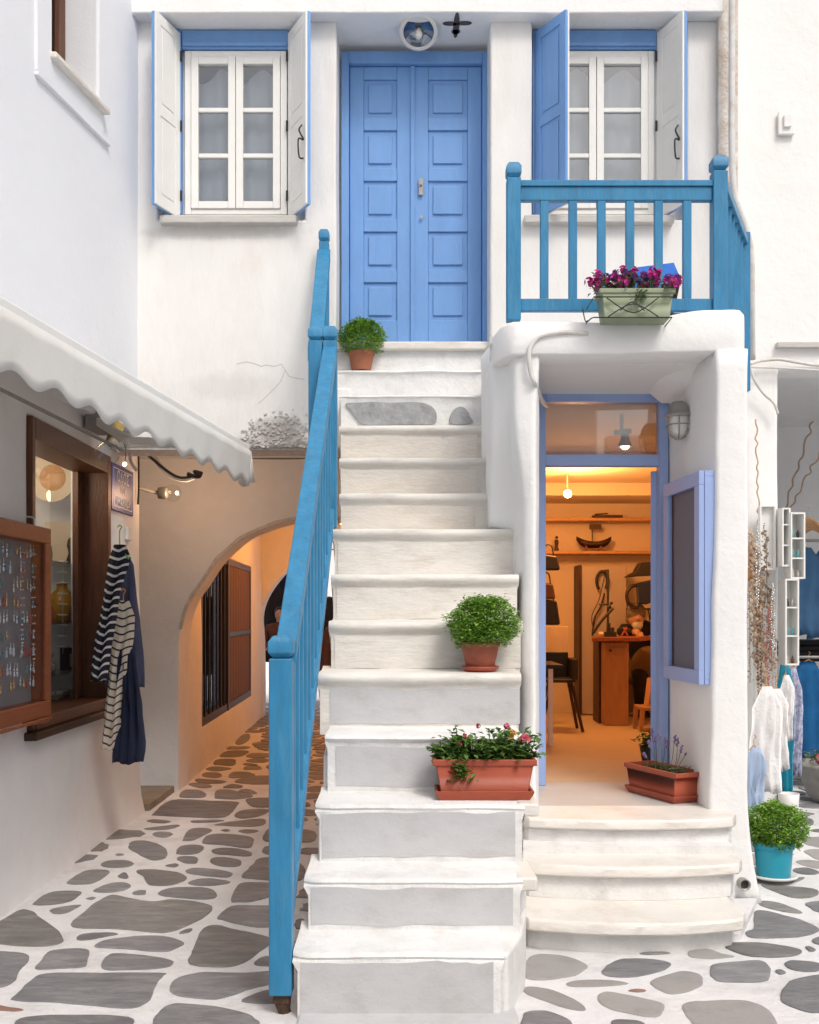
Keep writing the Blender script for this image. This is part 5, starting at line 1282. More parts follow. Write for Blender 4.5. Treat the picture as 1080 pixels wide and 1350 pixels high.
def trough(a, b_, wd_, h, z, m, parent, tray=True, taper=.82, rim=.022):
    """rectangular planter between floor points a and b (centre line)"""
    a = Vector((*a, 0)); b_ = Vector((*b_, 0)); d = (b_ - a); L_ = d.length; d.normalize(); n = Vector((-d.y, d.x, 0)); c = (a + b_) / 2
    def ring(l, w_, zz):
        return [tuple(c + d * (sx * l / 2) + n * (sy * w_ / 2) + Vector((0, 0, zz))) for sx, sy in ((-1, -1), (1, -1), (1, 1), (-1, 1))]
    R_ = [ring(L_ * taper, wd_ * taper, z), ring(L_ * .93, wd_ * .93, z + h * .80), ring(L_ * .93, wd_ * .93, z + h * .82), ring(L_ + 0, wd_ + 0, z + h * .84), ring(L_, wd_, z + h * .97), ring(L_ * .99, wd_ * .98, z + h), ring(L_ - .03, wd_ - .03, z + h), ring(L_ - .05, wd_ - .05, z + h * .8)]
    mb = MB()
    for r_ in R_: mb.v += r_
    for i in range(len(R_) - 1):
        for j in range(4): mb.f.append((i * 4 + j, i * 4 + (j + 1) % 4, i * 4 + 4 + (j + 1) % 4, i * 4 + 4 + j))
    mb.f.append((3, 2, 1, 0)); mb.f.append(tuple(28 + j for j in range(4)))
    mb.build('trough', m, parent, bevel=.004, seg=3)
    MB().add(ring(L_ - .052, wd_ - .052, z + h * .86) + ring(L_ - .052, wd_ - .052, z + h * .78), [(0, 1, 2, 3), (4, 7, 6, 5)] + [(j, 4 + j, 4 + (j + 1) % 4, (j + 1) % 4) for j in range(4)]).build('soil', 'soil', parent, wob=.006, wobf=20)
    if tray:
        T_ = [ring(L_ * .86, wd_ * .90, z - .012), ring(L_ * .93, wd_ * 1.02, z + .012), ring(L_ * .95, wd_ * 1.05, z + .024), ring(L_ * .95, wd_ * 1.05, z + .030), ring(L_ * .90, wd_ * .97, z + .028), ring(L_ * .86, wd_ * .90, z + .0)]
        mb = MB()
        for r_ in T_: mb.v += r_
        for i in range(len(T_) - 1):
            for j in range(4): mb.f.append((i * 4 + j, i * 4 + (j + 1) % 4, i * 4 + 4 + (j + 1) % 4, i * 4 + 4 + j))
        mb.f.append((3, 2, 1, 0)); mb.f.append(tuple(20 + j for j in range(4)))
        mb.build('tray', m, parent, bevel=.003, seg=2)
    return c, d, n
# geranium / lantana trough on the third step
Yg = 4.47; zg = ST[3][3] + .014
p4 = thing('flower_trough', 'terracotta plastic trough of leafy lantana with pink and orange blooms on a lower stair step', 'planter', (X(638, Yg), Yg, zg))
c, d, n = trough((X(570, Yg), Yg), (X(705, Yg), Yg), .17, .165, zg, 'plastic_red', p4)
rg = random.Random(5); mb = MB(); stm = MB(); heads = []
for i in range(46):
    x0 = c.x + rg.uniform(-.175, .185); y0 = c.y + rg.uniform(-.05, .05); h = rg.uniform(.05, .17) * (1 - .35 * abs((x0 - c.x) / .22) ** 3); lean = rg.uniform(-.05, .05) + (x0 - c.x) * .08; ly = rg.uniform(-.07, .05)
    base = Vector((x0, y0, zg + .135)); tip = base + Vector((lean, ly, h)); mid_ = base.lerp(tip, .5) + Vector((lean * .3, 0, .01))
    stm.tube([base, mid_, tip], .0026, 4); heads.append(tip)
    for k_ in range(34):
        t = rg.random() ** .8; p = base.lerp(tip, t) + Vector((rg.gauss(0, .02), rg.gauss(0, .02), rg.gauss(0, .012))); leaf_cloud(p, .040, mb, rg)
for i in range(70): leaf_cloud(Vector((c.x - .10 + rg.gauss(0, .03), c.y - .09 + rg.gauss(0, .012), zg + .12 + rg.gauss(0, .028))), .036, mb, rg)
mb.build('foliage', 'leaf_dark', p4, fix=False); stm.build('stems', 'leaf_dark', p4)
def blossom(c_, r_, m, parent, rg, n=9, nm='flower'):
    mb = MB(); c_ = Vector(c_)
    for k_ in range(n):
        d = Vector((rg.gauss(0, 1), rg.gauss(0, 1) - .6, rg.gauss(0, 1) + .4)).normalized(); q = c_ + d * r_ * .6; s_ = r_ * .75
        u = d.orthogonal().normalized(); v = d.cross(u); a0 = rg.uniform(0, 6)
        b_ = len(mb.v); mb.v.append(tuple(q - d * s_ * .15))
        for j in range(5): a = a0 + j * 1.2566; mb.v.append(tuple(q + (u * math.cos(a) + v * math.sin(a)) * s_ * .62 + d * .002))
        for j in range(5): mb.f.append((b_, b_ + 1 + j, b_ + 1 + (j + 1) % 5))
    return mb.build(nm, m, parent, fix=False)
for px, py, r_, m_ in ((614, 970, .018, 'petal_pink'), (668, 957, .018, 'petal_pink'), (692, 975, .032, 'petal_pink'), (674, 968, .028, 'petal_orange'), (630, 957, .014, 'petal_pink'), (607, 981, .012, 'petal_pink')):
    blossom((X(px, Yg - .03), Yg - .04, Z(py, Yg - .04)), r_, m_, p4, rg)
# balcony trough on its wire bracket
Yq = 5.24; zq = Z(424, Yq)
p5 = thing('balcony_flower_trough', 'sage green trough of magenta petunias hung outside the balcony railing', 'planter', (X(837, Yq), Yq, zq))
c, d, n = trough((X(787, Yq), Yq), (X(886, Yq), Yq), .15, .150, zq, 'plastic_green', p5, tray=False, taper=.86)
w_ = MB(); yf = Yq - .088; xa, xb = X(783, yf), X(886, yf)
w_.tube([(xa - .01, Yq + .12, zq + .02), (xa - .01, Yq - .06, zq - .002), (xa, yf, zq - .004), (xb, yf, zq - .004), (xb + .01, Yq + .1, zq)], .0035, 6, smooth=False)
w_.tube([(xa, Yq + .12, zq + .10), (xa, yf, zq + .10), (xb, yf, zq + .10), (xb, Yq + .12, zq + .10)], .0035, 6, smooth=False)
w_.tube([(X(802, yf), yf, zq), (X(835, yf), yf, zq + .065), (X(868, yf), yf, zq)], .003, 6); w_.tube([(X(800, yf), yf, zq + .095), (X(835, yf), yf, zq + .02), (X(868, yf), yf, zq + .095)], .003, 6)
w_.tube([(X(818, yf), yf, zq + .03), (X(834, yf), yf, zq + .075), (X(850, yf), yf, zq + .03)], .003, 6)
w_.tube([(xa - .025, Yq + .1, zq + .10), (xa - .025, Yq + .02, zq + .01), (xa - .02, Yq - .02, zq)], .003, 5)
w_.build('wire_bracket', 'metal_dark', p5, smooth=True)
rg = random.Random(8); mb = MB(); stm = MB(); tips = []
for i in range(95):
    x0 = c.x + rg.uniform(-.18, .17); y0 = c.y + rg.uniform(-.05, .04); rel = (x0 - c.x) / .18; h = rg.uniform(.03, .12) * (1 - .4 * rel * rel) + .015
    base = Vector((x0, y0, zq + .125)); tip = base + Vector((rel * .04 + rg.gauss(0, .012), rg.uniform(-.06, .03), h)); stm.tube([base, tip], .002, 4, smooth=False); tips.append(tip)
    for k_ in range(10): p = base.lerp(tip, rg.random() ** .6) + Vector((rg.gauss(0, .015), rg.gauss(0, .015), rg.gauss(0, .01))); leaf_cloud(p, .022, mb, rg)
for i in range(60): leaf_cloud(Vector((c.x + .01 + rg.gauss(0, .02), c.y - .085 + rg.gauss(0, .008), zq + .11 + rg.gauss(0, .02))), .020, mb, rg)
mb.build('foliage', 'leaf_grey', p5, fix=False); stm.build('stems', 'leaf_dark', p5)
protoM = [blossom((0, 0, 0), r_, m_, p5, rg, 8) for r_, m_ in ((.034, 'petal_magenta'), (.027, 'petal_magenta'), (.022, 'petal_purple'))]
used = [False] * 3
for t_ in tips:
    if rg.random() < .85:
        k_ = rg.choice((0, 1, 1, 2) if t_.z < zq + .2 else (1, 2, 2)); o = protoM[k_] if not used[k_] else copy_part(protoM[k_], p5, (0, 0, 0)); used[k_] = True
        o.location = t_ - WL[p5.name]; o.rotation_euler = (rg.uniform(-.4, .4), rg.uniform(-.4, .4), rg.uniform(-.7, .7))
# lavender trough on the porch
zv = .494
p6 = thing('lavender_trough', 'terracotta plastic trough of sparse lavender set aslant on the shop porch', 'planter', (1.45, 5.62, zv))
c, d, n = trough((1.285 + .045, 5.90), (1.515, 5.46), .205, .155, zv, 'plastic_red', p6, taper=.84)
rg = random.Random(12); st = MB(); sp_ = MB(); lf = MB()
for k_ in range(220): p = c + d * rg.uniform(-.14, .15) + n * rg.uniform(-.05, .05); leaf_cloud(Vector((p.x, p.y, zv + .14 + rg.random() * .025)), .022, lf, rg)
for px, py, py1 in ((857, 985, 1015), (864, 978, 1012), (870, 975, 1015), (880, 985, 1012), (893, 983, 1010), (897, 992, 1012), (904, 995, 1014), (889, 979, 1009), (917, 1003, 1016), (911, 1010, 1018), (917, 1008, 1018), (851, 998, 1010), (860, 970, 1010), (876, 981, 1012)):
    Yk = 5.62 + rg.uniform(-.06, .1); tip = Vector((X(px, Yk), Yk, Z(py, Yk))); base = Vector((c.x + (tip.x - c.x) * .55, c.y + rg.uniform(-.08, .08), zv + .13))
    st.tube([base, base.lerp(tip, .5) + Vector((.006, 0, .01)), tip], .0018, 4)
    dd = (tip - base).normalized()
    for j in range(9): sp_.ball(tip + dd * (.045 * j / 9) + Vector((rg.gauss(0, .003), rg.gauss(0, .003), 0)), .0062, 5, 4)
st.build('stems', 'leaf_grey', p6); sp_.build('flower_spikes', 'lilac', p6)['kind'] = 'stuff'; lf.build('foliage', 'leaf_grey', p6, fix=False)
# small plant inside the doorway on the right
p7 = thing('potted_plant', 'small dark plant in a black pot just inside the right side of the shop doorway', 'potted plant', (X(862, 6.5), 6.5, .48))
x = X(862, 6.45); MB().lathe([(.06, .0), (.09, .18), (.085, .18), (.08, .15), (.001, .15)], (x, 6.45, .483), 18, cap=False).build('pot', 'plastic_black', p7, smooth=True)
mb = MB(); rg = random.Random(2)
for i in range(260): leaf_cloud(Vector((x + rg.gauss(0, .04) - .01, 6.45 + rg.gauss(0, .04), .70 + rg.gauss(0, .025))), .035, mb, rg)
mb.build('foliage', 'leaf_dark', p7, fix=False)

# ------------------------------------------------------------------ porch fittings
bh = thing('bulkhead_lamp', 'old grey caged bulkhead lamp on the right wall of the shop porch', 'lamp', (X(897, 5.75), 5.75, Z(550, 5.75)))
c = Vector((X(895, 5.75), 5.75, Z(548, 5.75))); k_ = 5.75 / 1340
MB().lathe([(.001, 19 * k_), (.035, 18 * k_), (.060, 10 * k_), (.067, 2 * k_), (.078, 1 * k_), (.078, -2 * k_), (.060, -2.5 * k_)], c, 24, cap=False).build('cap', 'metal_grey', bh, smooth=True)
MB().lathe([(.055, -2 * k_), (.056, -12 * k_), (.042, -22 * k_), (.015, -27 * k_), (.001, -27.5 * k_)], c, 24, cap=False).build('glass_dome', 'ceramic' if False else 'plastic_white', bh, smooth=True)
cg = MB()
for i in range(6):
    a = i * math.pi / 3 + .3; cg.tube([c + Vector((math.cos(a) * r_, math.sin(a) * r_, z * k_)) for r_, z in ((.070, -1), (.068, -14), (.050, -25), (.012, -31))], .0045, 5)
cg.tube([c + Vector((.069 * math.cos(a), .069 * math.sin(a), -13 * k_)) for a in [i * 6.283 / 16 for i in range(16)]], .004, 5, closed=True)
cg.build('cage', 'metal_grey', bh, smooth=True)
MB().tube([c + Vector((.06, 0, -1 * k_)), c + Vector((.115, .0, 0)), (1.60, 5.75, c.z + .01)], .014, 8).lathe([(.035, 0), (.035, .05)], (c.x + .10, 5.75, c.z), 12, 'x').build('bracket', 'metal_grey', bh, smooth=True)
def skew(mb):
    mb.v = [(v[0] - (v[1] - 5.33) * .065, v[1], v[2]) for v in mb.v]; return mb
dc = thing('blue_display_case', 'empty periwinkle blue display case with dark glass on the right wall of the shop porch', 'display case', (1.57, 5.6, 1.1))
xa, xb = X(922, 5.33), X(944, 5.33); y0, y1 = 5.335, 5.93; z0, z1 = Z(903, 5.33), Z(620, 5.33); f_ = .075
b = MB(); b.box(xa + .03, xb, y0 + .0, y1, z0, z0 + .03); b.box(xa + .03, xb, y0, y1, z1 - .03, z1); b.box(xa + .03, xb, y0, y0 + .03, z0 + .03, z1 - .03); b.box(xa + .03, xb, y1 - .03, y1, z0 + .03, z1 - .03); b.box(xb - .012, xb - .001, y0 + .03, y1 - .03, z0 + .03, z1 - .03); skew(b); b.build('box', 'peri_blue', dc, bevel=.003)
b = MB(); b.box(xa, xa + .028, y0, y1, z0, z0 + f_); b.box(xa, xa + .028, y0, y1, z1 - f_, z1); b.box(xa, xa + .028, y0, y0 + f_, z0 + f_, z1 - f_); b.box(xa, xa + .028, y1 - f_, y1, z0 + f_, z1 - f_); skew(b); b.build('front_frame', 'peri_blue', dc, bevel=.003)
skew(MB().box(xa + .012, xa + .016, y0 + f_ - .004, y1 - f_ + .004, z0 + f_ - .004, z1 - f_ + .004)).build('glass', 'glass_case', dc)
skew(MB().box(xa + .040, xb - .014, y0 + .032, y1 - .032, z0 + .032, z1 - .032)).build('lining', 'case_lining', dc)
# white conduit on the porch corner
def cable(pts, r_, m, nm, lb, cat='cable', **k_):
    o = MB().tube(pts, r_, 8).build(nm, m, None, smooth=True); return tag(o, lb, cat)
cable([(X(775, 5.32), 5.318, Z(440, 5.32)), (X(740, 5.32), 5.312, Z(439, 5.32)), (X(715, 5.32), 5.312, Z(443, 5.32)), (X(703, 5.32), 5.312, Z(452, 5.32)), (X(697, 5.32), 5.305, Z(468, 5.32)), (X(700, 5.32), 5.31, Z(492, 5.31)), (X(706, 5.34), 5.34, Z(508, 5.34)), (X(716, 5.6), 5.65, Z(528, 5.65)), (X(721, 6.0), 6.0, Z(535, 6.0))], .013, 'cable_white', 'white_conduit', 'whitewashed conduit curving over the top left corner of the shop porch', 'conduit')

# ------------------------------------------------------------------ left shop building
ls = thing('left_shop', 'white shop building with a brown framed window on the left of the lane', 'building', (-2.05, 5, 0))
SXW = -2.05
wy0, wy1, wz0, wz1 = 5.46, 6.90, .87, 2.57
ys = cuts(-1.0, 7.73, .18, (wy0, wy1)); zs = cuts(-.02, 2.95, .15, (wz0, wz1))
def fl_(y, z):
    n_ = noise.noise((y * 1.1, z * 1.1, 31)) * .014; return (SXW + n_ + .035 * max(0, (.25 - z) / .25) ** 2, y, z)
gridwall(ys, zs, lambda y, z: wy0 < y < wy1 and wz0 < z < wz1, fl_, (-.25, 0, 0)).build('lower_wall', 'plaster_low', ls, bevel=.02, seg=3, smooth=True)
# upper wall turns slightly into the lane
def UX(y): return -1.83 - .168 * (7.1 - y)
uy0, uy1, uz0 = 5.80, 6.375, 4.685
ys = cuts(-1.0, 6.98, .2, (uy0, uy1)); zs = cuts(2.75, 9.0, .2, (uz0,))
gridwall(ys, zs, lambda y, z: uy0 < y < uy1 and uz0 < z < 6.2, lambda y, z: (UX(y) + noise.noise((y * .8, z * .8, 41)) * .008, y, z), (-.32, .05, 0)).build('upper_wall', 'plaster_left', ls, bevel=.02, seg=3, smooth=True)
# proud plaster band round the upper window
def ux(y, o_=0): return UX(y) + o_
b = MB()
ya, yb_ = 5.63, 6.50; zc = 4.49
for (a, c_, za, zd) in ((ya, yb_, zc, zc + .025), ):
    b.hexa([(ux(a, -.01), a, za), (ux(a, .022), a, za), (ux(c_, .022), c_, za), (ux(c_, -.01), c_, za), (ux(a, -.01), a, zd), (ux(a, .022), a, zd), (ux(c_, .022), c_, zd), (ux(c_, -.01), c_, zd)])
b.hexa([(ux(ya, -.01), ya, zc + .026), (ux(ya, .016), ya, zc + .026), (ux(uy0, .016), uy0 - .02, zc + .026), (ux(uy0, -.01), uy0 - .02, zc + .026), (ux(ya, -.01), ya, 6.4), (ux(ya, .016), ya, 6.4), (ux(uy0, .016), uy0 - .02, 6.4), (ux(uy0, -.01), uy0 - .02, 6.4)])
b.hexa([(ux(uy0 - .02, -.01), uy0 - .02, zc + .026), (ux(uy0 - .02, .016), uy0 - .02, zc + .026), (ux(uy1 + .04, .016), uy1 + .04, zc + .026), (ux(uy1 + .04, -.01), uy1 + .04, zc + .026), (ux(uy0 - .02, -.01), uy0 - .02, 4.66), (ux(uy0 - .02, .016), uy0 - .02, 4.66), (ux(uy1 + .04, .016), uy1 + .04, 4.66), (ux(uy1 + .04, -.01), uy1 + .04, 4.66)])
b.build('window_surround', 'plaster_left', ls, bevel=.005)
uw = MB(); yfr = uy0 + .0
for a, c_, za, zd in ((uy0 - .02, uy0 + .03, uz0, 6.2), (uy1 - .055, uy1 + .02, uz0, 6.2), (uy0 + .03, uy1 - .055, uz0, uz0 + .06), (uy0 + .03, uy1 - .055, 6.14, 6.2)):
    uw.hexa([(ux(a, -.27), a, za), (ux(a, -.215), a, za), (ux(c_, -.215), c_, za), (ux(c_, -.27), c_, za), (ux(a, -.27), a, zd), (ux(a, -.215), a, zd), (ux(c_, -.215), c_, zd), (ux(c_, -.27), c_, zd)])
uwin = uw.build('upper_window', 'wood_brown', ls, bevel=.004)
MB().add([(ux(uy0, -.245), uy0, uz0 + .05), (ux(uy1, -.245), uy1, uz0 + .05), (ux(uy1, -.245), uy1, 6.15), (ux(uy0, -.245), uy0, 6.15)], [(0, 1, 2, 3)]).build('pane', 'glass_smoke', uwin)
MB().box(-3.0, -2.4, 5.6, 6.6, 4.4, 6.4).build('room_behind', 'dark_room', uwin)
sl = MB(); a, c_ = 5.76, 6.43
sl.hexa([(ux(a, -.22), a, 4.655), (ux(a, .055), a, 4.655), (ux(c_, .055), c_, 4.655), (ux(c_, -.22), c_, 4.655), (ux(a, -.22), a, 4.695), (ux(a, .055), a, 4.695), (ux(c_, .055), c_, 4.695), (ux(c_, -.22), c_, 4.695)])
sl.build('window_sill', 'marble_white', uwin, bevel=.012, seg=3)

# shop window: deep wooden frame, glass, shelves and goods
sw = MB(); xb0 = SXW - .20; t_ = .05
sw.box(xb0, SXW + .025, wy0, wy0 + t_, wz0, wz1); sw.box(xb0, SXW + .025, wy1 - t_ - .02, wy1, wz0, wz1); sw.box(xb0, SXW + .025, wy0 + t_, wy1 - t_ - .02, wz1 - .12, wz1); sw.box(xb0, SXW + .03, wy0 + t_, wy1 - t_ - .02, wz0, wz0 + .07)
swin = sw.build('shop_window', 'wood_brown', ls, bevel=.006)
MB().box(SXW - .02, SXW + .07, wy0 - .06, wy1 + .04, wz0 - .045, wz0 - .002).build('sill', 'wood_dark', swin, bevel=.008)
MB().box(xb0 + .01, xb0 + .05, wy1 - t_ - .10, wy1 - t_ - .022, wz0 + .07, wz1 - .12).build('stile', 'wood_brown', swin, bevel=.004)
MB().box(xb0 + .025, xb0 + .029, wy0 + t_, wy1 - t_ - .1, wz0 + .07, wz1 - .12).build('glass', 'glass', swin)
MB().box(-2.82, -2.78, wy0 - .3, wy1 + .5, wz0 - .2, wz1 + .1).build('niche_back', 'plaster_low', swin)
MB().box(-2.8, xb0 - .005, wy1 + .35, wy1 + .4, wz0 - .2, wz1 + .1).build('niche_side', 'plaster_low', swin)
MB().box(-2.8, xb0 - .005, wy0 - .3, wy1 + .35, wz0 - .1, wz0 + .06).build('niche_floor', 'wood_brown', swin)
gsh = []
for py in (740, 822, 890):
    z = Z(py, 6.55); MB().box(-2.78, xb0 - .03, wy0 + .02, wy1 + .34, z - .006, z + .002).build('glass_shelf', 'glass_window', swin); gsh.append(z)
li = bpy.data.lights.new('window_fill', 'POINT'); li.energy = 11; li.color = (1, .78, .55); li.shadow_soft_size = .1  # added fill light to brighten the window goods; it has no fixture
lo = bpy.data.objects.new('window_fill', li); lo.location = (-2.5, 6.4, 2.42); col.objects.link(lo)
def sx(px, Y): return X(px, Y)
def at_niche(px, py, x=-2.5):           # point on the plane x = const seen at (px, py)
    Y = x * 1340 / (px - 540); return Vector((x, Y, Z(py, Y)))
q = at_niche(70, 630, -2.44)
pl_ = thing('decorative_plate', 'large round orange and cream plate in the top of the brown shop window', 'plate', q)
MB().lathe([(.001, .0), (.10, .0), (.165, -.022), (.170, -.028), (.163, -.028), (.1, -.008), (.001, -.008)], q, 32, 'y', cap=False).build('rim', 'paper', pl_, smooth=True)
MB().lathe([(.001, -.012), (.085, -.012), (.09, -.009)], q, 24, 'y', cap=False).build('centre', 'wood_hanger', pl_, smooth=True)
q = at_niche(80, 705, -2.42)
o = MB().box(q.x - .13, q.x + .13, q.y + .05, q.y + .065, gsh[0] + .004, gsh[0] + .30).build('picture_card', 'paper', None, bevel=.002); tag(o, 'pale picture card standing on the top glass shelf of the brown shop window', 'picture')
o = MB().lathe([(.02, 0), (.03, .03), (.014, .08), (.026, .13), (.02, .17), (.004, .19)], (q.x + .07, q.y - .0, gsh[0] + .003), 12).build('dark_figurine', 'wood_dark', None, smooth=True); tag(o, 'small dark carved figure in front of the pale picture card in the shop window', 'figurine')
q = at_niche(82, 805, -2.45)
o = MB().lathe([(.001, 0), (.07, .0), (.105, .05), (.11, .12), (.085, .19), (.04, .23), (.035, .26), (.045, .27)], (q.x, q.y, gsh[1] + .003), 24, cap=False).build('amber_vase', 'amber', None, smooth=True); tag(o, 'amber yellow glass vase on the middle glass shelf of the shop window', 'vase')
q = at_niche(84, 870, -2.4)
o = MB().box(q.x - .01, q.x + .05, q.y - .05, q.y + .07, gsh[2] + .003, gsh[2] + .16).build('dark_carton', 'cloth_navy', None, bevel=.003); tag(o, 'upright dark blue and white souvenir box on the lower glass shelf', 'box')
o = MB().box(q.x + .051, q.x + .054, q.y - .03, q.y + .05, gsh[2] + .03, gsh[2] + .12).build('box_label', 'ceramic', o)
q = at_niche(66, 870, -2.4)
o = MB().lathe([(.03, 0), (.05, .03), (.045, .07), (.02, .09)], (q.x, q.y, gsh[2] + .003), 14).ball((q.x, q.y, gsh[2] + .12), .03, 10, 8).build('ceramic_figure', 'ceramic', None, smooth=True); tag(o, 'small patterned ceramic figure left of the dark souvenir box', 'figurine')
q = at_niche(80, 925, -2.35)
for k_, (dy, m_, lb) in enumerate(((-.12, 'ceramic', 'left patterned bowl on the floor of the shop window'), (.06, 'ceramic', 'right patterned bowl on the floor of the shop window'))):
    o = MB().lathe([(.02, 0), (.055, .04), (.06, .06), (.052, .06), (.02, .015), (.001, .015)], (q.x, q.y + dy, wz0 + .062), 18, cap=False).build('ceramic_bowl', m_, None, smooth=True); tag(o, lb, 'bowl')

q = at_niche(83, 800, -2.36)
mb = MB()
for k_ in range(9): mb.lathe([(.001, 0), (.034, .004), (.036, .012), (.001, .014)], (q.x, q.y, Z(742 + k_ * 14, q.y)), 14)
mb.tube([(q.x, q.y, Z(738, q.y)), (q.x, q.y, Z(862, q.y))], .002, 4, smooth=False)
o = mb.build('disc_mobile', 'plastic_white', None, smooth=True); tag(o, 'hanging string of pale round discs in the middle of the shop window', 'mobile')
for k_, (px, sh, m_, lb) in enumerate(((62, 0, 'bead_teal', 'teal bottle at the left of the top glass shelf in the shop window'), (96, 1, 'wood_brown', 'brown bottle at the right of the middle glass shelf in the shop window'), (64, 1, 'bead_red', 'red bottle at the left of the middle glass shelf in the shop window'), (98, 2, 'paper', 'pale bottle at the right of the lowest glass shelf in the shop window'), (56, 2, 'brass', 'brass bottle at the far left of the lowest glass shelf in the shop window'))):
    q = at_niche(px, 800, -2.36); o = MB().lathe([(.001, 0), (.032, .0), (.036, .05), (.030, .10), (.012, .13), (.012, .17), (.016, .18)], (q.x, q.y, gsh[sh] + .003), 16).build('small_bottle', m_, None, smooth=True); tag(o, lb, 'bottle', 'bottles in the shop window')
# jewellery case on the wall
jc = thing('jewellery_case', 'glazed orange-brown wooden wall case full of earrings left of the shop window', 'display case', (-1.98, 5.1, 1.4))
JX0, JX1, JY0, JY1, JZ0, JZ1 = -2.025, -1.935, 4.45, 5.49, .955, 1.962; f_ = .085
b = MB(); b.box(JX0, JX1, JY0, JY1, JZ0, JZ0 + f_); b.box(JX0, JX1, JY0, JY1, JZ1 - f_, JZ1); b.box(JX0, JX1, JY0, JY0 + f_, JZ0 + f_, JZ1 - f_); b.box(JX0, JX1, JY1 - f_, JY1, JZ0 + f_, JZ1 - f_); b.build('frame', 'wood_orange', jc, bevel=.006, seg=3)
b = MB(); b.box(JX1 + .001, JX1 + .012, JY0 + .02, JY1 - .02, JZ0 - .02, JZ0 - .001); b.box(JX0, JX1 + .006, JY1 - .18, JY1 - .04, JZ0 - .03, JZ0 - .002); b.build('ledge', 'wood_orange', jc, bevel=.004)
MB().box(JX1 - .018, JX1 - .014, JY0 + f_, JY1 - f_, JZ0 + f_, JZ1 - f_).build('glass', 'glass_case', jc)
MB().box(JX0 + .002, JX0 + .012, JY0 + f_, JY1 - f_, JZ0 + f_, JZ1 - f_).build('backing', 'case_backing', jc)
for y in (JY1 - .06,): MB().tube([(JX0 + .02, y, JZ1), (JX0 + .02, y, JZ1 + .05), (JX0 - .02, y, JZ1 + .06)], .006, 6).build('hook', 'steel', jc, smooth=True)
rg = random.Random(20); ear = {}
for m_ in ('bead_silver', 'bead_gold', 'bead_red', 'bead_teal', 'plastic_white'):
    e = MB().tube([(0, 0, 0), (0, .004, -.012), (0, 0, -.020)], .0016, 5); e.ball((0, 0, -.026), .0075, 7, 5, (.7, 1, 1)); e.ball((0, 0, -.043), .0095, 7, 5, (.6, .8, 1.3)); ear[m_] = e.build('earring', m_, None, smooth=True)
lbl = {'bead_silver': 'silver drop earring hanging in the wooden jewellery case', 'bead_gold': 'gold drop earring hanging in the wooden jewellery case', 'bead_red': 'coral red drop earring hanging in the wooden jewellery case', 'bead_teal': 'teal drop earring hanging in the wooden jewellery case', 'plastic_white': 'pearl white drop earring hanging in the wooden jewellery case'}
for e in ear.values(): tag(e, None, 'earring', 'earrings in the jewellery case')
usede = set()
for r_ in range(9):
    for k_ in range(19):
        if rg.random() < .12: continue
        m_ = rg.choice(('bead_silver', 'bead_silver', 'bead_silver', 'bead_gold', 'bead_red', 'bead_teal', 'plastic_white')) if r_ not in (2, 3) else rg.choice(('bead_red', 'bead_teal', 'bead_silver', 'bead_gold'))
        e = ear[m_]
        if m_ in usede: e = e.copy(); col.objects.link(e)
        usede.add(m_)
        e.location = (JX0 + .035, JY1 - f_ - .03 - k_ * .044 + rg.uniform(-.006, .006), JZ1 - f_ - .02 - r_ * .085 + rg.uniform(-.01, .01)); e.scale = [rg.uniform(1.0, 1.35)] * 3
        od = ('first', 'second', 'third', 'fourth', 'fifth', 'sixth', 'seventh', 'eighth', 'ninth', 'tenth', 'eleventh', 'twelfth', 'thirteenth', 'fourteenth', 'fifteenth', 'sixteenth', 'seventeenth', 'eighteenth', 'nineteenth')
        e['label'] = lbl[m_].split(' earring')[0] + ' earring %s from the right in row %s of the wooden jewellery case' % (od[k_], ('one', 'two', 'three', 'four', 'five', 'six', 'seven', 'eight', 'nine')[r_])
for m_, e in ear.items():
    if m_ not in usede: bpy.data.objects.remove(e)
for k_, (y, ln) in enumerate(((5.34, .62), (5.18, .52))):
    mb = MB()
    for i in range(40):
        t = i / 39 * 2 - 1; mb.ball((JX0 + .05, y + .022 * t + .006 * math.sin(i), JZ1 - f_ - .06 - ln * (1 - t * t)), .0055, 6, 4)
    o = mb.build('bead_necklace', 'bead_silver', None, smooth=True); tag(o, ('longer bead necklace at the right side of the jewellery case', 'shorter bead necklace in the middle of the jewellery case')[k_], 'necklace')

# street sign
sg = thing('street_sign', 'dark blue enamel street name sign with white Greek lettering', 'sign', (SXW, 7.2, 2.2))
MB().box(SXW - .002, SXW + .012, 6.96, 7.50, 2.222, 2.548).build('plate', 'sign_blue', sg, bevel=.004)
b = MB(); b.box(SXW + .0122, SXW + .0135, 7.0, 7.46, 2.25, 2.256); b.box(SXW + .0122, SXW + .0135, 7.0, 7.46, 2.514, 2.520); b.box(SXW + .0122, SXW + .0135, 7.0, 7.006, 2.256, 2.514); b.box(SXW + .0122, SXW + .0135, 7.454, 7.46, 2.256, 2.514); b.build('border_line', 'sign_white', sg)
for txt, z, s_ in (('ΟΔΟΣ', 2.43, .105), ('ΤΟΥ', 2.352, .07), ('ΝΙΚΟΛΑΟΥ', 2.268, .072)):
    cu = bpy.data.curves.new('lettering', 'FONT'); cu.body = txt; cu.size = s_; cu.align_x = 'CENTER'; cu.extrude = .0008; cu.offset = .001
    to_ = bpy.data.objects.new('tmp', cu); me_ = bpy.data.meshes.new_from_object(to_); me_.materials.clear(); me_.materials.append(M['sign_white']); bpy.data.objects.remove(to_); o = bpy.data.objects.new('lettering', me_); link(o, sg, (SXW + .0135, 7.23, z)); o.rotation_euler = (R(90), 0, R(90))
o = MB().box(SXW, SXW + .025, 7.32, 7.42, Z(712, 7.37), Z(696, 7.37)).build('light_switch', 'plastic_white', None, bevel=.004); tag(o, 'small white electric switch box under the blue street sign', 'switch')

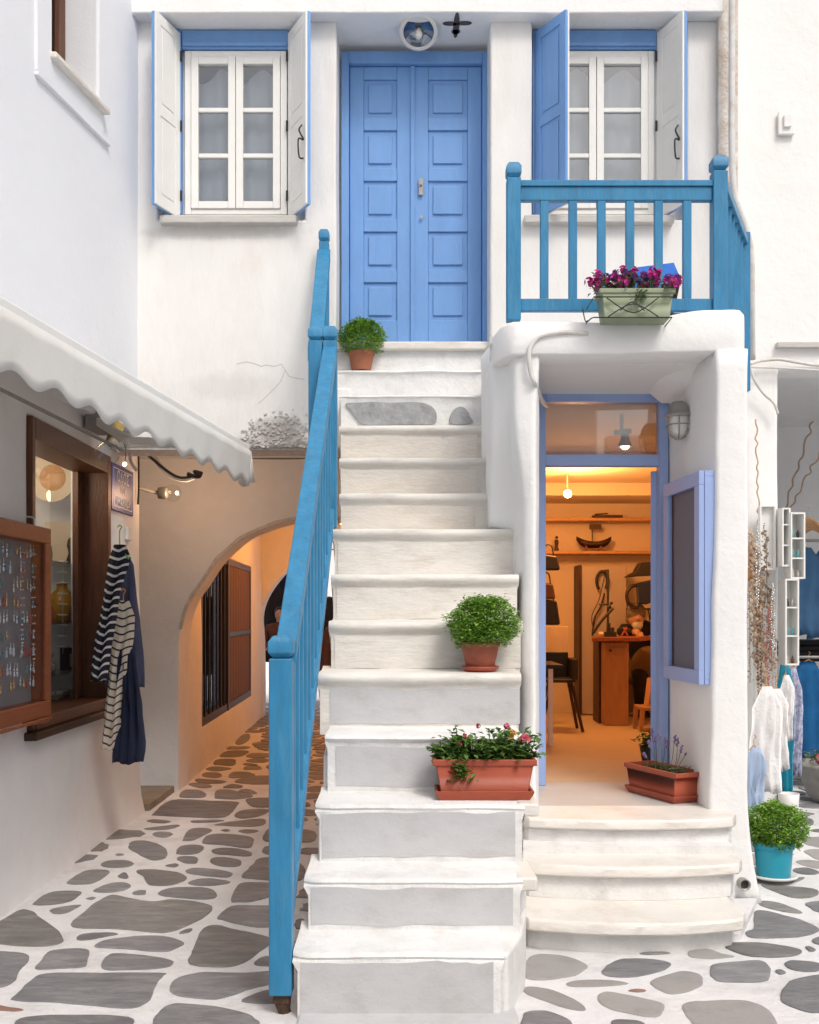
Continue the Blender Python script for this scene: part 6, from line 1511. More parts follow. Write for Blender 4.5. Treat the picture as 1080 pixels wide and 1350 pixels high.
# awning
aw = thing('awning', 'off-white canvas awning with a scalloped valance over the left shop', 'awning', (-1.3, 4.4, 2.5))
def AX(y): return -1.01 - .12 * (6.3 - y)
ya, yb_ = 1.2, 6.3; BZ = 2.53; BW = .02
MB().hexa([(AX(ya) - BW, ya, BZ - BW), (AX(ya) + BW, ya, BZ - BW), (AX(yb_) + BW, yb_, BZ - BW), (AX(yb_) - BW, yb_, BZ - BW), (AX(ya) - BW, ya, BZ + BW), (AX(ya) + BW, ya, BZ + BW), (AX(yb_) + BW, yb_, BZ + BW), (AX(yb_) - BW, yb_, BZ + BW)]).build('front_bar', 'white_paint', aw, bevel=.008)
n = 300; mb = MB(); rows = 5
for i in range(n + 1):
    y = ya + .01 + (yb_ - ya - .02) * i / n; ph = (y - yb_) / .30
    zz = BZ - .03 - .19 - .020 * math.cos(ph * 2 * math.pi) * (1) + .004 * math.sin(y * 7)
    for j in range(rows + 1):
        t = j / rows; fo = (.004 * math.sin(y * 5 + 1.3) + .0012 * math.sin(y * 19)) * t
        mb.v.append((AX(y) + .032 + fo - .02 * t, y, BZ - .02 + (zz - BZ + .02) * t))
for i in range(n):
    for j in range(rows): a = i * (rows + 1) + j; mb.f.append((a, a + 1, a + rows + 2, a + rows + 1))
v = mb.build('valance', 'canvas', aw, smooth=True, fix=False); so_ = v.modifiers.new('s', 'SOLIDIFY'); so_.thickness = .0015
# side return of the valance at the far end
mb = MB()
for i in range(13):
    t = i / 12; x = AX(yb_) + .03 - .10 * t; zz = BZ - .25 + .035 * math.cos(t * math.pi * 1.2) + t * .06
    mb.v += [(x, yb_ - .0 + .012 * math.sin(i), BZ - .02), (x + .02, yb_ + .01, zz)]
for i in range(12): mb.f.append((2 * i, 2 * i + 1, 2 * i + 3, 2 * i + 2))
v = mb.build('valance_return', 'canvas', aw, smooth=True, fix=False); so_ = v.modifiers.new('s', 'SOLIDIFY'); so_.thickness = .003
mb = MB(); n = 40
for i in range(n + 1):
    y = ya + (yb_ - ya) * i / n
    for j in range(9):
        t = j / 8; xw = -2.02; mb.v.append((AX(y) + (xw - AX(y)) * t, y + .12 * t, BZ + .01 + (2.93 - BZ) * t - .03 * math.sin(math.pi * t) + .004 * math.sin(y * 9)))
for i in range(n):
    for j in range(8): a = i * 9 + j; mb.f.append((a, a + 1, a + 10, a + 9))
v = mb.build('canopy_cloth', 'canvas', aw, smooth=True, fix=False); so_ = v.modifiers.new('s', 'SOLIDIFY'); so_.thickness = .003
MB().tube([(-2.0, ya, 2.92), (-2.0, 6.45, 2.92)], .035, 12, smooth=False).build('roller', 'white_paint', aw, smooth=True)
el_ = Vector((-1.62, 5.85, 2.50)); el2 = Vector((AX(6.05), 6.05, 2.51)); wl_ = Vector((-2.0, 6.45, 2.74))
b = MB(); b.beam(wl_, el_, .035, .05); b.beam(el_, el2, .03, .045); b.ball(el_, .03, 8, 6); b.build('folding_arm', 'canvas', aw, bevel=.006)
b = MB(); b.beam((-2.02, 3.0, 2.57), (-1.66, 5.9, 2.45), .014, .014); b.build('brace_rod', 'metal_grey', aw)
b = MB(); b.box(-2.03, -1.93, 6.35, 6.60, 2.66, 2.80); b.build('wall_bracket', 'metal_grey', aw, bevel=.01)
# spot lamp of brass
bs = thing('brass_spotlight', 'brass spotlight with a glass reflector clipped under the awning end', 'lamp', (-1.9, 6.7, 2.6))
c0 = Vector((X(155, 6.6), 6.6, Z(562, 6.6))); c1 = Vector((X(148, 6.5), 6.5, Z(584, 6.5))); c2_ = Vector((X(141, 6.42), 6.42, Z(599, 6.42)))
MB().tube([c0, c1], .042, 14, smooth=False).build('barrel', 'brass', bs, smooth=True, ); MB().tube([c1, c2_], lambda t: .044 + .035 * t, 16, smooth=False, caps=False).build('reflector', 'glass_window', bs, smooth=True)
MB().tube([c0 + Vector((0, 0, .0)), c0 + Vector((-.02, .05, .05)), Vector((-2.04, 6.78, 2.72))], .012, 8).build('arm', 'brass', bs, smooth=True)
# cables bundle and bare bulb lamp
cable([(X(160, 6.9), 6.9, Z(570, 6.9)), (X(180, 7.2), 7.2, Z(590, 7.2)), (X(200, 7.5), 7.5, Z(600, 7.5)), (X(212, 7.6), 7.6, Z(615, 7.6)), (X(228, 7.7), 7.7, Z(628, 7.7)), (X(245, 7.7), 7.7, Z(632, 7.7)), (X(258, 7.6), 7.6, Z(628, 7.6))], .020, 'cable_white', 'thick_cable', 'thick pale cable sagging from the awning end towards the passage')
cable([(X(176, 7.2), 7.2, Z(581, 7.2)), (X(186, 7.3), 7.3, Z(592, 7.3)), (X(200, 7.4), 7.4, Z(604, 7.4)), (X(222, 7.5), 7.5, Z(622, 7.5)), (X(240, 7.6), 7.6, Z(630, 7.6)), (X(262, 7.6), 7.6, Z(626, 7.6))], .011, 'cable_dark', 'dark_cable', 'dark cable looping with the thick pale cable by the passage corner')
cable([(X(175, 7.3), 7.0, Z(578, 7.0)), (X(176, 7.2), 7.1, Z(592, 7.1)), (X(180, 7.3), 7.15, Z(608, 7.15)), (X(185, 7.3), 7.2, Z(620, 7.2))], .012, 'cable_white', 'short_cable', 'short cut cable end dangling beside the blue street sign')
cable([(-2.035, 7.62, Z(575, 7.62)), (-2.035, 7.63, Z(600, 7.62)), (-2.03, 7.62, Z(640, 7.62)), (-2.035, 7.62, Z(665, 7.62))], .008, 'cable_dark', 'wall_wire', 'thin dark wire running down the corner right of the street sign')
tl = thing('tangled_cable_end', 'black taped knot of cable ends under the passage beam', 'cable', (X(258, 7.6), 7.6, Z(628, 7.6)))
c = Vector((X(256, 7.6), 7.6, Z(628, 7.6))); MB().tube([c + Vector((-.05, 0, .02)), c, c + Vector((.04, .02, .005)), c + Vector((.01, -.03, .03)), c + Vector((.06, 0, .02))], .016, 6).build('knot', 'cable_dark', tl, smooth=True)
bb = thing('passage_bulb_lamp', 'bare round glass bulb lamp on the corner at the mouth of the arched passage', 'lamp', (X(215, 8.0), 8.0, Z(650, 8.0)))
c = Vector((X(226, 7.9), 7.9, Z(650, 7.9))); MB().lathe([(.045, -.10), (.05, -.04), (.04, -.03)], c, 16, 'x').build('holder', 'metal_grey', bb, smooth=True)
MB().ball(c + Vector((.01, 0, 0)), .068, 18, 12).build('globe', 'glass', bb, smooth=True); MB().ball(c + Vector((.045, -.01, 0)), .012, 8, 6).build('filament', 'bulb_on', bb, smooth=True)
MB().tube([c + Vector((-.10, 0, 0)), (-2.06, 7.72, c.z + .02)], .015, 8, smooth=False).build('arm', 'metal_grey', bb)
bl_ = thing('sign_bulb', 'tiny lit bulb in front of the blue street sign', 'lamp', (X(164, 6.9), 6.9, Z(612, 6.9)))
c = Vector((X(164.5, 6.85), 6.85, Z(612, 6.85))); MB().ball(c, .015, 8, 6).build('bulb', 'bulb_small', bl_, smooth=True); MB().tube([c, c + Vector((0, .02, .12)), c + Vector((-.06, .03, .19))], .004, 6).build('wire', 'cable_dark', bl_)

# clothes on hangers beside the shop window
def garment(nm, lb, m, outline, yc, hanger_m, hook=None, ang=-8, thick=.05, grp='garments hanging beside the left shop window', stripes_uv=True, folds=3):
    """outline: rows of (py, pxL, pxR); hangs in a plane turned by ang degrees, folded cloth with real thickness"""
    g = thing(nm, lb, 'garment', (X((outline[0][1] + outline[0][2]) / 2, yc), yc, Z(outline[-1][0], yc)), grp)
    mb = MB(); uv = []; nc = 16; rows_ = []
    for i in range(len(outline) - 1):
        (pa, la, ra), (pb_, lb_, rb_) = outline[i], outline[i + 1]; k_ = max(1, int(abs(pb_ - pa) / 6))
        for j in range(k_): t = j / k_; rows_.append((pa + (pb_ - pa) * t, la + (lb_ - la) * t, ra + (rb_ - ra) * t))
    rows_.append(outline[-1]); ztop = Z(outline[0][0], yc)
    cxp = sum(r_[1] + r_[2] for r_ in rows_) / 2 / len(rows_)
    for side in (-1, 1):
        for r_ in rows_:
            z = Z(r_[0], yc)
            for c_ in range(nc + 1):
                t = c_ / nc; px = r_[1] + (r_[2] - r_[1]) * t; x = X(px, yc); dx = x - X(cxp, yc)
                edge = math.sin(math.pi * t) ** .5; dn = (ztop - z)
                fold = (.018 * math.sin(t * math.pi * 2 * folds + dn * 2.5) + .008 * math.sin(t * 23 + dn * 6) + noise.noise((t * 5, dn * 9, yc * 7)) * .022) * min(1, dn * 3) 
                y = yc - dx * math.tan(R(ang)) + side * thick * .5 * edge + fold
                mb.v.append((x, y, z + .01 * math.sin(t * 9) * (r_[0] - rows_[0][0]) / max(1, rows_[-1][0] - rows_[0][0]))); uv.append((t, z + .004 * math.sin(t * 5) - .03 * abs(t - .5)))
    nr = len(rows_); off = nr * (nc + 1)
    for i in range(nr - 1):
        for c_ in range(nc):
            a = i * (nc + 1) + c_; mb.f.append((a, a + 1, a + nc + 2, a + nc + 1)); mb.f.append((off + a, off + a + nc + 1, off + a + nc + 2, off + a + 1))
    for i in range(nr - 1):
        for c_ in (0, nc): a = i * (nc + 1) + c_; b_ = a + nc + 1; mb.f.append((a, b_, off + b_, off + a))
    for c_ in range(nc): a = c_; mb.f.append((a, off + a, off + a + 1, a + 1)); a = (nr - 1) * (nc + 1) + c_; mb.f.append((a, a + 1, off + a + 1, off + a))
    mb.build('cloth', m, g, smooth=True, uvs=uv)
    if hook:
        hx, hy, hz = X(hook[0], yc), yc, Z(hook[1], yc); top = Z(outline[0][0] + 2, yc)
        MB().tube([(hx, hy, top), (hx, hy, hz - .03), (hx + .012, hy, hz - .005), (hx - .002, hy, hz + .008), (hx - .014, hy, hz - .006)], .004, 6).build('hanger_hook', hanger_m, g, smooth=True)
        x0, x1 = X(outline[1][1] + 2, yc), X(outline[1][2] - 2, yc)
        MB().tube([(x0, hy + .0, Z(outline[1][0] + 2, yc)), (hx, hy, top), (x1, hy, Z(outline[1][0] + 2, yc))], .006, 6, smooth=False).build('hanger', hanger_m, g)
    return g
M['hang_green'] = mat('hang_green', (.12, .55, .12), .4); M['hang_orange'] = mat('hang_orange', (.75, .30, .03), .4); M['hang_blue'] = mat('hang_blue', (.06, .28, .55), .4)
garment('denim_shirt', 'faded blue denim shirt behind the striped tops beside the shop window', 'cloth_denim', [(724, 150, 166), (745, 143, 176), (800, 141, 181), (860, 140, 187), (908, 139, 189)], 6.66, 'hang_blue', (158, 722))
garment('navy_striped_top', 'navy top with thin white stripes hanging on a green hanger', 'stripe_navy', [(718, 150, 165), (735, 144, 172), (780, 137, 158), (850, 125, 146), (898, 120, 140)], 6.34, 'hang_green', (158, 694), folds=2)
garment('cream_striped_top', 'cream top with thin dark stripes hanging on an orange hanger', 'stripe_cream', [(792, 156, 170), (812, 151, 177), (840, 148, 176), (900, 142, 165), (988, 134, 156)], 6.50, 'hang_orange', (163, 778), folds=2)
garment('navy_jacket', 'plain dark navy jacket lowest in front of the striped tops', 'cloth_navy', [(850, 158, 172), (862, 153, 178), (930, 152, 186), (980, 150, 190), (992, 149, 190), (1006, 148, 188)], 6.52, 'hang_blue', (164, 843), folds=4)

# ------------------------------------------------------------------ passage
YA = 8.6
pas = thing('arched_passage', 'whitewashed arched passage wall with warm light under the house', 'passage', (-1.2, YA, 0))
k_ = YA / 1340
arch = [(X(235, YA), -.02), (X(235, YA), Z(900, YA)), (X(238, YA), Z(830, YA)), (X(250, YA), Z(792, YA)), (X(265, YA), Z(770, YA)), (X(283, YA), Z(742, YA)), (X(300, YA), Z(725, YA)), (X(320, YA), Z(709, YA)), (X(340, YA), Z(699, YA)), (X(375, YA), Z(687, YA)), (-.834, 2.315), (-.60, 2.30), (-.40, 2.24)]
outer = [(-.40, 2.815), (-2.6, 2.815), (-2.6, -.02)]
def archwall(arch, outer, y0, y1, m, nm, parent, steps=1):
    # radial strips between arch curve and the outer rectangle
    P_ = [Vector(p) for p in arch]; sm_ = []
    mb = MB()
    top = max(o_[1] for o_ in outer); left = min(o_[0] for o_ in outer); right = max(o_[0] for o_ in outer)
    for i, p in enumerate(P_):
        if i < 3: q = Vector((left, p.y))
        else:
            t = (i - 2) / (len(P_) - 3)
            path = (top - P_[2].y) + (right - left); s_ = t * path
            q = Vector((left, P_[2].y + s_)) if s_ < top - P_[2].y else Vector((left + s_ - (top - P_[2].y), top))
        mb.v += [(p.x, y0, p.y), (q.x, y0, q.y), (p.x, y1, p.y), (q.x, y1, q.y)]
    # corner filler
    for i in range(len(P_) - 1):
        a = i * 4; b_ = a + 4; mb.f += [(a, a + 1, b_ + 1, b_), (a + 2, b_ + 2, b_ + 3, a + 3), (a, b_, b_ + 2, a + 2), (a + 1, a + 3, b_ + 3, b_ + 1)]
    for i in range(3, len(P_)):
        q0 = mb.v[(i - 1) * 4 + 1]; q1 = mb.v[i * 4 + 1]
        if q0[2] < top - 1e-6 and q1[0] > left + 1e-6:
            mb.add([(left, y0, top), (left, y1, top)], []); n_ = len(mb.v); mb.f += [((i - 1) * 4 + 1, n_ - 2, i * 4 + 1), ((i - 1) * 4 + 3, i * 4 + 3, n_ - 1)]
    return mb.build(nm, m, parent, wob=.008, wobf=2.2)
arch_s = [tuple(v) for v in catmull([Vector((p[0], p[1], 0)) for p in arch], 4)]
archwall([(v[0], v[1]) for v in arch_s], outer, YA, YA + .40, 'plaster_low', 'arch_wall', pas)
rim = MB(); 
for i in range(8, len(arch_s) - 1):
    a, b_ = arch_s[i], arch_s[i + 1]; rim.beam((a[0], YA - .004, a[1] + .006), (b_[0], YA - .004, b_[1] + .006), .02, .028)
rim.build('chipped_edge', 'flake', pas, wob=.008, wobf=14)
ch_ = MB(); ch_.box(X(236, YA) - .01, X(262, YA) * 1.0, YA + .02, YA + .09, Z(822, YA), Z(806, YA)); 
# left wall of the passage, with the barred window
def PX(y): return -1.957 - .030 * (y - 8.6)
ys = cuts(9.0, 14.72, .22, (9.74, 13.5)); zs = cuts(-.02, 2.82, .16, (.42, 2.13))
gridwall(ys, zs, lambda y, z: 9.74 < y < 13.5 and .42 < z < 2.13, lambda y, z: (PX(y) + noise.noise((y * 1.2, z * 1.2, 77)) * .012, y, z), (-.22, 0, 0)).build('left_wall', 'plaster_low', pas, bevel=.02, smooth=True)
pw = MB()
def pbox(mb, y0, y1, z0, z1, d0, d1): mb.hexa([(PX(y0) + d0, y0, z0), (PX(y0) + d1, y0, z0), (PX(y1) + d1, y1, z0), (PX(y1) + d0, y1, z0), (PX(y0) + d0, y0, z1), (PX(y0) + d1, y0, z1), (PX(y1) + d1, y1, z1), (PX(y1) + d0, y1, z1)])
pbox(pw, 9.74, 9.80, .42, 2.13, -.10, .0); pbox(pw, 11.40, 11.48, .42, 2.13, -.10, .01); pbox(pw, 13.44, 13.5, .42, 2.13, -.10, .0); pbox(pw, 9.8, 13.44, 2.06, 2.13, -.10, .0); pbox(pw, 9.8, 13.44, .42, .50, -.10, .0)
pwn = pw.build('passage_window', 'wood_dark', pas)
g_ = MB(); pbox(g_, 9.8, 11.4, .50, 2.06, -.07, -.065); g_.build('glass', 'glass_smoke', pwn)
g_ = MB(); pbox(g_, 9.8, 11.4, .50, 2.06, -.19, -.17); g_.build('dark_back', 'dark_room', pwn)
for k_ in range(9):
    g_ = MB(); y = 11.50 + k_ * .216; pbox(g_, y, y + .205, .50, 2.06, -.06, -.01); g_.build('shutter_plank', 'wood_mid', pwn, bevel=.004)
g_ = MB(); pbox(g_, 11.5, 13.44, 1.25, 1.30, -.008, .01); g_.build('bar', 'metal_dark', pwn)
g_ = MB()
for y in (9.95, 10.2, 10.45, 10.7, 10.95, 11.2): pbox(g_, y, y + .02, .44, 2.12, -.02, .0)
g_.build('window_bars', 'metal_dark', pwn)
# niche door between the shop corner and the arch
MB().box(-2.62, -2.40, 7.48, 8.62, -.02, 2.82).build('niche_wall', 'plaster_low', pas)
o = MB().box(-2.40, -2.36, 7.73, 8.45, .06, 2.15).box(-2.36, -2.345, 7.78, 8.40, .9, 2.05).box(-2.36, -2.345, 7.78, 8.40, .15, .8).build('side_door', 'green_door', pas, bevel=.004)
MB().box(-2.40, -1.985, 7.76, 8.59, -.02, .055).build('doorstep', 'threshold', pas, bevel=.01, wob=.004)
# second arch at the far end
Y2 = 14.72; a2 = [(-2.13, -.02), (-2.14, 1.1), (-2.16, 1.45), (-2.11, 1.68), (-2.0, 1.88), (-1.86, 2.06), (-1.69, 2.24), (-1.5, 2.40), (-1.28, 2.52), (-1.0, 2.58), (-.7, 2.56), (-.40, 2.5)]
a2s = [tuple(v) for v in catmull([Vector((p[0], p[1], 0)) for p in a2], 3)]
archwall([(v[0], v[1]) for v in a2s], [(-.40, 2.815), (-2.6, 2.815), (-2.6, -.02)], Y2, Y2 + .35, 'plaster_low', 'arch_wall', pas)
MB().box(-.40, -.30, 7.26, 15.07, -.02, 2.815).build('right_wall', 'plaster_low', pas)
for y, e_ in ((10.2, 30), (12.8, 48)):
    L_ = bpy.data.lights.new('passage_lamp', 'POINT'); L_.energy = e_; L_.color = (1, .34, .06); L_.shadow_soft_size = .12
    o = bpy.data.objects.new('passage_lamp', L_); o.location = (-.85, y, 2.50); col.objects.link(o)
    t_ = thing('wall_bulb', ('lit bulb on the right wall inside the near half of the passage', 'lit bulb on the right wall inside the far half of the passage')[y > 11], 'lamp', (-.5, y, 2.6))
    MB().lathe([(.03, 0), (.03, .08)], (-.85, y, 2.70), 10).build('holder', 'metal_grey', t_)
    MB().ball((-.85, y, 2.66), .03, 10, 7).build('bulb', 'bulb_small', t_, smooth=True)
L_ = bpy.data.lights.new('mouth_lamp', 'POINT'); L_.energy = 7; L_.color = (1, .58, .32); L_.shadow_soft_size = .06
o = bpy.data.objects.new('mouth_lamp', L_); o.location = (X(226, 7.9) + .14, 7.85, Z(655, 7.9)); col.objects.link(o)

# beyond the passage: sunlit court wall, clothes racks, a passer-by
cw = thing('court_wall', 'bright white wall of the court beyond the passage', 'wall', (-1.5, 21, 0))
MB().box(-7, 3, 21, 21.3, -.02, 4.5).build('wall_face', 'plaster_smooth', cw)
cy = thing('court_side_wall', 'white side wall left of the clothes in the court beyond the passage', 'wall', (-3.2, 18, 0)); MB().box(-3.4, -3.2, 15.3, 20.98, -.02, 4.2).build('wall_face', 'plaster_smooth', cy)
r2 = random.Random(31)
def hanging(nm, lb, m, x, y, z0, z1, w_, grp, cat='garment', hanger='wood_hanger', dz=.0):
    g = thing(nm, lb, cat, (x, y, z0), grp); mb = MB(); nc = 12; nr = 10
    sd_ = r2.random() * 9
    for side in (-1, 1):
        for i in range(nr + 1):
            t = i / nr; z = z1 + (z0 - z1) * t; wd_ = w_ * (.35 + .65 * sm(t * 5)) * (1 + .12 * t)
            for c_ in range(nc + 1):
                u = c_ / nc * 2 - 1; mb.v.append((x + u * wd_ / 2 + .01 * math.sin(t * 5 + sd_), y + side * .025 * math.sqrt(max(0, 1 - u * u)) + (.016 * math.sin(u * 9 + sd_ + t * 2) + noise.noise((u * 5, t * 7, sd_)) * .03) * min(1, t * 3), z + .012 * math.sin(u * 7 + sd_) * t))
    off = (nr + 1) * (nc + 1)
    for i in range(nr):
        for c_ in range(nc): a = i * (nc + 1) + c_; mb.f.append((a, a + 1, a + nc + 2, a + nc + 1)); mb.f.append((off + a, off + a + nc + 1, off + a + nc + 2, off + a + 1))
        for c_ in (0, nc): a = i * (nc + 1) + c_; b_ = a + nc + 1; mb.f.append((a, b_, off + b_, off + a))
    for c_ in range(nc):
        for i in (0, nr): a = i * (nc + 1) + c_; mb.f.append((a, a + 1, off + a + 1, off + a))
    mb.build('cloth', m, g, smooth=True)
    MB().tube([(x - w_ * .2, y, z1 - .02), (x, y, z1 + .015), (x + w_ * .2, y, z1 - .02)], .006, 6, smooth=False).tube([(x, y, z1 + .015), (x, y, z1 + .05), (x + .015, y, z1 + .07), (x, y, z1 + .085)], .003, 5).build('hanger', hanger, g)
    return g
GB = 'clothes hanging in the court beyond the passage'
for x, y, z0, z1, w_, m_, lb in ((-2.20, 16.2, .75, 2.15, .34, 'cloth_dark', 'long black dress at the left of the court rack beyond the passage'), (-2.0, 16.5, 1.35, 2.45, .34, 'cloth_navy', 'dark navy jacket high above the passer-by beyond the passage'),
                                 (-1.82, 16.7, 1.5, 2.5, .14, 'cloth_denim', 'grey blue scarf beside the navy jacket beyond the passage'), (-1.32, 16.3, .95, 1.78, .5, 'cloth_dark', 'wide dark coat seen through the stair balusters'),
                                 (-1.26, 16.0, .55, 1.3, .3, 'cloth_brown', 'dark brown skirt below the wide dark coat behind the balusters')):
    hanging('hanging_clothes', lb, m_, x, y, z0, z1, w_, GB)
rk = thing('clothes_rack', 'metal clothes rail standing in the court beyond the passage', 'clothes rack', (-1.7, 16.4, 0))
MB().tube([(-2.5, 16.45, 0.01), (-2.5, 16.45, 2.55), (-.95, 16.45, 2.55), (-.95, 16.45, 0.01)], .018, 8, smooth=False).build('rail', 'metal_dark', rk)
bd = thing('shop_sack', 'white sack standing below the dark dress beyond the passage', 'sack', (-1.95, 15.6, 0)); MB().lathe([(.14, 0), (.17, .1), (.15, .45), (.10, .62), (.12, .68)], (-2.0, 15.7, .01), 16).build('bag', 'cloth_white', bd, smooth=True, wob=.02, wobf=6)
def person_far(x, y):
    p = thing('person', 'passer-by with short black hair and a brown top seen beyond the passage', 'person', (x, y, 0))
    J = {'pelvis': ((x, y, .90), .13), 'chest': ((x, y, 1.22), (.17, .12)), 'neck': ((x, y, 1.38), .055), 'sL': ((x - .18, y, 1.30), .06), 'eL': ((x - .24, y - .05, 1.06), .045), 'wL': ((x - .14, y - .22, 1.0), .032), 'sR': ((x + .18, y, 1.30), .06), 'eR': ((x + .23, y - .03, 1.05), .045), 'wR': ((x + .2, y - .2, .92), .032)}
    skin_body('body', J, [('pelvis', 'chest'), ('chest', 'neck'), ('chest', 'sL'), ('sL', 'eL'), ('eL', 'wL'), ('chest', 'sR'), ('sR', 'eR'), ('eR', 'wR')], 'cloth_brown', p)
    L2 = {'p': ((x, y, .88), .12), 'k1': ((x - .09, y - .02, .48), .075), 'a1': ((x - .09, y + .02, .09), .05), 't1': ((x - .10, y - .12, .05), .04), 'k2': ((x + .09, y - .02, .48), .075), 'a2': ((x + .09, y + .02, .09), .05), 't2': ((x + .10, y - .12, .05), .04)}
    skin_body('trousers', L2, [('p', 'k1'), ('k1', 'a1'), ('a1', 't1'), ('p', 'k2'), ('k2', 'a2'), ('a2', 't2')], 'cloth_dark', p)
    MB().ball((x, y - .01, 1.50), .085, 14, 10, (.86, 1, 1.2)).ball((x, y - .095, 1.49), .015, 6, 5).tube([(x, y, 1.38), (x, y, 1.45)], .05, 10, smooth=False).build('head', 'skin', p, smooth=True)
    MB().ball((x, y + .015, 1.535), .092, 14, 10, (.92, 1, 1.0)).build('hair', 'hair_dark', p, smooth=True)
    for s_, w_ in ((-1, J['wL'][0]), (1, J['wR'][0])):
        h = MB(); w_ = Vector(w_); h.ball(w_ + Vector((0, -.05, -.01)), .035, 8, 6, (.7, 1.1, .5))
        for k_ in range(4): h.tube([w_ + Vector((.014 * (k_ - 1.5), -.07, -.01)), w_ + Vector((.015 * (k_ - 1.5), -.12, -.02)), w_ + Vector((.015 * (k_ - 1.5), -.14, -.04))], .008, 5)
        h.tube([w_ + Vector((-s_ * .02, -.03, 0)), w_ + Vector((-s_ * .045, -.07, -.005))], .009, 5, smooth=False); h.build('hand', 'skin', p, smooth=True)
person_far(X(369, 15.6), 15.6)

# ------------------------------------------------------------------ right-hand neighbour
nb_ = thing('neighbour_house', 'bright white neighbouring house on the right with a clothes shop opening', 'building', (3.2, 7.4, 0))
YN = 7.40
xs = cuts(2.28, 7.0, .18, (X(1027, YN),)); zs = cuts(-.02, 9.0, .18, (Z(487, YN),))
oz = Z(487, YN); ox = X(1027, YN)
gridwall(xs, zs, lambda x, z: x > ox and z < oz and x < 6.2, lambda x, z: (x + noise.noise((x, z * 1.2, 55)) * .012, YN + noise.noise((x * .9, z * .9, 52)) * .012, z + noise.noise((x * .8, z, 57)) * .012), (0, .3, 0)).build('front_wall', 'plaster_smooth', nb_, bevel=.03, seg=3, smooth=True)
MB().box(2.655, 6.5, 10.2, 10.3, -.02, 3.6).build('back_wall', 'plaster_low', nb_); MB().box(2.655, 2.69, 7.705, 10.2, -.02, 3.6).build('side_wall', 'plaster_low', nb_); MB().box(2.655, 6.5, 7.72, 10.3, 3.38, 3.5).build('ceiling', 'plaster_low', nb_)
MB().box(6.2, 6.4, 7.71, 10.2, -.02, 3.6).build('side_wall', 'plaster_low', nb_)
# pale ledge and cables high on the wall
b = MB(); b.box(X(1022, YN), 3.9, YN - .05, YN + .0, Z(460, YN), Z(453, YN)); b.build('ledge', 'sill_marble', nb_, bevel=.004)
cable([(X(989, 7.3), 7.30, Z(480, 7.3)), (X(1005, 7.3), 7.34, Z(474, 7.3)), (X(1030, 7.3), 7.34, Z(472, 7.3)), (X(1055, 7.3), 7.34, Z(476, 7.3)), (X(1090, 7.3), 7.34, Z(480, 7.3)), (X(1160, 7.3), 7.34, Z(476, 7.3))], .012, 'cable_white', 'upper_wall_cable', 'white cable running right along the neighbour wall above the opening')
cable([(X(989, 7.3), 7.30, Z(484, 7.3)), (X(1020, 7.3), 7.34, Z(483, 7.3)), (X(1060, 7.3), 7.34, Z(485, 7.3)), (X(1100, 7.3), 7.34, Z(487, 7.3)), (X(1160, 7.3), 7.34, Z(482, 7.3))], .008, 'cable_white', 'lower_wall_cable', 'thinner white cable just below the upper cable on the neighbour wall')
cable([(X(988, 7.3), 7.30, Z(482, 7.3)), (X(995, 7.3), 7.31, Z(500, 7.3)), (X(1008, 7.3), 7.33, Z(517, 7.3)), (X(1022, 7.3), 7.33, Z(530, 7.3)), (X(1028, 7.3), 7.33, Z(545, 7.3))], .010, 'cable_white', 'slanting_cable', 'grey cable slanting down to the corner of the clothes shop opening')
cable([(X(965, 6.8), 6.80, Z(-20, 6.8)), (X(965, 6.8), 6.80, Z(100, 6.8)), (X(965, 6.8), 6.80, Z(200, 6.8)), (X(969, 6.8), 6.80, Z(258, 6.8)), (X(981, 6.8), 6.80, Z(292, 6.8)), (X(990, 6.8), 6.80, Z(330, 6.8)), (X(994, 6.8), 6.84, Z(400, 6.84)), (X(992, 7.0), 7.0, Z(474, 7.0))], .022, 'cable_white', 'white_downpipe', 'white painted downpipe bending behind the end of the balcony railing', 'pipe')
b = MB(); b.box(X(1024, YN), X(1046, YN), YN - .04, YN - .012, Z(180, YN), Z(150, YN)); b.box(X(1030, YN), X(1040, YN), YN - .06, YN - .042, Z(172, YN), Z(156, YN)); o = b.build('junction_box', 'plaster_smooth', None, bevel=.006); tag(o, 'whitewashed electric junction box high on the neighbour wall', 'junction box')
# driftwood branches, shell garlands, white box shelves on the wall
def wavy(p0, p1, amp, n_, r_, m, nm, lb, cat, depth=.0):
    p0 = Vector(p0); p1 = Vector(p1); d_ = p1 - p0; s_ = Vector((d_.z, 0, -d_.x)).normalized(); pts = []
    for i in range(n_ + 1): t = i / n_; pts.append(p0 + d_ * t + s_ * amp * math.sin(i * 2.1 + math.sin(i * 1.3)) + Vector((0, amp * .5 * math.cos(i * 1.7), 0)))
    o = MB().tube(pts, r_, 6).build(nm, m, None, smooth=True); return tag(o, lb, cat)
yy = 7.33
wavy((X(1080, 9.9), 9.9, Z(530, 9.9)), (X(1034, 9.9), 9.9, Z(672, 9.9)), .016, 18, .009, 'driftwood', 'driftwood_branch', 'longer wavy driftwood branch hung inside the clothes shop opening', 'branch')
wavy((X(1084, 9.8), 9.8, Z(590, 9.8)), (X(1040, 9.8), 9.8, Z(674, 9.8)), .016, 13, .008, 'driftwood', 'driftwood_branch', 'shorter wavy driftwood branch right of the longer one', 'branch')
wavy((X(996, yy), yy - .01, Z(553, yy)), (X(1002, yy), yy - .01, Z(770, yy)), .008, 34, .0055, 'driftwood', 'wavy_twig', 'thin wavy twig hanging down the neighbour wall above the garlands', 'branch')
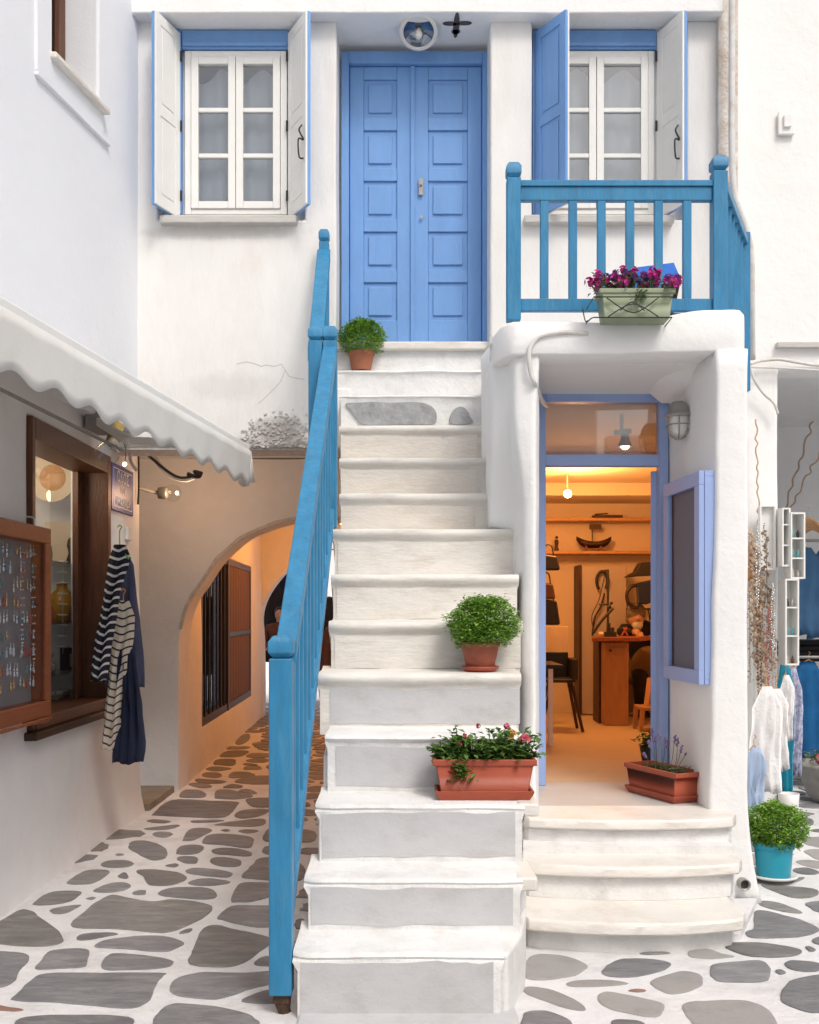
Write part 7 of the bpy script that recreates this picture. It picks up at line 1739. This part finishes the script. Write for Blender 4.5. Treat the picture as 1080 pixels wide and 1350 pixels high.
def garland(px0, px1, py0, py1, Y, n_, r_, m, lb, nm='shell_garland'):
    mb = MB(); rr = random.Random(int(px0 * 3))
    mb.tube([(X(px0, Y), Y, Z(py0, Y)), (X(px1, Y), Y, Z(py1, Y))], .003, 5, smooth=False)
    for i in range(n_):
        t = i / n_; mb.ball((X(px0 + (px1 - px0) * t, Y) + rr.gauss(0, .012), Y + rr.gauss(0, .010), Z(py0 + (py1 - py0) * t, Y)), r_ * rr.uniform(.6, 1.3), 6, 5, (1, .7, rr.uniform(.7, 1.4)))
    o = mb.build(nm, m, None, smooth=True); return tag(o, lb, 'garland', 'shell and driftwood garlands on the right wall')
garland(996, 998, 720, 880, 7.24, 60, .016, 'shells', 'dark mottled shell garland nearest the porch wall')
garland(1004, 1004, 760, 960, 7.24, 64, .017, 'driftwood', 'warm brown driftwood garland beside the mottled shell garland')
garland(1015, 1018, 775, 885, 7.20, 40, .015, 'shells', 'short shell garland in front of the white box shelves')
garland(992, 994, 700, 850, 7.22, 50, .013, 'driftwood', 'pale driftwood garland directly beside the porch wall')
garland(1010, 1012, 700, 800, 7.2, 34, .012, 'shells', 'short mottled shell garland under the top left box')
garland(1009, 1009, 850, 960, 7.22, 40, .014, 'driftwood', 'low driftwood garland above the white blouse')
garland(988, 989, 765, 900, 7.28, 36, .007, 'shells', 'slender bead string below the wooden float')
for k_, (px, pa, pb_, m_) in enumerate(((999, 690, 800, 'bead_silver'), (1001, 800, 930, 'cloth_brown'), (1007, 690, 850, 'shells'), (1013, 800, 905, 'bead_red'), (1019, 770, 860, 'bead_silver'), (1021, 860, 930, 'driftwood'))):
    mb = MB(); rr = random.Random(k_); Y = 7.16; n_ = 54
    for i in range(n_):
        t = i / n_; sx_ = 1 if i % 2 else -1; mb.ball((X(px, Y) + sx_ * .012 * math.sin(math.pi * t) + rr.gauss(0, .002), Y + rr.gauss(0, .004), Z(pa + (pb_ - pa) * t, Y)), .0065 * rr.uniform(.7, 1.2), 5, 4)
    o = mb.build('bead_strand', m_, None, smooth=True); tag(o, ('silver bead strand high on the right wall', 'dark brown bead strand above the pale blue skirt', 'long mottled bead strand in the middle of the right wall display', 'coral bead strand left of the long white box shelf', 'silver bead strand beside the long white box shelf', 'low pale bead strand under the long white box shelf')[k_], 'necklace', 'bead strands on the right wall')
o = MB().lathe([(.001, 0), (.022, .0), (.03, .06), (.018, .20), (.004, .27)], (X(988, 7.26), 7.26, Z(766, 7.26)), 12).tube([(X(988, 7.26), 7.26, Z(730, 7.26)), (X(988, 7.26), 7.26, Z(703, 7.26))], .003, 5, smooth=False).build('wooden_float', 'wood_hanger', None, smooth=True); tag(o, 'slim wooden fishing float hanging by the porch wall', 'float')
o = MB().box(X(992, 7.3), X(998, 7.3), 7.26, 7.28, Z(932, 7.3), Z(716, 7.3)).box(X(993, 7.3), X(997, 7.3), 7.252, 7.259, Z(928, 7.3), Z(720, 7.3)).build('tall_narrow_board', 'white_paint', None, bevel=.003); tag(o, 'tall narrow white board behind the shell garlands', 'board')
def boxshelf(lb, px0, px1, py0, py1, Y, shelves, deep=.14):
    s_ = thing('box_shelf', lb, 'shelf', (X((px0 + px1) / 2, Y), Y, Z(py1, Y)), 'white box shelves on the right wall')
    x0, x1, z0, z1 = X(px0, Y), X(px1, Y), Z(py1, Y), Z(py0, Y); t = .012
    b = MB(); b.box(x0, x0 + t, Y - deep, Y, z0, z1); b.box(x1 - t, x1, Y - deep, Y, z0, z1); b.box(x0 + t, x1 - t, Y - deep, Y, z0, z0 + t); b.box(x0 + t, x1 - t, Y - deep, Y, z1 - t, z1); b.box(x0 + t, x1 - t, Y - .01, Y, z0 + t, z1 - t); b.build('case', 'white_paint', s_, bevel=.002)
    for k_ in shelves: MB().box(x0 + t, x1 - t, Y - deep + .005, Y - .011, z0 + (z1 - z0) * k_, z0 + (z1 - z0) * k_ + .01).build('shelf_board', 'white_paint', s_)
    return x0, x1, z0, z1
boxshelf('shallow white box hung at the top left of the white shelves on the right wall', 999, 1020, 667, 752, 7.32, (), .05)
boxshelf('narrow white box shelf below the top left box on the right wall', 1022, 1033, 672, 748, 7.32, (.35, .7))
A_ = boxshelf('white box shelf with little bottles nearest the wooden hangers', 1033, 1052, 678, 764, 7.30, (.3, .6))
B_ = boxshelf('long white box shelf with small ornaments at the lower right', 1026, 1044, 764, 876, 7.30, (.33, .66))
rr = random.Random(77)
for (x0, x1, z0, z1), ks in ((A_, (0, .3, .6)), (B_, (0, .33, .66))):
    for k_ in ks:
        for j in range(2):
            x = x0 + .03 + j * .035; z = z0 + (z1 - z0) * k_ + .0125; m_ = rr.choice(('metal_dark', 'bead_teal', 'ceramic', 'wood_brown'))
            o = MB().lathe([(.010, 0), (.011, .03), (.005, .045), (.006, .055)], (x, 7.2, z), 10).build('small_ornament', m_, None, smooth=True)
            tag(o, 'tiny %s ornament at the %s of the %s shelf of the %s' % ({'metal_dark': 'black', 'bead_teal': 'teal', 'ceramic': 'mottled', 'wood_brown': 'brown'}[m_], ('left', 'right')[j], ('lowest', 'middle', 'top')[ks.index(k_)], 'bottle shelf box' if ks[1] == .3 else 'long lower shelf box'), 'ornament', 'tiny ornaments in the white box shelves')
# clothes on the right
GR = 'clothes hanging at the right shop'
hanging('white_gauze_blouse', 'white gauze blouse hanging nearest behind the turquoise plant pot', 'cloth_white', X(1013, 6.9), 6.95, Z(1045, 6.95), Z(905, 6.95), .20, GR)
hanging('white_dress', 'longer white dress hanging right of the white gauze blouse', 'cloth_white', X(1026, 7.05), 7.10, Z(1015, 7.1), Z(908, 7.1), .17, GR)
hanging('white_scarf', 'short white scarf hanging between the dress and the teal cloth', 'cloth_white', X(1036, 7.2), 7.20, Z(975, 7.2), Z(890, 7.2), .10, GR)
hanging('pale_blue_skirt', 'pale blue pleated skirt low beside the porch wall', 'cloth_paleblue', X(998, 6.8), 6.86, Z(1072, 6.86), Z(985, 6.86), .14, GR)
hanging('teal_wrap', 'long teal cloth wrap hanging to the ground on the right', 'cloth_teal', X(1038, 7.35), 7.42, Z(1052, 7.42), Z(870, 7.42), .13, GR)
hanging('floral_scarf', 'white and blue patterned scarf beside the deep blue dress', 'cloth_floral', X(1050, 7.6), 7.66, Z(1022, 7.66), Z(880, 7.66), .12, GR)
hanging('denim_blue_dress', 'faded denim blue dress on the upper rail of the right shop', 'cloth_denim_blue', X(1060, 8.6), 8.6, Z(838, 8.6), Z(722, 8.6), .30, GR)
hanging('denim_blue_dress', 'second faded denim blue dress at the right edge of the upper rail', 'cloth_denim_blue', X(1094, 8.6), 8.65, Z(842, 8.65), Z(724, 8.65), .32, GR)
hanging('deep_blue_dress', 'long deep blue dress on the lower rail of the right shop', 'cloth_blue', X(1066, 8.7), 8.7, Z(1006, 8.7), Z(872, 8.7), .34, GR)
hanging('deep_blue_dress', 'second deep blue dress at the right edge of the lower rail', 'cloth_blue', X(1104, 8.7), 8.8, Z(1008, 8.8), Z(874, 8.8), .36, GR)
for x, lb in ((X(1060, 8.9), 'dark folded clothes heap between the denim and deep blue dresses'),):
    b = MB()
    for k_ in range(4): b.box(x - .20 + .02 * k_, x + .45, 8.85, 9.25, Z(872, 8.9) + k_ * .048, Z(872, 8.9) + k_ * .048 + .042)
    o = b.build('folded_clothes', 'cloth_dark', None, bevel=.015, seg=3); tag(o, lb, 'clothes pile')
for z, lb in ((Z(712, 8.6), 'upper metal clothes rail in the right shop opening'), (Z(866, 8.7), 'lower metal clothes rail in the right shop opening')):
    o = MB().tube([(2.55, 8.65, z), (4.8, 8.65, z)], .013, 8, smooth=False).build('clothes_rail', 'metal_grey', None, smooth=True); tag(o, lb, 'clothes rail')
# wooden hangers
hg = None
for k_ in range(5):
    x = X(1056 + k_ * 6, 8.4); y = 8.25 + .07 * k_; z = Z(686, 8.4) - .015 * k_
    t_ = thing('wooden_hanger', ('first', 'second', 'third', 'fourth', 'fifth')[k_] + ' empty wooden hanger from the left on the rack above the denim dresses', 'hanger', (x, y, z), 'empty wooden hangers')
    MB().tube([(x - .12, y, z - .08), (x - .05, y, z - .02), (x, y, z), (x + .05, y, z - .02), (x + .12, y, z - .08)], .013, 6).build('shoulder', 'wood_hanger', t_, smooth=True)
    MB().tube([(x, y, z), (x, y, z + .05), (x + .02, y, z + .075), (x, y, z + .095)], .003, 5).build('hook', 'steel', t_, smooth=True)
# clothes stand, stone planter
cs = thing('clothes_stand', 'teal painted wooden stand behind the white clothes on the right', 'stand', (X(1030, 7.3), 7.4, 0))
for px in (1022, 1040): MB().beam((X(px, 7.5), 7.5, .012), (X(px - 2, 7.5), 7.5, 1.1), .04, .04).build('leg', 'cloth_teal', cs)
MB().box(X(1020, 7.5), X(1040, 7.5), 7.48, 7.52, .42, .46).build('crossbar', 'cloth_teal', cs)
o = MB().lathe([(.06, 0), (.07, .12), (.075, .2), (.068, .2), (.06, .02), (.001, .02)], (X(1031, 7.45), 7.32, .012), 16, cap=False).build('white_bucket', 'plastic_white', None, smooth=True); tag(o, 'small white bucket between the legs of the teal stand', 'bucket')
sp3 = thing('stone_planter', 'carved grey stone planter with a red flower at the right edge', 'planter', (X(1092, 8.1), 8.1, 0))
x = X(1094, 8.1); MB().lathe([(.001, .0), (.13, .0), (.17, .05), (.25, .26), (.27, .28), (.265, .31), (.22, .31), (.2, .26), (.001, .25)], (x, 8.1, .012), 32, cap=False).build('bowl', 'stone_planter', sp3, smooth=True)
mb = MB(); rg = random.Random(3)
for i in range(300): leaf_cloud(Vector((x + rg.gauss(0, .10), 8.1 + rg.gauss(0, .10), .34 + rg.random() * .06)), .045, mb, rg)
mb.build('foliage', 'leaf_grey', sp3, fix=False)
blossom((X(1080, 7.95), 7.93, Z(1000, 7.93)), .06, 'petal_pink', sp3, rg, 12)
blossom((X(1085, 7.95), 7.90, Z(1004, 7.93)), .04, 'petal_orange', sp3, rg, 8)
